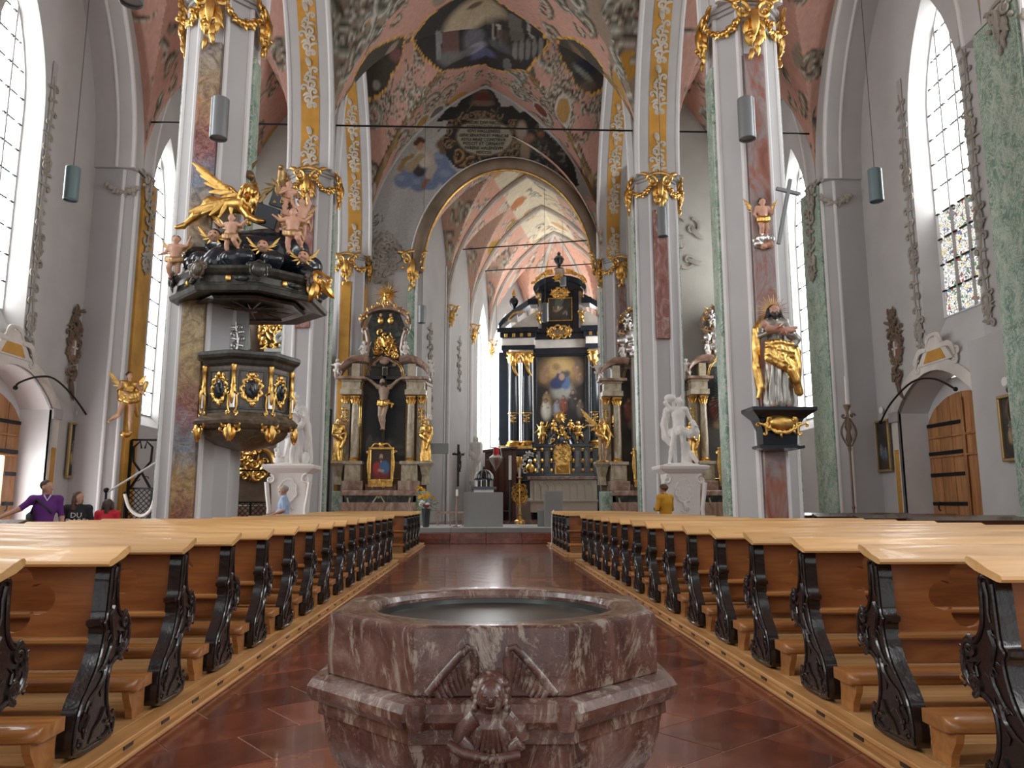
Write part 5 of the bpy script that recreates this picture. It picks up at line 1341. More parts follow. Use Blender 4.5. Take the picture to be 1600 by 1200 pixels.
# ---- the painted saint, the putto with the cross and the golden angel on the pier strips
def _saints():
    x, y = 5.5, D1-.75
    t = thing('console', 'black console with gilded cartouche carrying the bearded saint statue', 'console', (x, y, 0))
    z = at(1220, 637, y-.45).z
    MB().loft([[(-a,-d+.0,zz),(a,-d,zz),(a,.02,zz),(-a,.02,zz)] for a, d, zz in ((.24,.22,z-.78),(.42,.40,z-.74),(.42,.40,z-.69),(.32,.30,z-.66),(.33,.33,z-.40),(.42,.42,z-.20),(.56,.58,z-.09),(.60,.62,z-.06),(.60,.62,z),(.58,.6,z+.005))], True, True).build('bracket', M['black'], t)
    o = Orn(21, .06, .8); o.frame((0, z-.28), .27, .17, .035, 8); o.b.ball(o.p3(0, z-.28, .0), (.24,.08,.15), 14, 8); o.cscroll((-.42, z-.3), (-.3, z-.45), .06, .03); o.cscroll((.3, z-.45), (.42, z-.3), .06, .03)
    q = o.build('cartouche', M['gold'], t); q.location = (0, -.43, 0)
    t = thing('statue', 'painted statue of a bearded saint with ray halo, gold mantle, child in arms', 'statue', (x, y-.32, z), math.radians(-4))
    silver, gold, sk, hairm = cmat((.33,.32,.29), .35, .7), M['gold'], cmat((.46,.25,.18), .5), cmat((.012,.009,.008), .5)
    def ex(b, J, u):
        # mantle: hanging at his right side, swept across the hips and falling to the left knee
        drape(b, [(-.10,.02,.84),(-.175,.0,.74),(-.185,-.01,.56),(-.19,.0,.38),(-.17,.0,.2)], .038, 3, u, 2, .02); drape(b, [(-.10,-.07,.55),(.0,-.12,.555),(.10,-.11,.53),(.17,-.05,.52)], .03, 3, u, 4, .035); drape(b, [(-.10,-.09,.50),(.02,-.13,.42),(.12,-.10,.36)], .034, 3, u, 3, .04)
        b.path([V3((.16,-.06,.52))*u, V3((.15,-.09,.36))*u, V3((.14,-.10,.24))*u, V3((.17,-.08,.14))*u], .05*u, .035*u, 3, .02, (.01, 6, 9.0)); b.path([V3((.09,-.13,.34))*u, V3((.13,-.13,.24))*u], .04*u, .03*u, 3, .02)
        b.path([V3((-.18,-.02,.36))*u, V3((-.16,-.03,.2))*u, V3((-.19,-.02,.10))*u], .035*u, .02*u, 3, .02)
        # the child: body, head, arms
        b.cap(V3((-.10,-.13,.735))*u, V3((.06,-.15,.715))*u, .034*u, .03*u, 0, .02); b.ell(V3((-.13,-.125,.775))*u, (.036*u,.036*u,.04*u), 0, .01); b.cap(V3((.06,-.15,.715))*u, V3((.15,-.16,.735))*u, .024*u, .015*u, 0, .012); b.cap(V3((-.05,-.15,.74))*u, V3((.0,-.18,.77))*u, .014*u, .011*u, 0, .01); b.cap(V3((.05,-.16,.70))*u, V3((.13,-.18,.70))*u, .02*u, .013*u, 0, .01)
        b.path([V3((.12,-.1,.68))*u, V3((.17,-.08,.64))*u, V3((.14,-.1,.58))*u], .05*u, .03*u, 2, .02)
        for s in (-1, 1): b.path([J['head']+V3((s*.05*u,.0,.0)), J['head']+V3((s*.07*u,.0,-.06*u)), J['head']+V3((s*.10*u,-.01*u,-.10*u))], .022*u, .016*u, 1, .01, (.004, 5, 30.0))
    bd = figure(2.0, dict(ell=(-.16,-.03,.68), wrl=(-.04,-.14,.72), elr=(.17,-.03,.67), wrr=(.06,-.15,.675), knr=(.06,-.05,.285)), 0, 1, top=2, sleeve=2, robe=2, hl='mid', beard=1, extra=ex, look=(-.1,-1))
    bd.mesh('figure', [sk, hairm, silver, gold], .0165, t)
    b = MB(); hz = .94*2.0
    for k in range(26):
        a = PI*(-.15+1.3*k/25); L = .25 if k % 2 else .33; b.tube([(.12*math.cos(a), .03, hz+.12*math.sin(a)), (L*math.cos(a), .03, hz+L*math.sin(a))], [.010, .003], 5)
    b.build('ray_halo', M['gold'], t, 40)
    # putto with a cross
    zc = at(1212, 372, y-.1).z
    t = thing('putto_statue', 'small winged putto statue holding a tall dark cross on the right pier', 'statue', (5.5, D1-.78, zc), 0)
    def ex(b, J, u): b.ell((0, .02, .0), (.20,.12,.10), 2, .03, (.012, 6, 9.0)); b.ell((-.12, 0, -.1), (.09,.08,.08), 2, .03); b.ell((.10, 0, -.12), (.08,.08,.07), 0, .02); b.ell((-.02, -.02, -.16), (.07,.07,.06), 0, .02); drape(b, [(-.12,-.06,.45),(0,-.12,.42),(.12,-.05,.47)], .05, 3, u, 2, .05)
    figure(.86, dict(elr=(.2,-.05,.6), wrr=(.22,-.12,.7), wrl=(-.2,-.12,.5), knl=(-.06,-.08,.25)), 0, 1, hl='curly', child=True, extra=ex, hands=False).mesh('figure', [cmat(SK, .5), cmat(HB), M['silver'], M['gold']], .014, t)
    for s in (-1, 1): wing(t, (s*.06, .06, .55), (0, 0, 1), (s, .1, 0), .34, M['gold'])
    b = MB(); b.M = Matrix.Translation((.26, -.14, .0)) @ Matrix.Rotation(math.radians(13), 4, 'Y'); b.bbox(-.035, .035, -.03, .03, -.15, 1.22, .006); b.bbox(-.24, .24, -.028, .028, .93, 1.0, .006); b.build('cross', M['lamp'], t)
    # golden angel on the left wall pillar
    a = at(222, 672, 22.9)
    t = thing('angel_statue', 'gilded angel statue with raised leg on the left wall pillar strip', 'statue', (-10.55, 23.0, a.z-.1), math.radians(35))
    def ex(b, J, u): drape(b, [(-.12,-.05,.6),(0,-.1,.56),(.13,-.05,.6)], .05, 2, u, 3, .05); b.path([V3((.1,0,.5))*u, V3((.16,.03,.3))*u], .05*u, .03*u, 2, .02); b.ell((0,0,-.02), (.16,.12,.1), 2, .03); b.path([V3((.2,-.12,.7))*u, V3((.23,-.12,.82))*u], .03*u, .04*u, 2, .01)
    figure(1.85, dict(elr=(.16,-.06,.7), wrr=(.20,-.13,.64), ell=(-.16,-.02,.68), wrl=(-.05,-.14,.62), knl=(-.12,-.02,.30), anl=(-.24,.06,.20), hil=(-.06,0,.51)), 0, 1, top=2, sleeve=0, hl='curly', extra=ex, robe=None, look=(.5,-.8)).mesh('figure', [cmat((.50,.30,.18), .5), cmat(HB), M['gold']], .022, t)
    for s in (-1, 1): wing(t, (s*.08, .1, 1.35), (0, 0, .6), (s, .3, 0), .55, M['gold'])
_saints()
# ------------------------------------------------------------------ pulpit on the left pier
def ngon(R, z, n=8, ph=-PI/2, c=(0,0)): return [(c[0]+R*math.cos(ph+2*PI*k/n), c[1]+R*math.sin(ph+2*PI*k/n), z) for k in range(n)]
def nprof(L, n=8, ph=-PI/2):
    b = MB(); b.loft([ngon(r, z, n, ph) for r, z in L], True, True); return b
def putto(parent, loc, rz, variant, sc, mats=None, wings=True, name='putto', m=None):
    """small winged child; meshes shared between the copies of one pose"""
    key = ('putto', variant)
    if key not in _pm:
        P_ = {0: dict(wrr=(.30,-.06,.92), elr=(.24,-.02,.76), wrl=(-.28,-.10,.52), knl=(-.09,-.08,.25)),
              1: dict(wrl=(-.36,-.05,.78), ell=(-.24,-.02,.70), wrr=(.36,-.05,.80), elr=(.24,-.02,.70), knr=(.14,-.12,.30), anr=(.20,.02,.16)),
              2: dict(wrl=(-.12,-.2,.62), ell=(-.22,-.04,.58), wrr=(.14,-.2,.60), elr=(.22,-.04,.58), knl=(-.10,-.16,.33), anl=(-.10,-.10,.12), knr=(.10,-.15,.33), anr=(.13,-.1,.1)),
              3: dict(wrl=(-.20,-.1,1.02), ell=(-.20,-.03,.84), wrr=(.12,-.08,1.04), elr=(.18,-.03,.86), knl=(-.1,-.05,.24))}[variant]
        def ex(b, J, u): drape(b, [(-.15,-.03,.44),(0,-.11,.40),(.16,-.02,.45)], .045, 2, u, 2, .05); b.path([V3((.15,0,.45))*u, V3((.22,.04,.34))*u, V3((.20,.03,.24))*u], .04*u, .02*u, 2, .02)
        o = figure(.84, P_, 0, 1, hl='curly', child=True, hands=False, extra=ex).mesh(name, [cmat(SK, .5), cmat(HB), cmat((.42,.26,.12), .4, .5)], .0165)
        _pm[key] = o.data; bpy.data.objects.remove(o)
        q = bpy.data.objects.new('tmp', None); C.objects.link(q)
        w1 = wing(q, (.05, .07, .52), (0, 0, 1), (1, .2, 0), .27, cmat((.45,.28,.11), .4, .6), 6); w2 = wing(q, (-.05, .07, .52), (0, 0, 1), (-1, .2, 0), .27, cmat((.45,.28,.11), .4, .6), 6)
        _pm['w1'] = w1.data; _pm['w2'] = w2.data
        for e in (w1, w2, q): bpy.data.objects.remove(e)
    me = _pm[key]
    if m is not None:
        k2 = (key, m.name)
        if k2 not in _pm: me = me.copy(); me.materials.clear(); me.materials.append(m); me.polygons.foreach_set('material_index', [0]*len(me.polygons)); _pm[k2] = me
        me = _pm[k2]
    o = link(name, me, parent); o.location = loc; o.rotation_euler = (0, 0, rz); o.scale = (sc,)*3
    if wings:
        for w_ in ('w1', 'w2'): link('wing', _pm[w_], o)
    return o
_pm = {}
def pulpit():
    cx, cy = -4.56, 14.80
    t = thing('pulpit', 'dark marble pulpit with gilded cartouches, canopy, winged lion and putti on top', 'pulpit', (cx, cy, 0))
    BM = marble('pulpit_marble', [(.3, (.045,.035,.025)), (.5, (.11,.085,.06)), (.7, (.20,.165,.12))], 3.0, .3); M['pulpit'] = BM
    DK = M['pulpit_dark'] = marble('pulpit_dark_marble', [(.3, (.020,.022,.020)), (.5, (.045,.046,.040)), (.72, (.10,.10,.085))], 2.5, .28)
    PH = -PI/2+.02
    # parapet
    nprof([(.80,2.98),(.82,3.0),(.82,3.86),(.80,3.9)], 8, PH).build('parapet', BM, t)
    nprof([(.84,3.86),(.88,3.9),(.90,3.96),(.98,4.0),(1.0,4.05),(1.0,4.10),(.97,4.12),(.7,4.12)], 8, PH).build('cornice', DK, t)
    nprof([(.70,2.66),(.90,2.72),(.98,2.78),(1.0,2.84),(.96,2.88),(.90,2.93),(.86,2.98),(.80,3.0)], 8, PH).build('lower_moulding', BM, t)
    nprof([(.12,2.34),(.30,2.37),(.55,2.44),(.74,2.55),(.82,2.66),(.80,2.70)], 8, PH).build('underside', BM, t, 30)
    MB().bbox(-1.0, -.2, -.15, .5, 0, 2.7, .02).build('support', M['pier'], t)
    faces = [0, 1, 7, 2, 6]
    for k in range(8):
        a = PH+2*PI*(k+.5)/8; nx, ny = math.cos(a), math.sin(a); ap = .82*math.cos(PI/8)
        if ny > .5: continue
        # recessed field, frame and oval cartouche with a dark relief
        for (u0, u1, v0, v1) in ((-.235,.235,3.75,3.79), (-.235,.235,3.05,3.09), (-.235,-.2,3.09,3.75), (.2,.235,3.09,3.75)):
            b = MB(); b.bbox(u0, u1, -.02, .01, v0, v1, .006); o = b.build('panel_frame', DK, t); place(o, (nx*ap, ny*ap, 0), (nx, ny))
        o = Orn(70+k, .03, .8); o.frame((0, 3.42), .15, .21, .03, 9); o.leaf((0, 3.64), PI/2, .12, .05); o.volute((-.07, 3.67), .05, 1.3, 0, 1, .3); o.volute((.07, 3.67), .05, 1.3, PI, -1, .3); o.leaf((0, 3.2), -PI/2, .12, .04)
        q = o.build('gilded_cartouche', M['gold'], t); place(q, (nx*ap, ny*ap, 0), (nx, ny))
        b = MB(); b.ball((0, -.01, 3.42), (.125, .04, .18), 16, 10); b.tube([(0,-.045,3.50),(0,-.05,3.42),(.03,-.045,3.34)], [.028,.045,.03], 8); b.ball((0, -.055, 3.52), .025, 8, 6); b.tube([(-.06,-.045,3.40),(0,-.055,3.45),(.06,-.045,3.40)], .015, 6)
        q = b.build('oval_relief', M['black'], q, 60)
        # corner console: gilded herm, scroll and pendant
        a = PH+2*PI*k/8; nx, ny = math.cos(a), math.sin(a)
        if ny > .6: continue
        o = Orn(90+k, .05, 1.0)
        o.b.lathe([(.05,3.86),(.06,3.84),(.045,3.80),(.055,3.76),(.04,3.74),(.04,3.5),(.055,3.48),(.05,3.42),(.065,3.36)], 10)
        o.volute((-.06, 3.30), .05, 1.4, PI/2, 1, .3); o.volute((.06, 3.30), .05, 1.4, PI/2, -1, .3); o.line([(-.07,3.3),(-.085,3.12),(-.06,3.0)], .022, .018); o.line([(.07,3.3),(.085,3.12),(.06,3.0)], .022, .018); o.leaf((0, 3.4), -PI/2, .3, .04, .03, .0); o.volute((-.06, 2.98), .06, 1.4, -PI/2, -1, .3); o.volute((.06, 2.98), .06, 1.4, -PI/2, 1, .3)
        q = o.build('corner_herm', M['gold'], t); place(q, (nx*.85, ny*.85, 0), (nx, ny))
        b = MB(); b.bbox(-.05, .05, -.05, .0, 3.05, 3.34, .02); q2 = b.build('herm_panel', M['silver'], q)
        o = Orn(110+k, .05, 1.0); o.volute((-.1, 2.74), .085, 1.5, PI/2, 1, .3); o.volute((.1, 2.74), .085, 1.5, PI/2, -1, .3); o.leaf((0, 2.74), -PI/2, .30, .045, .06, .1); o.leaf((-.06, 2.68), -PI/2-.5, .24, .035, .03, .9); o.leaf((.06, 2.68), -PI/2+.5, .24, .035, .03, -.9); o.leaf((-.02, 2.62), -PI/2-.2, .2, .03, .05, .6); o.leaf((.02, 2.62), -PI/2+.2, .2, .03, .05, -.6); o.cscroll((-.16, 2.62), (.16, 2.62), -.05, .022, .04)
        q = o.build('gilded_pendant', M['gold'], t); place(q, (nx*.88, ny*.88, .02), (nx, ny))
    # back panel between parapet and canopy, with silver relief and gilded staff
    MB().bbox(-.95, -.25, .15, .32, 4.0, 5.15, .02).build('back_panel', DK, t)
    MB().bbox(-.42, -.05, .0, .12, 4.0, 5.1, .02).build('back_pilaster', M['stone'], t)
    o = Orn(130, .05, .8); o.vine([(.03*math.sin(k), 4.25+.12*k) for k in range(6)], .05); q = o.build('silver_relief', M['silver'], t); q.location = (-.24, -.02, 0)
    o = Orn(131, .05, 1.0); o.line([(-.78,4.3),(-.77,4.7),(-.77,5.0)], .06, .03); o.volute((-.8, 4.24), .1, 1.5, 0, 1, .35); o.leaf((-.78, 4.3), PI/2, .4, .06); q = o.build('gilded_relief', M['gold'], t); q.location = (0, .1, 0)
    # canopy
    PC = PH+PI/8-.05
    nprof([(.5,5.22),(1.18,5.15),(1.40,5.10),(1.46,5.12),(1.48,5.20),(1.40,5.24),(1.36,5.30),(1.34,5.42),(1.42,5.46),(1.48,5.52),(1.46,5.58),(1.2,5.64),(.8,5.72)], 8, PC).build('canopy', DK, t)
    nprof([(.05,5.16),(.9,5.12),(.95,5.08),(1.0,5.08),(1.05,5.12),(1.0,5.16)], 8, PC).build('soffit_frame', M['pulpit_dark'], t)
    b = MB()
    for k in range(18):
        a = 2*PI*k/18; r = .75 if k % 2 else .5; b.tube([(.1*math.cos(a), .1*math.sin(a), 5.10), (r*math.cos(a), r*math.sin(a), 5.085)], [.03, .008], 5)
    b.ball((0, 0, 5.09), (.14, .14, .05), 12, 6); b.build('soffit_sunburst', M['pulpit'], t, 50)
    g = random.Random(8)
    for k in range(8):
        a = PC+2*PI*(k+.5)/8; nx, ny = math.cos(a), math.sin(a); ap = 1.35*math.cos(PI/8)
        if ny > .5: continue
        o = Orn(140+k, .03, .9); o.b.bbox(-.05, .05, -.05, .02, 5.31, 5.41, .01); q = o.build('gilded_block', M['gold'], t); place(q, (nx*ap, ny*ap, 0), (nx, ny))
        o = Orn(150+k, .03, .9)
        o.b.ball(o.p3(.26, 5.36, .03), (.1,.05,.05), 10, 6); o.b.ball(o.p3(.15, 5.36, .02), (.06,.04,.04), 8, 6)
        q = o.build('frieze_boss', DK, t); place(q, (nx*ap, ny*ap, 0), (nx, ny))
        a = PC+2*PI*k/8; nx, ny = math.cos(a), math.sin(a)
        o = Orn(160+k, .05, .9); o.b.ball(o.p3(0, 5.50, .02), (.13,.08,.13), 12, 8); o.frame((0, 5.5), .14, .14, .03, 6); o.volute((-.17, 5.56), .07, 1.3, 0, 1, .35); o.volute((.17, 5.56), .07, 1.3, PI, -1, .35)
        q = o.build('corner_cartouche', M['pulpit'] if k % 2 else DK, t); place(q, (nx*1.42, ny*1.42, 0), (nx, ny))
    # gilded eagle-winged scroll at the right corner of the canopy
    o = Orn(170, .1, 1.0); o.cscroll((-.1, 0), (.22, .12), .14, .05); o.leaf((0, -.02), -PI/2, .4, .09, .05, -.4); o.leaf((.1, .0), -PI/2+.5, .4, .08, .08, .3); o.cluster((.08, -.08), .2, 14, .06); q = o.build('gilded_corner_scroll', M['gold'], t); q.location = (1.34, -.55, 5.5); q.rotation_euler = (0, 0, .4)
    # black clouds
    def clouds():
        b = Body(); gg = random.Random(12)
        b.ell((.0, 0, 6.2), (.95,.7,.42), 0, .12); b.ell((-.35, -.1, 6.35), (.6,.5,.25), 0, .1); b.ell((.4, -.1, 6.22), (.72,.6,.46), 0, .1)
        for k in range(34):
            a = gg.uniform(0, 2*PI); r = gg.uniform(.75, 1.2); z = gg.uniform(5.7, 6.05) if r > .95 else gg.uniform(5.9, 6.5); s = gg.uniform(.11, .24)
            b.ell((r*math.cos(a), r*math.sin(a)*.85, z), (s*1.3, s, s), 0, .05)
        for p in ((-.95,-.5,5.82), (-.75,-.75,5.85), (-.1,-1.0,5.8), (.12,-1.0,5.84), (.6,-.85,5.85), (-1.0,-.1,6.4)): b.ell(p, (.22,.18,.17), 0, .05)
        b.cap((-.8,-.2,6.35), (-1.12,-.25,6.42), .12, .12, 0, .05)
        return b.mesh('cloud_mass', [M['black']], .035, t)
    clouds()
    # gilded winged lion
    def lion():
        b = Body(); z = 7.05
        b.cap((-.55,-.25,z+.12), (.05,-.3,z+.12), .15, .17, 0, .06); b.ell((-.62,-.25,z+.14), (.19,.15,.18), 0, .06)
        b.path([(-.68,-.3,z+.08),(-.92,-.32,z-.12),(-1.15,-.34,z-.32)], .11, .05, 0, .04); b.cap((-1.15,-.34,z-.32), (-1.27,-.38,z-.36), .06, .045, 0, .03); b.path([(-.6,-.15,z+.05),(-.5,-.1,z-.2)], .1, .06, 0, .04)
        b.path([(.1,-.36,z+.05),(.28,-.45,z-.16),(.5,-.5,z-.26)], .09, .05, 0, .03); b.cap((.5,-.5,z-.26), (.6,-.52,z-.27), .055, .045, 0, .02); b.path([(.1,-.2,z+.05),(.2,-.2,z-.2)], .08, .05, 0, .03)
        b.ell((.28,-.36,z+.36), (.16,.15,.16), 0, .03); b.cap((.33,-.45,z+.34), (.40,-.54,z+.29), .09, .07, 0, .03); b.cap((.37,-.56,z+.25), (.41,-.58,z+.25), .04, None, 0, .01)
        for s in (-1, 1): b.ell((.28+s*.09,-.36,z+.51), (.04,.03,.05), 0, .02)
        g2 = random.Random(3)
        for k in range(60):
            a = g2.uniform(0, 2*PI); e = g2.uniform(-.9, 1.2); c = V3((.2+.2*math.cos(a)*math.cos(e), -.30+.19*math.sin(a)*math.cos(e), z+.28+.24*math.sin(e)))
            if c[1] < -.44 and abs(c[0]-.35) < .1: continue
            b.cap(c, c+V3((g2.uniform(-.06,.06), g2.uniform(-.04,.03), -.09)), .045, .02, 0, .012)
        b.path([(-.78,-.2,z+.15),(-.95,-.15,z+.0),(-.85,-.1,z-.2)], .03, .025, 0, .02)
        o = b.mesh('winged_lion', [M['gold']], .022, t); o.location = (-.16, -.25, -.30); o.scale = (.88, 1.05, 1.02)
        wing(o, (.05, -.30, z+.25), (-.25, 0, 1), (-1, 0, 0), 1.0, M['gold'], 8); wing(o, (-.05, -.40, z+.22), (-1, 0, .5), (0, 0, -1), .8, M['gold'], 7)
        return o
    lion()
    # eagle and ox beside it, books, smaller pieces
    def eagle():
        b = Body(); b.ell((0,0,.3), (.13,.14,.24), 0, .05, (.012, 9, 12.0)); b.path([(0,-.03,.48),(.02,-.06,.62),(.03,-.1,.72)], .08, .06, 0, .03); b.ell((.03,-.11,.74), (.065,.075,.06), 0, .02); b.cap((.05,-.17,.73), (.09,-.22,.70), .025, .008, 0, .01)
        for s in (-1, 1): b.path([(s*.06,-.05,.12),(s*.07,-.1,.0)], .04, .03, 0, .02)
        o = b.mesh('eagle', [cmat((.34,.22,.09), .35, .7)], .022, t); wing(o, (.1, .02, .45), (0, 0, -.3), (1, .2, .2), .5, cmat((.34,.22,.09), .35, .7), 6); wing(o, (-.1, .02, .45), (0, 0, -.3), (-1, .2, .2), .5, cmat((.34,.22,.09), .35, .7), 6)
        o.location = (.42, .1, 7.3); return o
    eagle()
    b = Body(); b.ell((-.35, .3, 8.0), (.17,.16,.16), 0, .03); b.cap((-.3,.2,8.0), (-.18,.1,7.9), .11, .08, 0, .03); b.cap((-.35,.3,7.9), (-.2,.4,7.3), .2, .25, 0, .05); b.cap((-.45,.25,8.12), (-.85,.2,8.22), .05, .02, 0, .02); b.cap((-.25,.25,8.12), (-.1,.2,8.28), .05, .02, 0, .02)
    b.mesh('ox_head', [cmat((.22,.13,.06), .4, .6)], .025, t)
    for p, r, s in (((.50, .05, 7.42), (.1, .28, .1), (.44,.10,.44)), ((.42, -.72, 6.74), (.3, .32, .1), (.44,.09,.40))):
        b = MB(); b.bbox(-s[0]/2, s[0]/2, -s[1]/2, s[1]/2, -s[2]/2, s[2]/2, .012); o = b.build('open_book', M['black'], t); o.location = p; o.rotation_euler = r
        b = MB(); b.bbox(-s[0]/2+.015, s[0]/2+.006, -s[1]/2+.02, s[1]/2-.02, -s[2]/2+.015, s[2]/2-.015, .004); b.build('pages', M['lamp'], o)
    # putti and cherub heads
    for loc, rz, v, sc in (((-1.28, -.62, 5.50), .1, 0, 1.05), ((-.12, -1.05, 5.86), -.1, 1, .95), ((.72, -.40, 6.85), .6, 2, .9), ((1.0, -.45, 6.35), .2, 3, 1.05), ((.95, -.85, 5.95), .1, 1, 1.1), ((.70, -.5, 6.35), -.5, 2, .9)):
        putto(t, loc, rz, v, sc)
    for k, p in enumerate(((-.52,-.78,6.32), (.42,-.86,6.1), (1.12,-.62,5.98))):
        b = Body(); b.ell((0,0,0), (.10,.10,.12), 0, .01); b.ell((0,.03,.04), (.11,.11,.11), 1, .01); b.cap((0,-.1,.0), (0,-.115,-.02), .02, .02, 0, .01)
        for s in (-1, 1): b.ell((s*.04,-.085,.02), (.018,.012,.012), 1, .004); b.ell((s*.05,-.075,-.03), (.04,.04,.035), 0, .02)
        o = b.mesh('cherub_head', [cmat(SK, .5), cmat(HB)], .012, t); o.location = p
        for s in (-1, 1): wing(o, (s*.06, 0, -.08), (0, 0, .3), (s, 0, -.2), .28, M['gold'], 5)
    return t
pulpit()
# ------------------------------------------------------------------ pictures, altars
def figure_blob(cv, x, y, s, robe, skin=(.34,.22,.15), dark=.5, hair=(.05,.035,.03)):
    cv.ell(x+s*.03, y-s*.25, s*.24, s*.42, tuple(c*dark for c in robe), .5); cv.ell(x, y-s*.2, s*.19, s*.38, robe, .5); cv.ell(x-s*.06, y-s*.15, s*.07, s*.28, tuple(min(c*1.5, .8) for c in robe), .7, .2, .7)
    cv.ell(x, y+s*.22, s*.085, s*.11, hair, .3); cv.ell(x-s*.01, y+s*.20, s*.065, s*.085, skin, .3); cv.ell(x-s*.16, y-s*.02, s*.05, s*.04, skin, .4); cv.ell(x+s*.1, y-s*.08, s*.05, s*.04, skin, .4)
def picture(kind, w, h, seed=1):
    cv = Canvas(w, h, max(w, h)/90.0, (.03,.026,.02)); g = random.Random(seed)
    for k in range(40): cv.ell(g.uniform(0, w), g.uniform(0, h), g.uniform(.05, .3)*w, g.uniform(.05, .2)*h, g.choice([(.05,.04,.03), (.02,.02,.02), (.075,.055,.035), (.03,.035,.035)]), .8, g.uniform(0, 3), .6)
    if kind == 'high':
        cv.ell(w*.5, h*.78, w*.42, h*.2, (.36,.22,.08), .9); cv.ell(w*.5, h*.84, w*.25, h*.13, (.55,.38,.16), .9)
        for k in range(9): cv.ell(g.uniform(.1, .9)*w, g.uniform(.45, .95)*h, .09*w, .05*h, g.choice([(.16,.13,.10), (.10,.09,.08), (.30,.20,.10)]), .8, g.uniform(0, 3))
        cv.ell(w*.52, h*.50, w*.22, h*.12, (.36,.36,.33), .7); cv.ell(w*.45, h*.63, w*.2, h*.09, (.035,.055,.13), .4, .4); cv.ell(w*.6, h*.62, w*.09, h*.09, (.10,.17,.33), .4); cv.ell(w*.5, h*.70, w*.1, h*.1, (.05,.06,.12), .4); cv.ell(w*.52, h*.71, w*.06, h*.05, (.45,.30,.2), .5); cv.ell(w*.47, h*.79, w*.045, h*.035, (.46,.30,.2), .3)
        for x, y in ((.2,.82), (.8,.8), (.15,.7), (.85,.7)): cv.ell(x*w, y*h, w*.05, h*.06, (.34,.2,.13), .5, .5); cv.ell(x*w+.05*w, y*h+.04*h, w*.03, h*.02, (.4,.26,.18), .4)
        figure_blob(cv, w*.2, h*.42, h*.3, (.30,.20,.10)); figure_blob(cv, w*.18, h*.3, h*.32, (.60,.56,.48)); figure_blob(cv, w*.42, h*.3, h*.3, (.26,.28,.33)); figure_blob(cv, w*.55, h*.36, h*.26, (.22,.07,.05)); figure_blob(cv, w*.75, h*.42, h*.32, (.05,.045,.045)); figure_blob(cv, w*.9, h*.3, h*.28, (.14,.12,.10))
    elif kind == 'side':
        cv.poly([(w*.3, h), (w*.7, h), (w*.5, h*.45), (w*.2, h*.4)], (.10,.13,.10), .7); figure_blob(cv, w*.42, h*.62, h*.24, (.50,.42,.30)); figure_blob(cv, w*.2, h*.60, h*.2, (.22,.07,.05)); cv.ell(w*.45, h*.5, w*.2, h*.06, (.34,.24,.15), .6, .6); cv.ell(w*.7, h*.35, w*.13, h*.05, (.20,.19,.17), .6, .8); cv.ell(w*.8, h*.3, w*.1, h*.04, (.25,.24,.21), .5, 1.5); cv.ell(w*.3, h*.44, w*.12, h*.04, (.25,.16,.09), .6)
    elif kind == 'crucifix':
        cv.ell(w*.5, h*.5, w*.4, h*.4, (.012,.018,.02), .8); cv.poly([(w*.12, h*.22), (w*.12, h*.30), (w*.2, h*.36), (w*.28, h*.30), (w*.28, h*.22)], (.07,.07,.06)); cv.poly([(w*.3, h*.2), (w*.3, h*.28), (w*.38, h*.33), (w*.46, h*.28), (w*.46, h*.2)], (.05,.05,.045)); cv.ell(w*.5, h*.28, w*.25, h*.04, (.06,.055,.045), .7)
        for k in range(6): cv.ell(g.uniform(.1, .9)*w, g.uniform(.2, .3)*h, w*.1, h*.02, (.08,.075,.06), .6)
    elif kind == 'redblue':
        cv.a[:] = (.045,.028,.02); cv.ell(w*.5, h*.25, w*.42, h*.3, (.18,.02,.018), .3); cv.ell(w*.3, h*.38, w*.2, h*.2, (.34,.035,.03), .4); cv.ell(w*.68, h*.40, w*.24, h*.22, (.05,.14,.28), .4); cv.ell(w*.5, h*.62, w*.05, h*.06, (.42,.26,.17), .4); cv.ell(w*.5, h*.76, w*.13, h*.14, (.05,.035,.025), .3); cv.ell(w*.5, h*.75, w*.085, h*.105, (.46,.30,.20), .3); cv.ell(w*.5, h*.68, w*.06, h*.05, (.10,.06,.04), .5); cv.ell(w*.45, h*.3, w*.1, h*.05, (.42,.27,.18), .4); cv.ell(w*.58, h*.28, w*.09, h*.05, (.42,.27,.18), .4)
    elif kind == 'madonna':
        cv.a[:] = (.04,.028,.025); cv.ell(w*.5, h*.3, w*.42, h*.35, (.22,.03,.03), .3); cv.ell(w*.68, h*.36, w*.25, h*.28, (.04,.06,.12), .4); cv.ell(w*.45, h*.72, w*.11, h*.13, (.45,.30,.22), .3); cv.ell(w*.5, h*.8, w*.14, h*.1, (.12,.06,.04), .3); cv.ell(w*.62, h*.55, w*.1, h*.11, (.45,.30,.22), .3); cv.ell(w*.55, h*.42, w*.16, h*.12, (.44,.30,.22), .4)
    else:
        for k in range(3): figure_blob(cv, w*g.uniform(.25, .75), h*g.uniform(.35, .65), h*.3, g.choice([(.22,.07,.05), (.10,.12,.09), (.30,.22,.12), (.12,.14,.18)]))
    cv.speckle(.06, seed); return cv
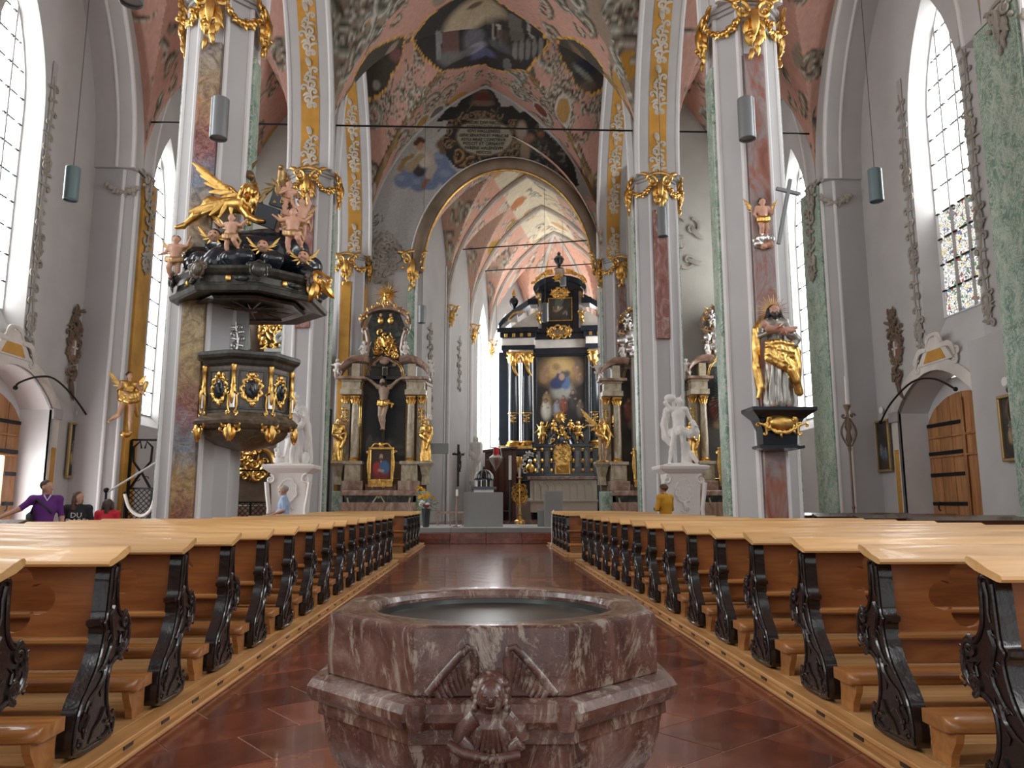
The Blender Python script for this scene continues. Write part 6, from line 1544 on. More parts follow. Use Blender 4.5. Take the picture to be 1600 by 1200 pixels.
def framed(name, label, cat, loc, face, w, h, kind, fm, fw=.08, crest=False, group=None, tilt=0, seed=1):
    t = thing(name, label, cat, loc, math.atan2(face[1], face[0])+PI/2, group)
    for (x0, x1, z0, z1) in ((-w/2-fw, w/2+fw, -h/2-fw, -h/2), (-w/2-fw, w/2+fw, h/2, h/2+fw), (-w/2-fw, -w/2, -h/2, h/2), (w/2, w/2+fw, -h/2, h/2)): MB().bbox(x0, x1, -.06, .02, z0, z1, .015).build('frame_rail', fm, t)
    panel('canvas', picture(kind, w, h, seed), t, M['paint'])
    if crest:
        o = Orn(seed+200, .04, .8); H2 = h/2+fw; r = w*.05
        o.cscroll((-w*.45, H2+r*.5), (-w*.1, H2+r*2.2), r*2, r); o.cscroll((w*.1, H2+r*2.2), (w*.45, H2+r*.5), r*2, r); o.leaf((0, H2), PI/2, w*.25, r*1.5); o.volute((-w*.08, H2+r*3), r*1.6, 1.3, 0, 1, .35); o.volute((w*.08, H2+r*3), r*1.6, 1.3, PI, -1, .35)
        for s in (-1, 1): o.cscroll((s*(w/2+fw), -h*.3), (s*(w/2+fw), h*.3), -s*r*.6, r*.8); o.volute((s*(w/2+fw+r), h*.42), r*2, 1.3, 0, s, .35)
        q = o.build('carved_crest', fm, t); q.location = (0, -.03, 0)
        o = Orn(seed+300, .04, .8); o.cluster((-w*.3, -h/2-fw-r*2), w*.22, 8, r); o.cluster((w*.3, -h/2-fw-r*2), w*.22, 8, r); o.cluster((0, -h/2-fw-r*2), w*.22, 8, r); o.b.box(-w/2-fw*.8, w/2+fw*.8, -.02, .06, -h/2-fw-r*5, -h/2-fw)
        q = o.build('carved_base', fm, t); q.location = (0, -.03, 0)
    t.rotation_euler[0] = tilt
    return t
def cap_gold(parent, x, y, z, r, m=None):                # small corinthian capital
    o = Orn(int(abs(x)*100)+3, .05, 1.0); b = o.b
    b.lathe([(r*.95, 0), (r*.9, r*.3), (r*1.0, r*1.2), (r*1.35, r*1.9), (r*1.4, r*2.1)], 12)
    for k in range(8):
        a = 2*PI*k/8; p = [(r*(.95+.1*i+.25*(i == 3))*math.cos(a), r*(.95+.1*i+.25*(i == 3))*math.sin(a), r*(.1+.42*i)) for i in range(4)]; b.tube(p, [r*.2, r*.26, r*.22, r*.1], 6)
        if k % 2: b.ball((r*1.5*math.cos(a), r*1.5*math.sin(a), r*1.85), r*.28, 7, 5)
    b.prism([(-r*1.45,-r*1.45),(r*1.45,-r*1.45),(r*1.45,r*1.45),(-r*1.45,r*1.45)], r*2.05, r*2.3, 'z')
    q = b.build('capital', m or M['gold'], parent, 50); q.location = (x, y, z); return q
def column(parent, x, y, z0, z1, r, m, bm=None):
    cp = r*2.3; t = MB(); t.lathe([(r*1.0, z0+r*.9), (r*1.02, z0+(z1-z0)*.3), (r*.86, z1-cp)], 20, (x, y, 0)); o = t.build('column', m, parent, 40)
    MB().lathe([(r*1.4, z0), (r*1.45, z0+r*.25), (r*1.2, z0+r*.4), (r*1.3, z0+r*.6), (r*1.05, z0+r*.9)], 20, (x, y, 0)).build('column_base', bm or M['gold'], o, 40)
    cap_gold(o, x, y, z1-cp, r*.86)
    return o
def curved_pediment(parent, x0, x1, z0, z1, d, m, flip):
    # quarter-arch cornice piece sweeping up towards the middle
    b = MB(); rings = []
    for k in range(13):
        a = PI*.62*k/12; u = 1-math.cos(a); u = u/(1-math.cos(PI*.62)); v = math.sin(a)
        x = x0+(x1-x0)*u; z = z0+(z1-z0)*v
        rings.append([(x, -d, z-.10), (x, -d-.10, z), (x, -d-.12, z+.10), (x, -d-.04, z+.16), (x, .0, z+.16), (x, 0, z-.12)])
    return recalc(b.loft(rings, True, True).build('curved_pediment', m, parent, 40))
def side_altar(label, loc, rz, kind, seed):
    """retable altar; local x right, -y to the nave, z from its own base"""
    t = thing('side_altar', label, 'altar', loc, rz, 'side altars')
    zb = loc[2]
    def zz(y): return at(600, y, 31.0).z-zb
    st, br, dk = M['altarstone'], M['brownmarble'], M['darkmarble']
    # table
    MB().bbox(-1.45, 1.45, -1.05, -.1, 0, zz(785), .02).build('altar_step', br, t)
    MB().loft([[(-a,-d,z),(a,-d,z),(a,-.1,z),(-a,-.1,z)] for a, d, z in ((1.02,.86,.1),(1.12,.93,.35),(1.25,.98,.7),(1.32,1.0,zz(775)))], True, True).build('altar_table', dk, t)
    MB().bbox(-1.45, 1.45, -1.08, -.05, zz(775), zz(767), .02).build('table_top', br, t)
    o = Orn(seed, .03, .7)
    for s in (-1, 1): o.cscroll((s*.08, .35), (s*.1, zz(778)), -s*.22, .04); o.line([(s*.95,.2),(s*1.05,.6),(s*1.2,zz(778))], .05, .04)
    q = o.build('table_scrolls', st, t); q.location = (0, -.98, 0)
    for s in (-1, 1): MB().bbox(s*1.62-.22, s*1.62+.22, -.8, -.1, 0, zz(768), .02).build('side_block', M['green'] if kind != 'glory' else br, t)
    # predella
    MB().bbox(-.62, .62, -.45, 0, zz(767), zz(757), .015).build('predella', br, t)
    MB().bbox(-1.75, 1.75, -.12, 0, 0, zz(722), .01).build('back_slab', M['stucco_dark'], t)
    for s in (-1, 1):
        MB().bbox(s*1.10-.42, s*1.10+.42, -.72, 0, zz(767), zz(752), .02).build('pedestal_foot', br, t)
        MB().bbox(s*1.10-.31, s*1.10+.31, -.62, 0, zz(752), zz(727), .01).build('pedestal', st, t)
        MB().bbox(s*1.10-.2, s*1.10+.2, -.635, -.6, zz(750), zz(730), .008).build('pedestal_panel', M['altarstone'], t)
        MB().bbox(s*1.10-.38, s*1.10+.38, -.70, 0, zz(727), zz(722), .012).build('pedestal_cap', st, t)
        column(t, s*1.10, -.36, zz(722), zz(620), .155, st)
        MB().bbox(s*1.50-.17, s*1.50+.17, -.22, 0, zz(722), zz(620), .01).build('pilaster', st, t)
        cap_gold(t, s*1.52, -.16, zz(632), .13)
        o = Orn(seed+5, .04, .8); o.vine([(0, zz(640)-.16*k) for k in range(5)], .05); q = o.build('gilded_drop', M['gold'], t); q.location = (s*1.52, -.24, 0)
        # console for the statue
        MB().loft([[(s*1.72-a,-d,z),(s*1.72+a,-d,z),(s*1.72+a,0,z),(s*1.72-a,0,z)] for a, d, z in ((.16,.3,zz(758)),(.14,.28,zz(745)),(.22,.45,zz(730)),(.32,.62,zz(725)),(.32,.62,zz(722)))], True, True).build('statue_console', st, t)
        # entablature
        for a, d, z0, z1 in ((.42,.58,620,612), (.36,.52,612,600), (.40,.56,600,597), (.56,.74,597,593)):
            MB().bbox(s*1.28-a, s*1.28+a, -d, 0, zz(z0), zz(z1), .012).build('entablature', st if z0 != 597 else br, t)
        MB().bbox(s*1.12-.16, s*1.12+.16, -.5, 0, zz(593), zz(572), .012).build('attic_block', st, t)
        curved_pediment(t, s*1.78, s*.62, zz(593), zz(565), .55, br, s)
        # attic volutes
        o = Orn(seed+9, .1, 1.2); o.line([(s*.78,zz(562)),(s*.66,zz(548)),(s*.72,zz(530)),(s*.80,zz(520))], .10, .07); o.volute((s*.80, zz(518)), .17, 1.4, -PI/2, s, .35); o.volute((s*.72, zz(556)), .14, 1.4, PI/2, -s, .35)
        q = o.build('attic_volute', br, t); q.location = (0, -.25, 0)
        putto(t, (s*1.85, -.5, zz(597)), s*.4, 1 if s < 0 else 3, 1.0, wings=False, m=M['stucco_light']); putto(t, (s*.82, -.4, zz(568)), -s*.4, 0 if s < 0 else 2, 1.0, wings=False, m=M['stucco_light'])
    # framed field
    arc = lambda w_, zt, r: [(-w_, zz(748)), (w_, zz(748)), (w_, zt)] + [(r*math.cos(a), zt+.12+r*math.sin(a)*.95) for a in [PI*k/12 for k in range(13)]] + [(-w_, zt)]
    me = flat_curve([arc(1.0, zz(592), .80), arc(.88, zz(592), .68)], .12); me.materials.append(dk); o = link('field_frame', me, t); o.rotation_euler = (PI/2, 0, 0); o.location = (0, -.06, 0)
    for w_, r in ((.90, .70), (.97, .77)): MB().tube([(x, -.125, z) for x, z in arc(w_, zz(592), r)+arc(w_, zz(592), r)[:1]], .018, 6).build('gilded_fillet', M['gold'], t, 40)
    hgt = zz(566)-zz(748)
    cv = picture('crucifix' if kind == 'crucifix' else 'side', 1.8, hgt+.25, seed)
    def inside(X, Z): Zt = zz(592)-(zz(748)+(hgt+.25)/2); return (np.abs(X) < .88) & ((Z < Zt) | ((X/.68)**2+((Z-Zt-.12)/.65)**2 < 1))
    q = panel('painted_field', cv, t, M['paint'], inside); q.location = (0, -.03, zz(748)+(hgt+.25)/2)
    MB().bbox(-1.7, 1.7, -.02, .12, 0, zz(600), .01).build('retable_back', M['stucco_dark'], t)
    # attic with gilded cluster, arched top and sunburst
    me = flat_curve([[(-.72, zz(575)), (.72, zz(575)), (.62, zz(530)), (.75, zz(510)), (.55, zz(492)), (0, zz(482)), (-.55, zz(492)), (-.75, zz(510)), (-.62, zz(530))]], .2); me.materials.append(dk if kind == 'crucifix' else M['stone']); o = link('attic_panel', me, t); o.rotation_euler = (PI/2, 0, 0); o.location = (0, -.02, 0)
    b = MB(); rings = []
    for k in range(17):
        a = PI*k/16; x = -1.0*math.cos(a); z = zz(512)+(zz(484)-zz(512))*math.sin(a)**.8; rings.append([(x*.97, -.38, z-.10), (x, -.44, z), (x*1.04, -.42, z+.08), (x, 0, z+.08), (x*.97, 0, z-.10)])
    recalc(b.loft(rings, True, True).build('attic_arch', br, t, 40))
    o = Orn(seed+20, .15, .9)
    for k in range(11): a = PI*(.06+.88*k/10); o.cluster((-.95*math.cos(a), zz(512)+.06+(zz(482)-zz(512))*math.sin(a)), .1, 2, .05)
    q = o.build('gilded_crest', M['gold'], t); q.location = (0, -.42, 0)
    o = Orn(seed+21, .15, .9); o.cluster((0, zz(545)), .5, 38, .08); o.cluster((0, zz(530)), .4, 22, .07); o.cluster((-.45, zz(553)), .25, 12, .06); o.cluster((.45, zz(553)), .25, 12, .06); o.leaf((0, zz(545)), PI/2, .5, .1, .1)
    q = o.build('gilded_cluster', M['gold'] if kind == 'crucifix' else M['silver'], t); q.location = (0, -.16, 0)
    if kind == 'crucifix':
        for s in (-1, 1):
            b = Body(); b.ell((0,0,.1), (.12,.1,.15), 0, .03, (.008, 5, 9.0)); b.ell((0,-.02,.32), (.06,.06,.075), 1, .02); b.cap((-.05,-.05,.17), (.1*s,-.13,.2), .035, .025, 0, .02); o = b.mesh('seated_figure', [M['gold'], cmat(SK, .5)], .018, t); o.location = (s*.20, -.3, zz(508))
    def star(z, R, n, m, nm, y=-.2, a0=0, a1=2*PI):
        b = MB(); b.ball((0, y, z), (R*.22, R*.1, R*.22), 12, 8)
        for k in range(n): a = a0+(a1-a0)*k/n; L = R*(1 if k % 2 else .7); b.tube([(0, y, z), (L*.5*math.cos(a), y, z+L*.5*math.sin(a)), (L*math.cos(a), y, z+L*math.sin(a))], [R*.07, R*.06, R*.008], 5)
        return b.build(nm, m, t, 50)
    if kind == 'crucifix':
        star(zz(463), .6, 22, M['gold'], 'gilded_sunburst'); o = Orn(3, .05, .9); o.leaf((0, zz(476)), PI/2, .3, .09); o.volute((-.1, zz(480)), .08, 1.3, 0, 1, .3); o.volute((.1, zz(480)), .08, 1.3, PI, -1, .3); q = o.build('finial', M['gold'], t); q.location = (0, -.3, 0)
        o = Orn(8, .03, .8); o.cscroll((-.38, zz(570)), (.38, zz(570)), .2, .05); o.b.ball(o.p3(0, zz(568), .02), (.2,.06,.12), 12, 8); q = o.build('keystone_cartouche', br, t); q.location = (0, -.35, 0)
        MB().bbox(-.11, .11, -.16, -.13, zz(588), zz(575), .006).build('title_scroll', M['altarstone'], t)
    else:
        star(zz(528), 1.15, 28, M['gold'], 'gilded_rays', -.35); o = Orn(seed+30, .2, 1.0); o.cluster((0, zz(492)), .45, 26, .09); q = o.build('gilded_top', M['gold'], t); q.location = (0, -.45, 0)
        b = Body(); g = random.Random(seed)
        for k in range(18): a = k*.35; r = .62+.2*math.sin(k*2.3); b.ell((r*math.cos(a), -.4, zz(532)+r*math.sin(a)*.9), (g.uniform(.17, .24), .12, g.uniform(.15, .2)), 0, .03)
        b.mesh('silver_clouds', [M['silver']], .03, t)
        for s in (-1, 1): putto(t, (s*.62, -.55, zz(545) if s > 0 else zz(520)), s*.3, 2, .95, m=M['silver'], wings=False)
    if kind == 'glory':
        b = MB(); zc = zz(622)
        for k in range(48): a = 2*PI*k/48; L = .95 if k % 2 else .8; b.tube([(.3*math.cos(a), -.3, zc+.42*math.sin(a)), (L*math.cos(a), -.32, zc+1.35*L*math.sin(a))], [.028, .008], 5)
        b.build('black_rays', M['black'], t, 40)
        b = figure(1.5, dict(ell=(-.15,-.05,.66), wrl=(-.03,-.13,.68), elr=(.15,-.05,.66), wrr=(.04,-.13,.66)), 0, 1, top=2, sleeve=2, robe=2, hl='mid'); o = b.mesh('enthroned_figure', [cmat(SK, .5), cmat(HB), M['gold']], .025, t); o.location = (0, -.45, zc-.75)
    return t
def gold_statue(label, loc, rz, H, pose, seed, halo=False, mats=None, wings=False, soldier=False):
    t = thing('statue', label, 'statue', loc, rz, 'gilded altar statues')
    def ex(b, J, u): drape(b, [(-.13,-.03,.62),(0,-.1,.55),(.13,-.05,.45)], .032, 2, u, 3, .03); drape(b, [(.12,.02,.80),(.16,-.04,.62),(.12,-.09,.46),(.06,-.1,.3)], .035, 2, u, 2, .02); b.ell(V3((0,0,.01))*u, (.17*u,.13*u,.03*u), 2, .01)
    figure(H, pose, 0, 1, top=2, sleeve=2, robe=None if soldier else 2, legs=None if not soldier else 0, hl='mid', extra=ex, hands=False).mesh('figure', mats or [cmat((.62,.42,.2), .4, .5), M['gold'], M['gold']], .026, t)
    if halo:
        b = MB()
        for k in range(18): a = 2*PI*k/18; L = .3 if k % 2 else .22; b.tube([(.1*math.cos(a), .04, H*.93+.1*math.sin(a)), (L*math.cos(a), .04, H*.93+L*math.sin(a))], [.014, .004], 5)
        b.build('ray_halo', M['gold'], t, 40)
    if wings:
        for s in (-1, 1): wing(t, (s*.08, .1, H*.76), (0, 0, 1), (s, .2, 0), .85, M['gold'])
    return t
AZ = .33
xa = at(597, 700, 30.5).x
side_altar('marble retable altar with dark field behind the large crucified figure', (xa, 30.9, AZ), 0, 'crucifix', 10)
xb = at(1003, 700, 31.2).x
side_altar('marble retable altar with silver clouds and gold rays beside the chancel arch', (xb, 31.0, AZ), 0, 'painting', 11)
xc = at(1146, 700, 29.5).x
side_altar('marble retable altar with black ray glory, half hidden by the right pier', (xc, 30.3, AZ), 0, 'glory', 12).scale = (.9, 1, 1)
def zz31(y): return at(600, y, 31.0).z
zs = zz31(722)
gold_statue('gilded statue with ray halo, left of the crucifix altar', (xa-1.72, 30.5, zs), .25, 1.72, dict(ell=(-.13,-.05,.66), wrl=(-.02,-.13,.64), wrr=(.02,-.13,.60), elr=(.14,-.04,.66)), 1, True)
gold_statue('gilded statue with crossed arms, right of the crucifix altar', (xa+1.72, 30.5, zs), -.3, 1.66, dict(ell=(-.14,-.05,.68), wrl=(.02,-.14,.72), elr=(.15,-.06,.70), wrr=(-.02,-.15,.74)), 2, True)
gold_statue('gilded winged warrior statue beside the right altar column', (xb-1.72, 30.55, zs), .2, 1.78, dict(ell=(-.18,-.02,.70), wrl=(-.20,-.12,.80), elr=(.17,-.02,.68), wrr=(.2,-.1,.58)), 3, False, [cmat((.5,.32,.18), .5), M['gold'], M['gold']], True, True)
gold_statue('small gilded figure left of the black ray altar', (xc-1.55, 29.75, zs), .2, 1.6, dict(ell=(-.14,-.05,.68), wrl=(-.02,-.14,.66)), 4)
# the crucified figure
def crucifix():
    t = thing('crucifix', 'large carved crucified figure with gilded loincloth on dark altar field', 'crucifix', (xa, 30.9-.28, zz31(676)), 0)
    sc = (zz31(600)-zz31(676))/.90
    def ex(b, J, u): drape(b, [(-.09,-.04,.52),(0,-.09,.50),(.09,-.04,.53)], .03, 2, u, 3, .03); b.path([V3((.09,-.04,.52))*u, V3((.17,-.05,.50))*u, V3((.15,-.05,.44))*u], .03*u, .02*u, 2, .02); b.path([V3((-.05,-.03,.955))*u, V3((0,-.06,.965))*u, V3((.05,-.03,.955))*u], .012*u, .012*u, 1, .004)
    figure(sc, dict(head=(-.02,-.05,.90), neck=(0,-.01,.84), shl=(-.11,0,.82), shr=(.11,0,.82), ell=(-.23,.0,.92), elr=(.23,.0,.93), wrl=(-.36,.02,1.0), wrr=(.36,.02,1.02), knl=(-.05,-.07,.29), knr=(.01,-.08,.28), anl=(-.01,-.02,.06), anr=(.02,-.04,.06)), 0, 1, hl='mid', beard=1, extra=ex, look=(-.35,-1)).mesh('figure', [cmat((.40,.29,.21), .5), cmat(HB), M['gold']], .02, t)
    b = MB(); b.bbox(-.07, .07, .06, .13, -.55, sc*1.02+.35, .01); b.bbox(-sc*.42, sc*.42, .06, .13, sc*.96, sc*1.03, .01); b.build('cross', M['blackwood'], t)
crucifix()
framed('framed_picture', 'gold framed picture of a man in red and blue on the crucifix altar', 'picture', (xa, 30.9-.62, zz31(727)), (0,-1), .78, 1.15, 'redblue', M['gold'], .1, True, None, -.05, 5)
framed('framed_picture', 'gold framed picture of mother and child on the right altar', 'picture', (xb-.05, 30.35, zz31(727)), (0,-1), .78, 1.15, 'madonna', M['gold'], .1, True, None, -.05, 6)
framed('framed_picture', 'gold framed dark picture on the black ray altar', 'picture', (xc-.1, 29.6, zz31(727)), (0,-1), .78, 1.1, 'other', M['gold'], .1, True, None, -.05, 7)
# partly hidden altar in the left aisle
def aisle_altar():
    t = thing('aisle_altar', 'red column altar in the left aisle seen past the grey pier', 'altar', (-7.75, 31.3, 0), .0, 'side altars')
    for x in (-2.2, -.55, .75):
        MB().bbox(x-.3, x+.3, -.6, .1, 0, 3.2, .02).build('pedestal', M['redgrey'], t); column(t, x, -.25, 3.2, 6.7, .21, M['redgrey'])
        for a, d, z0, z1, m in ((.34,.6,6.7,7.2,'altarstone'), (.42,.7,7.2,7.35,'stone'), (.5,.8,7.35,7.5,'stone')): MB().bbox(x-a, x+a, -d, .1, z0, z1, .02).build('entablature', M[m], t)
        o = Orn(int(x*10)+400, .1, 1.0); o.volute((0, 8.0), .4, 1.5, -PI/2, 1, .3); o.line([(.35,7.5),(.3,8.3),(.1,8.9),(.25,9.4)], .2, .12); q = o.build('scroll', M['stone'], t); q.location = (x, -.3, 0)
    MB().bbox(-2.5, 1.1, .1, .4, 0, 9.6, .02).build('retable_back', M['stucco_dark'], t)
    o = Orn(420, .1, 1.0); o.cluster((-.8, 8.2), .9, 40, .12); q = o.build('gilded_cluster', M['gold'], t); q.location = (0, -.1, 0)
    q = panel('painted_field', picture('side', 1.6, 3.4, 8), t, M['paint']); q.location = (-1.35, .06, 5.0)
aisle_altar()
# ---- high altar
def high_altar():
    Y = 44.0; S = Y/1200.0; c0 = at(878, 700, Y)
    t = thing('high_altar', 'tall black and gilded high altar with large painting and crowned gable', 'altar', (c0.x, Y, .52), math.radians(-9))
    def X(px): return (px-878)*S
    def Z(py): return at(878, py, Y).z-.52
    bk, gd = M['black'], M['gold']; wb = M['stucco_light']
    MB().bbox(-3.3, 3.3, -.5, .7, 0, Z(702), .02).build('lower_storey', bk, t)
    for s in (-1, 1):
        MB().bbox(s*2.55-.95, s*2.55+.95, -.95, -.4, 0, Z(702), .02).build('plinth', bk, t)
        MB().bbox(s*2.55-1.02, s*2.55+1.02, -1.05, -.3, Z(703), Z(698), .02).build('gilded_ledge', gd, t)
        o = Orn(500, .05, .7); o.b.bbox(-.16, .16, -.03, .0, 0, 1.0, .01); o.cluster((0, .25), .15, 10, .05); o.cluster((0, .7), .15, 10, .05); q = o.build('gilded_panel', gd, t); q.location = (s*2.35, -.97, Z(742))
        for px in (-74, -53): column(t, -s*X(878+px), -.62, Z(698), Z(550), .32, bk)
        for px in (-74, -53):
            o = Orn(505, .03, .8); o.vine([(0, -.15*k) for k in range(4)], .06); q = o.build('gilded_drop', gd, t); q.location = (-s*X(878+px), -.97, Z(651))
            MB().lathe([(.335, 0), (.345, .06)], 20).build('gilded_ring', gd, t, 40).location = (-s*X(878+px), -.62, Z(648))
            q = Orn(506, .03, .8); q.leaf((0, 0), -PI/2, .9, .09); q.leaf((0, .1), -PI/2, .4, .16); q = q.build('gilded_drop', gd, t); q.location = (-s*X(878+px), -.93, Z(570))
        MB().bbox(s*3.35-.28, s*3.35+.28, -.4, .1, Z(698), Z(550), .02).build('outer_pilaster', bk, t)
        # entablature with pale frieze, stepping forward over the columns
        for a, d, y0, y1, m in ((.98,1.0,550,543,bk), (.95,.96,543,532,wb), (1.05,1.1,532,524,bk), (1.2,1.25,524,517,bk)): MB().bbox(s*2.42-a, s*2.42+a, -d, .2, Z(y0), Z(y1), .015).build('entablature', m, t)
        for k in range(4): MB().bbox(s*(1.75+.45*k)-.08, s*(1.75+.45*k)+.08, -1.2, -1.0, Z(531), Z(526), .01).build('gilded_block', gd, t)
        # sweeping gable arm
        b = MB(); rings = []
        for k in range(11):
            u = k/10; x = s*(3.55-2.15*u); z = Z(518)+(Z(476)-Z(518))*(u**.75); rings.append([(x,-.9,z),(x,-.98,z+.35),(x,.0,z+.42),(x,0,z)])
        recalc(b.loft(rings, True, True).build('gable_arm', bk, t, 40))
        MB().bbox(s*1.55-.3, s*1.55+.3, -.98, .0, Z(481), Z(472), .02).build('gable_end', bk, t)
        MB().prism([(s*3.2, Z(517)), (s*1.3, Z(517)), (s*1.3, Z(486))], -.5, 0, 'y').build('gable_field', wb, t)
        o = Orn(510, .08, .9); o.b.ball(o.p3(0, .1, .1), (.16,.14,.2), 10, 8); o.volute((-.15, .35), .12, 1.3, 0, 1, .3); o.volute((.15, .35), .12, 1.3, PI, -1, .3); o.leaf((0, .1), -PI/2, .4, .1); q = o.build('gilded_mask', gd, t); q.location = (s*1.25, -.8, Z(503))
        o = Orn(511, .04, .8); o.cscroll((-.4, -.15), (.35, .25), .12, .06); q = o.build('gilded_scroll', gd, t); q.location = (s*2.55, -1.0, Z(498)); q.scale = (-s, 1, 1)
        # urn with gilt flame
        xu = s*2.72; zu = Z(487)
        b = MB(); b.lathe([(.16,0),(.16,.06),(.06,.12),(.08,.2),(.24,.42),(.28,.62),(.2,.78),(.08,.86),(.1,.92)], 16, (xu, -.4, zu)); q = b.build('urn', bk, t, 40); MB().lathe([(.08,.9),(.12,1.0),(.09,1.15),(.03,1.3),(.0,1.42)], 10, (xu, -.4, zu)).build('gilded_flame', gd, q, 40)
        MB().bbox(xu-.22, xu+.22, -.6, -.2, Z(505), zu, .01).build('urn_block', wb, t)
    MB().bbox(-1.6, 1.6, -.35, .3, Z(702), Z(517), .02).build('retable_back', bk, t)
    for a, d, y0, y1, m in ((1.55,.5,556,546,bk), (1.55,.5,546,533,wb), (1.65,.62,533,524,bk), (1.75,.75,524,517,bk)): MB().bbox(-a, a, -d, .2, Z(y0), Z(y1), .015).build('entablature', m, t)
    w_, h_ = X(915)-X(840), Z(559)-Z(668)
    for (x0, x1, z0, z1) in ((-w_/2-.12, w_/2+.12, Z(668)-.12, Z(668)), (-w_/2-.12, w_/2+.12, Z(559), Z(559)+.12), (-w_/2-.12, -w_/2, Z(668), Z(559)), (w_/2, w_/2+.12, Z(668), Z(559))): MB().bbox(x0, x1, -.5, -.3, z0, z1, .03).build('painting_frame', bk, t)
    q = panel('altar_painting', picture('high', w_, h_, 3), t, M['paint']); q.location = (0, -.37, (Z(668)+Z(559))/2)
    # upper storey
    for s in (-1, 1):
        MB().bbox(s*1.12-.2, s*1.12+.2, -.35, .1, Z(517), Z(460), .02).build('attic_side', wb, t); MB().bbox(s*.92-.16, s*.92+.16, -.5, .1, Z(517), Z(455), .02).build('attic_pilaster', bk, t)
        o = Orn(515, .05, .9); o.volute((0, 0), .16, 1.4, 0, s, .3); o.leaf((0, .1), PI/2, .35, .09); o.leaf((0, -.05), -PI/2, .3, .08); q = o.build('gilded_scroll', gd, t); q.location = (s*1.3, -.36, Z(468))
    MB().bbox(-.95, .95, -.4, .1, Z(517), Z(452), .02).build('attic_field', bk, t)
    q = panel('upper_painting', picture('side', X(893)-X(858), Z(470)-Z(503), 4), t, M['paint']); q.location = (0, -.46, (Z(470)+Z(503))/2)
    for (x0, x1, z0, z1) in ((-.72,.72,Z(503)-.07,Z(503)), (-.72,.72,Z(470),Z(470)+.07), (-.72,-.65,Z(503),Z(470)), (.65,.72,Z(503),Z(470))): MB().bbox(x0, x1, -.5, -.4, z0, z1, .015).build('upper_frame', gd, t)
    for (x, y, a, b_) in ((0, 462, .42, .22), (-.05, 523, .62, .3)):
        o = Orn(520+y, .05, .8); o.frame((0, 0), a, b_, .07, 9); q = o.build('gilded_cartouche', gd, t); q.location = (x, -.8 if y > 500 else -.52, Z(y)); b = MB(); b.ball((0, .02, 0), (a*.9, .06, b_*.85), 14, 8); b.build('cartouche_plate', M['stucco_dark'], q, 50)
    me = text_mesh('ALTARE', .26, .01); me.materials.append(gd); o = link('lettering', me, t); o.location = (-.05, -.87, Z(526)); o.rotation_euler = (PI/2, 0, 0); me2 = text_mesh('PRIV', .2, .01); me2.materials.append(gd); o = link('lettering', me2, t); o.location = (-.05, -.87, Z(532)); o.rotation_euler = (PI/2, 0, 0)
    b = MB(); rings = []
    for k in range(17):
        a = PI*k/16; x = -1.55*math.cos(a); z = Z(456)+(Z(436)-Z(456))*math.sin(a); rings.append([(x*.92, -.7, z-.25), (x, -.8, z), (x, .1, z), (x*.92, .1, z-.25)])
    recalc(b.loft(rings, True, True).build('top_pediment', bk, t, 40)); MB().prism([(-1.35, Z(458)), (1.35, Z(458)), (.9, Z(444)), (-.9, Z(444))], -.5, .1, 'y').build('pediment_field', bk, t)
    for s in (-1, 1):
        o = Orn(530+s, .08, .9)
        for k in range(9): u = k/8; o.volute((s*(.45+1.05*u), Z(431)-u*u*.62), .14, 1.2, g0.uniform(0, 6), s, .4); o.leaf((s*(.45+1.05*u), Z(431)-u*u*.62), PI/2+s*u, .22, .07)
        q = o.build('gilded_acanthus', gd, t); q.location = (0, -.75, 0)
    MB().bbox(-.28, .28, -.6, -.1, Z(440), Z(424), .02).build('urn_block', wb, t); o = Orn(540, .1, 1); o.cluster((0, 0), .3, 14, .08); q = o.build('gilded_figure', gd, t); q.location = (0, -.8, Z(440))
    q = MB().lathe([(.3,0),(.28,.08),(.1,.16),(.08,.24),(.24,.45),(.32,.66),(.22,.80),(.08,.9),(.12,.98),(.05,1.1)], 16, (-.05, -.3, Z(424))).build('top_urn', bk, t, 40)
    # altar table with blind tracery
    cr = M['cream']
    xl, xr = X(836), X(931)
    MB().bbox(xl-.05, xr+.05, -2.6, -1.3, Z(800), Z(752), .02).build('altar_table', cr, t); MB().bbox(xl-.18, xr+.18, -2.75, -1.2, Z(752), Z(747), .02).build('table_top', M['brownmarble'], t)
    n = 9
    for k in range(n):
        x = xl+(xr-xl)*(k+.5)/n; MB().bbox(x-.03, x+.03, -2.66, -2.6, Z(782), Z(754), .01).build('tracery_rib', cr, t)
        if k < n-1: b = MB(); d = (xr-xl)/n; b.tube([(x+d*.1, -2.62, Z(760)), (x+d*.3, -2.62, Z(757)), (x+d*.5, -2.62, Z(754.5)), (x+d*.7, -2.62, Z(757)), (x+d*.9, -2.62, Z(760))], .04, 6); b.build('tracery_arch', cr, t, 40)
    MB().bbox(xl-.1, xr+.1, -2.7, -2.5, Z(784), Z(781), .01).build('table_moulding', cr, t)
    for k in range(5): MB().bbox(xl-.3-.26*k, xl-.0, -2.5, -1.2, 0, Z(779+4.2*k), .01).build('side_step', cr, t)
    # tabernacle
    MB().bbox(X(838), X(925), -1.35, -.6, Z(750), Z(700), .02).build('tabernacle_body', bk, t); MB().bbox(X(834), X(929), -1.45, -.6, Z(701), Z(697), .015).build('tabernacle_cornice', bk, t); MB().bbox(X(834), X(929), -1.45, -.6, Z(747), Z(740), .015).build('tabernacle_base', bk, t)
    for px in (839, 850, 864, 897, 911, 924):
        q = MB().lathe([(.09,Z(739)),(.06,Z(737)),(.06,Z(705)),(.1,Z(702))], 10, (X(px), -1.42, 0)).build('colonnette', bk, t, 40)
        for y in (737, 722, 705): MB().lathe([(.06,-.12),(.11,0),(.06,.12)], 8, (X(px), -1.42, Z(y))).build('gilded_knop', gd, q, 40)
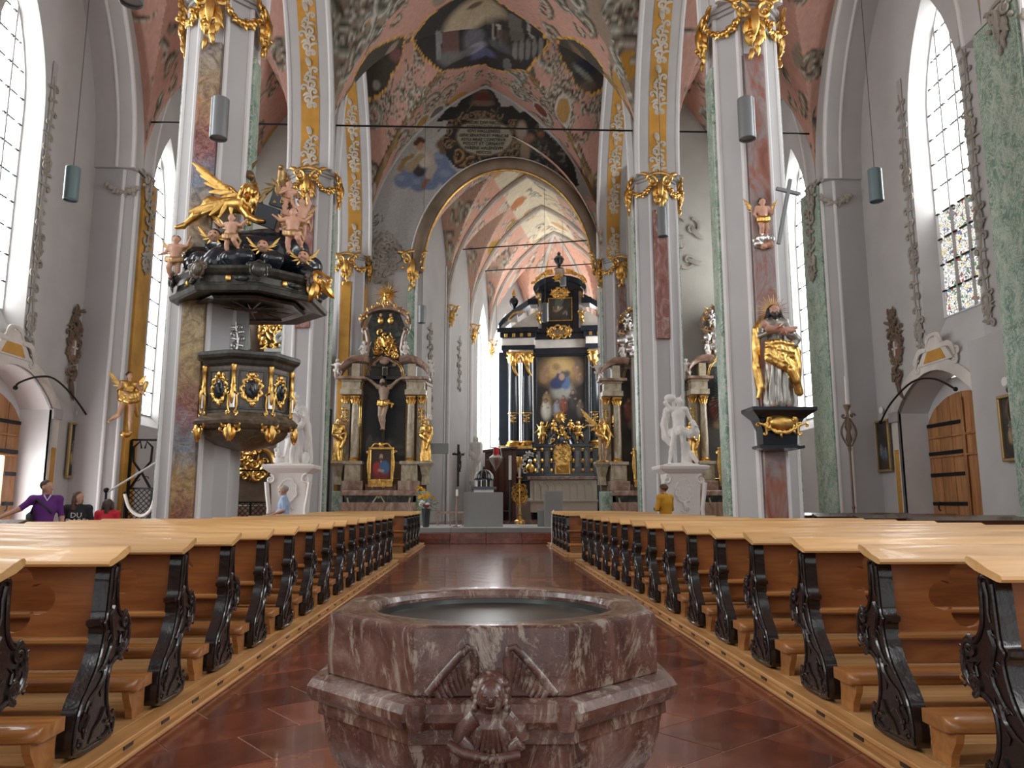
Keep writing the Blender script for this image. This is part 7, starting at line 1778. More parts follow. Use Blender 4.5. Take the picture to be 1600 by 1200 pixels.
    for px in (845, 857, 903, 917): MB().bbox(X(px)-.12, X(px)+.12, -1.40, -1.34, Z(732), Z(707), .04).build('dark_panel', M['stone'], t)
    b = MB(); b.prism([(-.42, 0), (.42, 0), (.42, 1.35), (.3, 1.65), (0, 1.8), (-.3, 1.65), (-.42, 1.35)], -.12, 0, 'y'); q = b.build('tabernacle_door', gd, t); q.location = (X(881), -1.42, Z(742)); o = Orn(550, .04, .8); o.vine([(.05*math.sin(k*2), .75+.16*k) for k in range(6)], .09); o.frame((0, 1.0), .42, .82, .05, 14); q2 = o.build('door_relief', gd, q); q2.location = (0, -.13, 0)
    MB().bbox(-.36, .36, -.16, -.1, .03, .5, .02).build('door_plaque', M['yellow'], q)
    nprof([(.75,Z(697)),(.72,Z(690)),(.55,Z(682)),(.3,Z(678)),(.35,Z(674)),(.2,Z(668))], 8).build('tabernacle_dome', bk, t, 30).location = (X(878), -1.0, 0)
    o = Orn(560, .1, 1); o.cluster((0, Z(690)), .55, 26, .09); o.cluster((0, Z(676)), .3, 14, .08); q = o.build('gilded_crest', gd, t); q.location = (X(878), -1.5, 0)
    b = MB(); b.ball((0,0,0), (.2,.08,.2), 12, 8)
    for k in range(20): a = 2*PI*k/20; L = .42 if k % 2 else .34; b.tube([(.15*math.cos(a), 0, .15*math.sin(a)), (L*math.cos(a), 0, L*math.sin(a))], [.05, .008], 5)
    q = b.build('gilded_sunburst', gd, t, 50); q.location = (X(877), -1.3, Z(655))
    for px, py, v, r in ((850, 696, 0, -.4), (905, 696, 1, .4), (868, 682, 2, -.3), (894, 682, 2, .3)): putto(t, (X(px), -1.35, Z(py)), r, v, 1.5 if py > 690 else 1.0, m=M['gold'], wings=py > 690)
    # bust reliquary beside it
    b = Body(); b.ell((0,0,.3), (.26,.18,.3), 0, .04); b.ell((0,-.03,.68), (.13,.13,.16), 1, .02); b.cap((0,0,.4), (0,0,.58), .1, .08, 1, .03); o = b.mesh('bust', [gd, M['silver']], .03, t); o.location = (X(832), -1.5, Z(742))
    o = Orn(570, .04, .8); o.frame((0, .55), .42, .6, .06, 12); q = o.build('bust_frame', M['silver'], t); q.location = (X(832), -1.35, Z(742)); MB().bbox(X(832)-.5, X(832)+.5, -1.7, -1.0, Z(752), Z(741), .02).build('bust_base', bk, t)
    return t
g0 = random.Random(2)
high_altar()
# ------------------------------------------------------------------ lamps, doors, wall ornament, chancel furniture
def lamp(px, y0, y1, Y, label, m='lamp', top=18.6, dia=.33):
    a = at(px, y0, Y); b_ = at(px, y1, Y); h = a.z-b_.z
    t = thing('pendant_lamp', label, 'lamp', (b_.x, Y, b_.z), 0, 'cylinder pendant lamps')
    r = dia/2
    MB().lathe([(r*.9, .04), (r*.94, .0), (r, .01), (r, h-.01), (r*.95, h), (.02, h)], 28).build('lamp_shade', M[m], t, 30)
    MB().lathe([(.0, .05), (r*.9, .05)], 24, caps=False).build('lamp_lens', M['blackwood'], t)
    MB().tube([(0,0,h), (0,0,max(top-b_.z, h+.5))], .009, 5).build('suspension_wire', M['wire'], t)
for a in ((341,155,217,13.8,'grey cylinder pendant lamp beside the left pier above the pulpit'), (1168,155,218,14.0,'grey cylinder pendant lamp beside the right pier above the cross putto'),
          (110,262,313,17.6,'blue grey pendant lamp before the left wall', 'lamp_teal'), (1370,265,315,17.6,'blue grey pendant lamp before the right wall', 'lamp_teal'),
          (1036,325,370,22.3,'grey pendant lamp under the gilded capital of the right second pier'), (500,397,434,27.6,'small pendant lamp right of the pulpit canopy'), (997,402,437,27.2,'small pendant lamp left of the right second pier'),
          (659,478,505,30.0,'small pendant lamp on a pale wire above the crucifix altar'), (852,474,503,37.0,'small pendant lamp in front of the high altar upper painting'), (880,433,447,40.2,'smallest pendant lamp before the high altar gable'), (205,-50,5,10.5,'pendant lamp cut off by the top left edge')):
    lamp(*a)
# ---- portal doors
def portal_door(s, label):
    t = thing('portal_door', label, 'door', (s*12.9, 0, 0), 0, 'portal doors')
    y0, y1 = 18.3, 21.75; n = 12; yc = (y0+y1)/2
    for k in range(n):
        a = y0+(y1-y0)*k/n; b_ = y0+(y1-y0)*(k+1)/n; tp = lambda v: 3.1+1.25*math.sqrt(max(1-((v-yc)/1.85)**2, .02)); d = .012 if k % 2 else 0; lo = 2.62 if s < 0 and 1 <= k <= 9 else 0
        MB().prism([(a+.004, lo), (b_-.004, lo), (b_-.004, tp(b_)), ((a+b_)/2, tp((a+b_)/2)), (a+.004, tp(a))], -.05+(d if s > 0 else 0), .05-(d if s < 0 else 0), 'x').build('plank', M['doorwood'], t)
    fx = -s*.06
    for z in (.6, 1.35, 2.15, 2.75, 3.55):
        if s < 0 and z < 2.6:
            ys = (20.9+.28, 21.7)
        else: ys = (y0+.2, yc-.1)
        MB().bbox(min(fx, fx-s*.03), max(fx, fx-s*.03), *( (ys[0], ys[1]) if s < 0 and z < 2.6 else (yc+.1, y1-.05)), z-.05, z+.05, .01).build('iron_strap', M['iron'], t)
    MB().bbox(min(fx, fx-s*.04), max(fx, fx-s*.04), yc-.06, yc+.06, 2.6 if s < 0 else 0, 4.2, .01).build('cover_strip', M['doorwood'], t)
    for z in (2.65, 3.2): MB().bbox(min(fx, fx-s*.03), max(fx, fx-s*.03), y0+.1, y1-.1, z-.03, z+.03, .01).build('door_rail', M['doorwood'], t)
    if s < 0: MB().box(-.02, .0, y0+(y1-y0)/n, y0+(y1-y0)*10/n, 0, 2.62).build('open_wicket_daylight', M['glass'], t)
    MB().tube([(fx-s*.05, 21.3, 1.15), (fx-s*.1, 21.3, 1.2), (fx-s*.1, 21.3, 1.35), (fx-s*.05, 21.3, 1.4)], .02, 6).build('door_handle', M['iron'], t, 40)
portal_door(-1, 'pine plank portal door with iron straps and open wicket on the left'); portal_door(1, 'pine plank portal door with iron straps in the right wall recess')
t = MB().tube([(12.2, 21.6, .03), (12.45, 21.0, .33), (12.7, 20.4, .63)], .03, 6).build('door_bar', M['iron'], None, 40); tag(t, 'dark iron bar leaning low before the right portal door', 'bar')
for s, nm in ((-1, 'left'), (1, 'right')):
    pts = [(1376,660),(1392,630),(1425,597),(1460,592),(1493,608)] if s > 0 else [(24,606),(30,598),(58,589),(85,592),(115,620),(138,653)]
    b = MB(); pp = [tuple(atx(x, y, s*11.75)) for x, y in pts]; b.tube(smooth_path(pp), .028, 6)
    for e in (pp[0], pp[-1]): b.ball(e, .06, 8, 6)
    o = b.build('curtain_rail', M['iron'], None, 40); tag(o, 'arched wrought iron rail in front of the %s portal' % nm, 'rail', 'iron portal rails')
    # painted pediment over the portal and cartouches on the wall
    wl = walls[nm]; X0 = s*(12.1-.04); fc = (-s, 0)
    yc = 19.55
    o = Orn(700+s, .05, .5); o.cscroll((-.9, 5.0), (-.35, 5.35), .18, .09); o.cscroll((.35, 5.35), (.9, 5.0), .18, .09); o.cscroll((-.35, 5.45), (0, 5.72), .1, .07); o.cscroll((0, 5.72), (.35, 5.45), .1, .07); o.volute((-.95, 5.1), .16, 1.4, 0, 1, .3); o.volute((.95, 5.1), .16, 1.4, PI, -1, .3)
    q = o.build('portal_pediment', M['stucco_light'], wl); place(q, (X0, yc+.2, .12), fc)
    b = MB(); b.prism([(-.8,4.95),(.8,4.95),(.45,5.38),(.2,5.62),(-.2,5.62),(-.45,5.38)], -.03, .03, 'y'); q = b.build('pediment_field', M['stucco_light'], wl); place(q, (X0, yc+.2, .12), fc)
    b = MB(); b.prism([(-.5,5.0),(.5,5.0),(.3,5.3),(-.3,5.3)], -.045, .0, 'y'); q = b.build('pediment_panel', M['yellow'], wl); place(q, (X0, yc+.2, .12), fc)
    o = Orn(710+s, .05, .5); o.frame((0, 0), .26, .42, .06, 10); o.cluster((0, .75), .3, 14, .10); o.cluster((0, 1.05), .2, 8, .09); o.cluster((0, -.75), .25, 12, .09); o.leaf((0, -.9), -PI/2, .7, .09); o.vine([(-.25, .2+.2*k) for k in range(4)], .07); o.vine([(.25, .2+.2*k) for k in range(4)], .07)
    q = o.build('wall_cartouche', M['stucco_dark'], wl); c = atx(118 if s < 0 else 1400, 545, X0); place(q, (X0, min(c.y, 22.6), c.z), fc)
    b = MB(); b.ball((0, 0, 0), (.2, .04, .34), 14, 8); q2 = b.build('consecration_oval', M['redgrey'], wl); place(q2, (X0, min(c.y, 22.6), c.z), fc); b = MB(); b.bbox(-.03, .03, -.06, -.03, -.22, .22, .005); b.bbox(-.14, .14, -.06, -.03, -.03, .03, .005); q3 = b.build('consecration_cross', M['stucco_light'], wl); place(q3, (X0, min(c.y, 22.6), c.z), fc)
    # painted scroll borders along the window jambs
    for wy, hw, z0, z1 in ((18.95, 1.22, 5.6, 13.6), (28.2, 1.27, 4.6, 13.6)):
        for sd in (-1, 1):
            o = Orn(720+s+sd, .04, .4); n = int((z1-z0)/.36); o.vine([(.06*math.sin(k*1.1), z0+.36*k) for k in range(n)], .085 if wy < 25 else .11)
            for zc_ in (z0+.5, z0+2.6, z0+5): o.frame((0, zc_), .14, .26, .04, 6)
            q = o.build('jamb_scrollwork', M['stucco'], wl); place(q, (X0, wy+sd*(hw+.24), 0), fc)
            if wy < 25: b = MB(); b.bbox(-.10, .10, -.012, .02, z0, z1, .004); q = b.build('jamb_border', M['grey'], wl); place(q, (X0+s*.01, wy+sd*(hw+.24), 0), fc)
    MB().bbox(min(s*12.2, s*11.55), max(s*12.2, s*11.55), 15.65, 17.6, 0, 5.2, .02).build('side_buttress', M['wall'], wl)
# rocaille under the capitals of the wall pillars and in the aisle vault corners
for s, nm in ((-1, 'left'), (1, 'right')):
    for y in (24.0, D3-.1):
        o = Orn(740+int(y), .06, .6); o.vine([(.05*math.sin(k), 11.0-.35*k) for k in range(8)], .12); o.frame((0, 9.0), .2, .35, .05, 8); q = o.build('pillar_scrollwork', M['stucco'], walls[nm]); place(q, (s*(XP-.12), y, 0), (-s, 0))
# scrollwork on chancel walls and jambs
o = Orn(760, .05, .5); o.vine([(.08*math.sin(k*1.2), 5.2+.4*k) for k in range(12)], .13); q = o.build('chancel_scrollwork', M['stucco'], chan); place(q, (-CW+.04, 1.6, 0), (1, 0))
o = Orn(761, .05, .5); o.vine([(.08*math.sin(k*1.2), 7.2+.4*k) for k in range(8)], .12); q = o.build('chancel_scrollwork', M['stucco'], chan); place(q, (-CW+.04, 6.3, 0), (1, 0))
o = Orn(762, .06, .5); o.frame((0, 12.6), .5, .8, .09, 12); o.cluster((0, 12.6), .5, 20, .12); o.cluster((0, 11.4), .5, 16, .12); q = o.build('painted_niche', M['stucco'], east); place(q, (-4.3, D3-.03, -.6), (0, -1))
for s in (-1, 1):
    o = Orn(770+s, .06, .5); o.vine([(.1*math.sin(k), 9.4-.45*k) for k in range(7)], .13); q = o.build('pier_scrollwork', M['stucco'], east); place(q, (s*4.2 if s < 0 else 5.25, D3-.03, 0), (0, -1))
# large painted scrolls on the wall of the right aisle end
o = Orn(780, .05, .4)
for k, (u, v) in enumerate(((-.6, 12.4), (.2, 12.0), (-.3, 11.2), (.5, 11.4), (-.8, 13.2), (.0, 13.0), (.7, 12.8))): o.volute((u, v), .42, 1.4, k*1.3, 1 if k % 2 else -1, .2); o.leaf((u, v), k*1.9, .7, .12)
q = o.build('aisle_scrollwork', M['stucco'], bpy.data.objects['wall_aisle_right']); place(q, (8.0, 30.57, 0), (0, -1))
# ---- pictures on the side walls
def wallpic(px0, px1, y0, y1, X, label, seed, pl):
    a = atx((px0+px1)/2, (y0+y1)/2, X); z0 = atx((px0+px1)/2, y1, X).z; z1 = atx((px0+px1)/2, y0, X).z; w_ = abs(atx(px0, (y0+y1)/2, X).y-atx(px1, (y0+y1)/2, X).y)-.14
    framed('framed_picture', label, 'picture', (X-(.03 if X > 0 else -.03), a.y, a.z), (-1 if X > 0 else 1, 0), w_, z1-z0-.16, 'other', cmat((.42,.30,.13), .4, .5), .07, False, 'station pictures', 0, seed)
    t = MB().lathe([(.0,-.012),(.1,-.01),(.11,0),(.1,.012),(.0,.014)], 14).build('number_plaque', M['whitestone'], None, 40); t.rotation_euler = (0, PI/2, 0); t.location = (X-(.03 if X > 0 else -.03), a.y, z1+.28); tag(t, 'small round white plaque above the picture '+pl, 'plaque', 'station plaques')
wallpic(104, 127, 660, 748, -12.05, 'tall narrow picture in dark gilt frame right of the left portal', 21, 'right of the left portal')
wallpic(1371, 1393, 655, 738, 12.05, 'tall narrow picture in gilt frame left of the right portal', 22, 'left of the right portal')
wallpic(1279, 1301, 672, 745, 12.05, 'tall gilt framed picture below the far right window', 23, 'below the far right window')
wallpic(1566, 1592, 615, 722, 11.5, 'tall gilt framed picture at the right edge beside the green strip', 24, 'at the right edge')
# ---- processional candle poles
def pole(px, y0, Y, label):
    a = at(px, y0, Y); H = a.z
    t = thing('candle_pole', label, 'candle holder', (a.x, Y, 0), 0, 'processional candle poles')
    MB().lathe([(.22,0),(.22,.05),(.08,.1),(.035,.2),(.03,1.2),(.05,1.25),(.03,1.3),(.028,H-2.1),(.05,H-2.0),(.03,H-1.9)], 12).build('pole', M['stucco_dark'], t, 40)
    o = Orn(int(px), .06, 1.0)
    for s in (-1, 1): o.cscroll((s*.07, H-1.9), (s*.06, H-1.2), -s*.14, .03); o.volute((s*.12, H-1.1), .09, 1.4, 0, s, .3)
    o.b.lathe([(.03,H-1.9),(.09,H-1.75),(.05,H-1.55),(.1,H-1.4),(.05,H-1.2),(.03,H-1.0),(.09,H-.85),(.1,H-.8),(.03,H-.78)], 12); o.build('carved_head', M['stucco_dark'], t)
    MB().lathe([(.028,H-.8),(.025,H),(.0,H+.01)], 10).build('candle', M['whitestone'], t, 40)
pole(1320, 588, 20.6, 'tall carved candle pole before the right wall pillar'); pole(1576, 530, 15.9, 'tall twisted candle pole at the right edge of the picture')
# ---- wrought iron screens
def grille(x0, x1, y, z0, z1, label, hearts=True, m='iron'):
    t = thing('iron_screen', label, 'screen', (0, y, 0), 0, 'wrought iron screens'); im = M[m]
    zm = z0+(z1-z0)*.55
    for x in (x0, (x0+x1)/2, x1): MB().bbox(x-.035, x+.035, -.035, .035, z0, z1 if x != (x0+x1)/2 else zm, .008).build('post', im, t)
    for z in (z0+.15, zm, z1): MB().bbox(x0, x1, -.03, .03, z-.03, z+.03, .006).build('rail', im, t)
    b = MB(); n = 9; w_ = x1-x0; h = zm-z0-.15
    for k in range(-n, n*2):
        for d in (-1, 1):
            u0 = k/n; pts = [(x0+w_*(u0+d*.0), z0+.15), (x0+w_*(u0+d*h/w_), zm)]
            cl = [(x0, z0), (x1, z0), (x1, zm), (x0, zm)]; (xa_, za), (xb_, zb_) = pts; ta, tb = 0.0, 1.0; dx = xb_-xa_
            if abs(dx) > 1e-6:
                lo_, hi_ = sorted(((x0-xa_)/dx, (x1-xa_)/dx)); ta, tb = max(ta, lo_), min(tb, hi_)
            if tb > ta: b.tube([(xa_+dx*ta, .0, za+(zb_-za)*ta), (xa_+dx*tb, .0, za+(zb_-za)*tb)], .014, 5)
    b.build('lattice', im, t)['kind'] = 'stuff'
    if hearts:
        c = 2
        for k in range(c):
            xc_ = x0+w_*(k+.5)/c; r = w_/c*.45; o = Orn(k, .0, 1.0); h2 = z1-zm
            for s in (-1, 1): o.line([(xc_-s*r*.9, zm+.02), (xc_-s*r*.1, zm+h2*.3), (xc_+s*r*.8, zm+h2*.55), (xc_+s*r*.85, zm+h2*.85), (xc_+s*r*.3, z1-.05), (xc_+s*r*.15, zm+h2*.82)], .04, .03); o.volute((xc_+s*r*.4, zm+h2*.2), r*.3, 1.3, 0, s, .15)
            o.build('scroll_crest', im, t)
grille(-10.75, -9.3, 23.9, .0, at(215, 672, 23.9).z-.3, 'black wrought iron screen with heart scrolls left of the pulpit pier')
grille(-9.3, -7.6, 28.6, .0, at(390, 735, 28.6).z, 'black lattice screen below the pulpit in the left chapel', False)
grille(-6.55, -5.9, 29.8, 0, at(510, 640, 29.8).z, 'tall dark iron screen between grey pier and crucifix altar', True)
o = Orn(800, .15, 1.0); o.cluster((0, 0), .7, 40, .11); o.cscroll((-.7, -.2), (.1, .6), .3, .1); o.cscroll((.2, .6), (.8, -.1), .2, .1); q = at(395, 725, 29.4); t = thing('chapel_altar', 'dark chapel altar with gilded scroll relief seen below the pulpit', 'altar', (q.x, 29.4, 0)); o.build('gilded_relief', M['gold'], t).location = (0, 0, q.z); MB().bbox(-1.0, 1.0, .05, .5, 0, 4.2, .02).build('retable', M['stucco_dark'], t); MB().bbox(-1.0, 1.0, -.4, .1, 0, 1.3, .02).build('altar_table', M['brownmarble'], t)
# boom stand and rope in the left aisle
t = thing('boom_stand', 'black stand with slanting white boom arm in the left aisle', 'stand', tuple(at(166, 770, 16.2).xy)+(0,), 0)
zb = at(166, 770, 16.2).z; e = at(245, 722, 16.2)-Vector((*at(166, 770, 16.2).xy, 0))
MB().tube([(0,0,0),(0,0,zb+.1)], .025, 8).build('pole', M['iron'], t, 40); MB().tube([(0,0,zb),tuple(e)], .022, 8).build('boom_arm', M['whitestone'], t, 40); MB().lathe([(.3,0),(.28,.04),(.05,.08)], 16).build('base', M['iron'], t, 40); MB().ball((0,0,zb+.05), .06, 8, 6).build('clamp', M['iron'], t, 40)
o = MB().tube(smooth_path([tuple(at(x, y, 23.2)) for x, y in ((195,772),(203,795),(220,806),(236,795),(246,760))]), .05, 8).build('rope', M['stucco_light'], None, 40); t = thing('rope_barrier', 'pale rope barrier hanging in a loop before the iron screen', 'barrier', (0, 0, 0)); o.parent = t
for x, y in ((195,772),(246,760)):
    q = at(x, y, 23.2); MB().lathe([(.14,0),(.14,.03),(.025,.05),(.025,q.z),(.05,q.z+.04),(0,q.z+.08)], 12, (q.x, q.y, 0)).build('post', M['iron'], t, 40)
# ---- chancel furniture
CF = .52
def block(px0, px1, y0, Y, d, name, label, cat, m):
    a = at(px0, y0, Y); b_ = at(px1, y0, Y); o = MB().bbox(a.x, b_.x, Y, Y+d, CF, a.z, .012).build(name, m, None); return tag(o, label, cat)
block(725, 786, 769, 28.2, .95, 'stone_altar', 'plain grey stone block altar on the chancel platform', 'altar', M['stone'])
o = block(851, 879, 767, 28.0, .3, 'lectern', 'upright grey stone lectern slab right of the block altar', 'lectern', M['stone'])
block(841, 853, 797, 28.6, .5, 'stone_stool', 'low grey stone block beside the lectern slab', 'stool', M['stone'])
a = at(756, 769, 28.6)
t = thing('domed_model', 'black domed metal tempietto on white base atop the block altar', 'model', (a.x, 28.65, at(756, 769, 28.2).z+.002), 0); k = 28.2/1200
MB().prism([(-.36,-.3),(.36,-.3),(.36,.3),(-.36,.3)], 0, .1, 'z').build('white_base', M['whitestone'], t); MB().prism([(-.46,-.38),(.46,-.38),(.46,.38),(-.46,.38)], .1, .2, 'z').build('plinth', M['black'], t)
MB().lathe([(.24,.2),(.24,.42)], 10).build('drum', M['blackwood'], t, 40)
for i in range(10): q = 2*PI*i/10; MB().tube([(.31*math.cos(q), .31*math.sin(q), .2), (.31*math.cos(q), .31*math.sin(q), .45)], .025, 8).build('colonnette', M['silver'], t, 40)
MB().lathe([(.37,.44),(.37,.48),(.34,.52),(.31,.64),(.22,.75),(.08,.82),(.04,.86),(.05,.90),(.0,.96)], 10).build('dome', M['black'], t, 30)
for i in range(10): q = 2*PI*i/10; MB().tube([(.345*math.cos(q), .345*math.sin(q), .52), (.315*math.cos(q), .315*math.sin(q), .64), (.225*math.cos(q), .225*math.sin(q), .755), (.08*math.cos(q), .08*math.sin(q), .83)], .015, 5).build('dome_rib', M['silver'], t, 40)
def candlestick(px, y0, yc, y1, Y, r, label, m):
    a = at(px, y1, Y); zc = at(px, yc, Y).z-CF; zt = at(px, y0, Y).z-CF; t = thing('candlestick', label, 'candlestick', (a.x, Y, CF), 0, 'chancel candlesticks')
    MB().lathe([(r*4,0),(r*4,.03),(r,.06),(r,zc-.05),(r*2.2,zc-.03),(r*2.2,zc)], 14).build('stem', m, t, 40); MB().lathe([(r*1.3,zc),(r*1.3,zt),(.0,zt+.01)], 12).build('candle', M['whitestone'], t, 40)
candlestick(713.5, 765, 775, 821, 28.0, .032, 'brown metal candlestick with short white candle left of the block altar', M['brownmarble'])
candlestick(797, 712, 750, 812, 33.5, .05, 'tall white paschal candle on black stand', M['black'])
# large gilded candle stand
a = at(812, 795, 34.5); zt = at(812, 745, 34.5).z-CF
t = thing('gilded_candle_stand', 'large openwork gilded candle stand before the high altar steps', 'candlestick', (a.x, 34.5, CF), 0)
MB().lathe([(.26,0),(.24,.08),(.12,.14),(.07,.3),(.1,.36),(.05,.42),(.05,zt-.1),(.12,zt-.05),(.12,zt)], 14).build('stem', M['gold'], t, 40); o = Orn(820, .05, 1.0); o.frame((0, zt*.62), .2, .3, .05, 8); o.frame((0, zt*.62), .3, .42, .05, 9); o.build('openwork', M['gold'], t); MB().lathe([(.05,zt),(.05,zt+.4),(0,zt+.41)], 10).build('candle', M['whitestone'], t, 40)
# flowers in a tall vase
a = at(665, 822, 27.7)
t = thing('flower_vase', 'tall dark vase with yellow lilies, white and red flowers', 'flowers', (a.x, 27.85, CF), 0)
MB().lathe([(.10,0),(.12,.05),(.155,.62),(.165,.66),(.14,.66),(.13,.5)], 20).build('vase', cmat((.03,.035,.04), .35), t, 40)
g = random.Random(9)
yl, gr, wh, rd = cmat((.85,.42,.01), .6), cmat((.07,.16,.03), .6), cmat((.80,.76,.70), .6), cmat((.30,.01,.03), .6)
stems = MB()
for k in range(11):
    x, y, z = g.uniform(-.30, .28), g.uniform(-.2, .2), g.uniform(1.0, 1.42); stems.tube([(0,0,.6), (x*.5, y*.5, .85), (x, y, z)], .007, 5)
    b = MB()
    for j in range(6): q = 2*PI*j/6; b.tube([(0,0,0), (.055*math.cos(q), .055*math.sin(q), .04), (.10*math.cos(q), .10*math.sin(q), .015)], [.012, .034, .006], 5, True, ((0,0,1), .4))
    b.ball((0,0,.03), .02, 6, 4); o = b.build('lily', yl, t, 50); o.location = (x, y, z); o.rotation_euler = (g.uniform(.3, 1.5), 0, g.uniform(0, 6.3))
for k in range(5):
    x, y, z = g.uniform(-.2, .2), g.uniform(-.25, .0), g.uniform(.68, .88); b = MB(); b.ball((0,0,0), .075, 10, 7)
    for j in range(7): q = 2*PI*j/7; b.ball((.05*math.cos(q), .05*math.sin(q), .02), (.04,.04,.035), 7, 5)
    o = b.build('blossom', rd if k == 0 else wh, t, 50); o.location = (x if k else .05, -.22 if k == 0 else y, z)
for k in range(46):
    x, y = g.uniform(-.42, .45), g.uniform(-.25, .25); z = g.uniform(.6, 1.0)-abs(x)*.2; b = MB(); L = g.uniform(.1, .2); b.tube([(0,0,0), (L*.5,0,.03), (L,0,-.02)], [.006,.028,.004], 5, True, ((0,0,1), .25)); o = b.build('leaf', gr, t, 50); o.location = (x*.7, y, z); o.rotation_euler = (0, g.uniform(-.6, .3), math.atan2(y, x)+g.uniform(-.6, .6))
stems.build('stems', gr, t, 40)
# kneeling rail, choir panelling, processional cross, hanging lamp, sign, gallery
a, b_ = at(680, 800, 29.8), at(727, 800, 29.8)
t = thing('communion_rail', 'low dark wooden rail at the left of the chancel platform', 'rail', (0, 29.8, CF), 0); MB().bbox(a.x, b_.x, -.06, .06, a.z-CF-.06, a.z-CF+.02, .01).build('top_bar', M['brownmarble'], t)
for x in (a.x+.1, (a.x+b_.x)/2, b_.x-.1): MB().bbox(x-.03, x+.03, -.03, .03, 0, a.z-CF-.06, .005).build('leg', M['brownmarble'], t)
p = at(778, 795, 41.0)
t = thing('choir_stall', 'dark red-brown panelled choir stall under the chancel window', 'choir stall', (p.x, 41.0, CF), math.radians(-60)); dw = cmat((.085,.025,.015), .4)
MB().bbox(-1.4, 1.4, 0, .25, 0, 3.6, .02).build('back', dw, t)
for k in range(4): MB().bbox(-1.25+.7*k, -.75+.7*k, -.04, .02, 1.4, 3.2, .02).build('back_panel', cmat((.12,.04,.025), .4), t); MB().bbox(-1.25+.7*k, -.75+.7*k, -.04, .02, .2, 1.2, .02).build('lower_panel', cmat((.05,.02,.015), .4), t)
MB().bbox(-1.5, 1.5, -.12, .3, 3.6, 3.75, .02).build('cornice', dw, t); MB().bbox(-1.4, 1.4, -.5, 0, .42, .48, .01).build('seat', dw, t)
p = at(716, 760, 33.2); zt = at(716, 698, 33.2).z-p.z
t = thing('processional_cross', 'dark slender processional crucifix hanging on the chancel wall', 'crucifix', (p.x, 33.2, p.z), .6); b = MB(); b.bbox(-.05, .05, 0, .04, 0, zt+.1, .008); b.bbox(-.3, .3, 0, .04, zt*.78, zt*.78+.09, .008); b.build('cross', M['blackwood'], t)
figure(.9, dict(ell=(-.2,.0,.86), elr=(.2,.0,.86), wrl=(-.3,.02,.93), wrr=(.3,.02,.93), anl=(-.01,-.02,.05), anr=(.02,-.02,.05), shl=(-.1,0,.8), shr=(.1,0,.8)), 0, 0, hands=False).mesh('figure', [M['blackwood']], .025, t).location = (0, -.08, zt*.78-.72)
p = at(775, 712, 38.0)
t = thing('sanctuary_lamp', 'white hanging sanctuary lamp with red glass', 'lamp', (p.x, 38.0, p.z), 0); MB().lathe([(.02,-.75),(.1,-.6),(.3,-.25),(.34,-.1),(.22,.0),(.15,.05)], 16).build('bowl', M['silver'], t, 40); MB().lathe([(.13,.0),(.15,.2),(.13,.4),(.1,.4)], 14).build('red_glass', cmat((.75,.02,.03), .2), t, 40)
for k in range(3): q = 2*PI*k/3; MB().tube([(.3*math.cos(q), .3*math.sin(q), -.1), (.15*math.cos(q), .15*math.sin(q), .7), (0,0,1.2)], .012, 5).build('chain', M['silver'], t)
MB().tube([(0,0,1.2),(0,0,8)], .01, 5).build('suspension_wire', M['wire'], t)
p0, p1 = at(671, 709, 31.4), at(701, 693, 31.4)
t = thing('hymn_board', 'blank grey hymn number board on a thin post', 'sign', ((p0.x+p1.x)/2, 31.4, 0), 0); MB().bbox((p0.x-p1.x)/2, (p1.x-p0.x)/2, -.03, .03, p0.z, p1.z, .01).build('board', M['lamp'], t); MB().tube([(.3,.05,.5),(.3,.05,p0.z+.1)], .02, 6).build('post', M['wire'], t)
t = thing('gallery', 'white ribbed balcony with pointed arch projecting beside the crucifix altar', 'balcony', (at(670, 650, 32.9).x-.35, 33.0, 0), CA)
zt, zm, zb = at(670, 602, 32.8).z, at(670, 655, 32.8).z, at(670, 720, 32.8).z
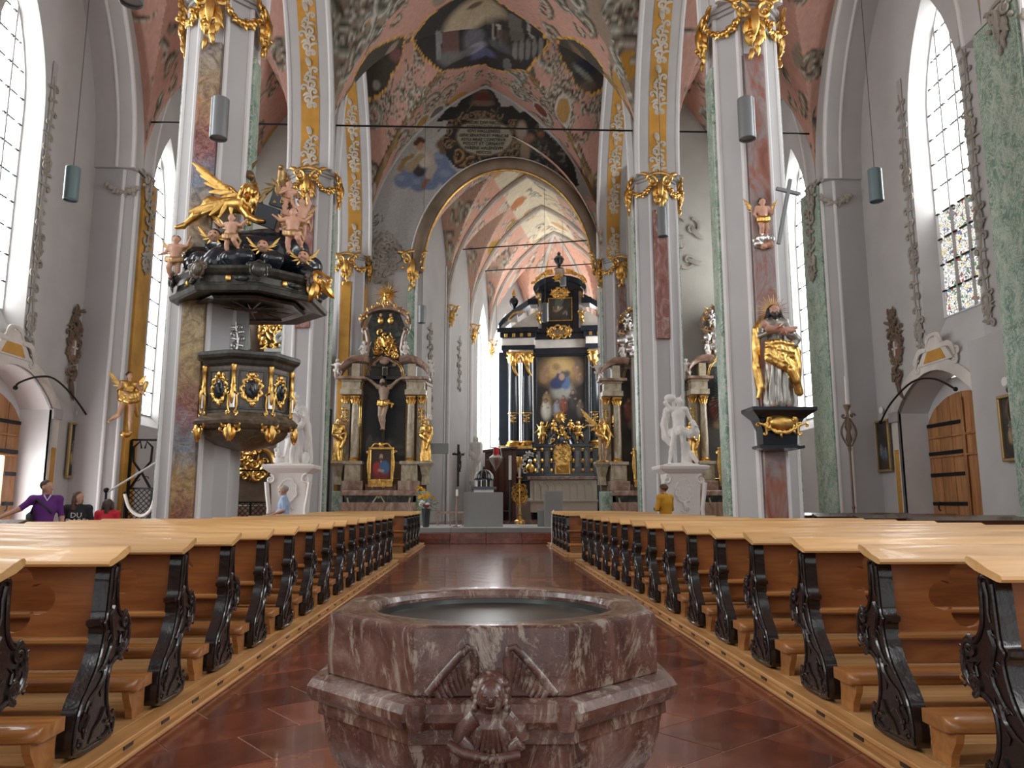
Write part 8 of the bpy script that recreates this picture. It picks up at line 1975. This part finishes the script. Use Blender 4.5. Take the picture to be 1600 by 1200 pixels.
MB().bbox(-.7, .35, -.3, .5, zm, zm+.25, .03).build('floor_moulding', M['whitestone'], t); MB().bbox(-.7, .3, -.25, .5, zm+.25, zt, .02).build('parapet', M['cream'], t)
for k in range(7): MB().bbox(-.66+.15*k, -.60+.15*k, -.30, -.24, zm+.25, zt, .01).build('rib', M['cream'], t)
MB().bbox(-.75, .36, -.33, .5, zt, zt+.12, .02).build('coping', M['cream'], t); MB().loft([[(-.6,-.2,zm),(.3,-.2,zm),(.3,.4,zm),(-.6,.4,zm)], [(-.6,0,zb),(-.2,0,zb),(-.2,.4,zb),(-.6,.4,zb)]], True, True).build('corbel', M['cream'], t)
# white statue by the chancel wall
q = at(743, 752, 39.0); t = gold_statue('slim white statue on a bracket against the chancel wall beside the window', (q.x, 39.0, q.z), -.6, 2.3, dict(), 9, False, [M['whitestone']]*3); t['group'] = 'chancel statues'; MB().lathe([(.12,CF-q.z),(.14,-.3),(.3,-.08),(.3,0)], 12).build('bracket_column', M['wall_white'], t, 40)
# dark altar panel with gilded frame by the stalls, cord on a pew, hymn books
o = MB().tube(smooth_path([(RX+.02, 24.45, 1.15), (RX-.04, 24.40, 1.0), (RX-.05, 24.42, .5), (RX-.06, 24.3, .2), (RX-.16, 23.9, .02), (RX-.12, 23.6, .02)]), .013, 6).build('cord', M['whitestone'], None, 40); tag(o, 'white cord hanging from the first right pew end', 'cord')
for k, (x, y, c, lab) in enumerate(((2.72, 5.22, (.75,.74,.70), 'white hymn book lying on the ledge of the third right pew'), (2.86, 4.23, (.02,.02,.025), 'black hymn book lying on the ledge of the second right pew'), (-2.55, 4.23, (.06,.07,.08), 'grey hymn book lying on the ledge of the second left pew'), (3.2, 7.2, (.03,.03,.03), 'dark hymn book lying on the ledge of the fifth right pew'))):
    t = thing('hymn_book', lab, 'book', (x, y, PZ+.557), .1*k, 'hymn books'); 
    MB().bbox(-.09, .09, -.055, .005, 0, .045, .006).build('cover', cmat(c, .6), t); MB().bbox(-.086, .092, -.05, .0, .006, .039, .002).build('pages', M['whitestone'], t)
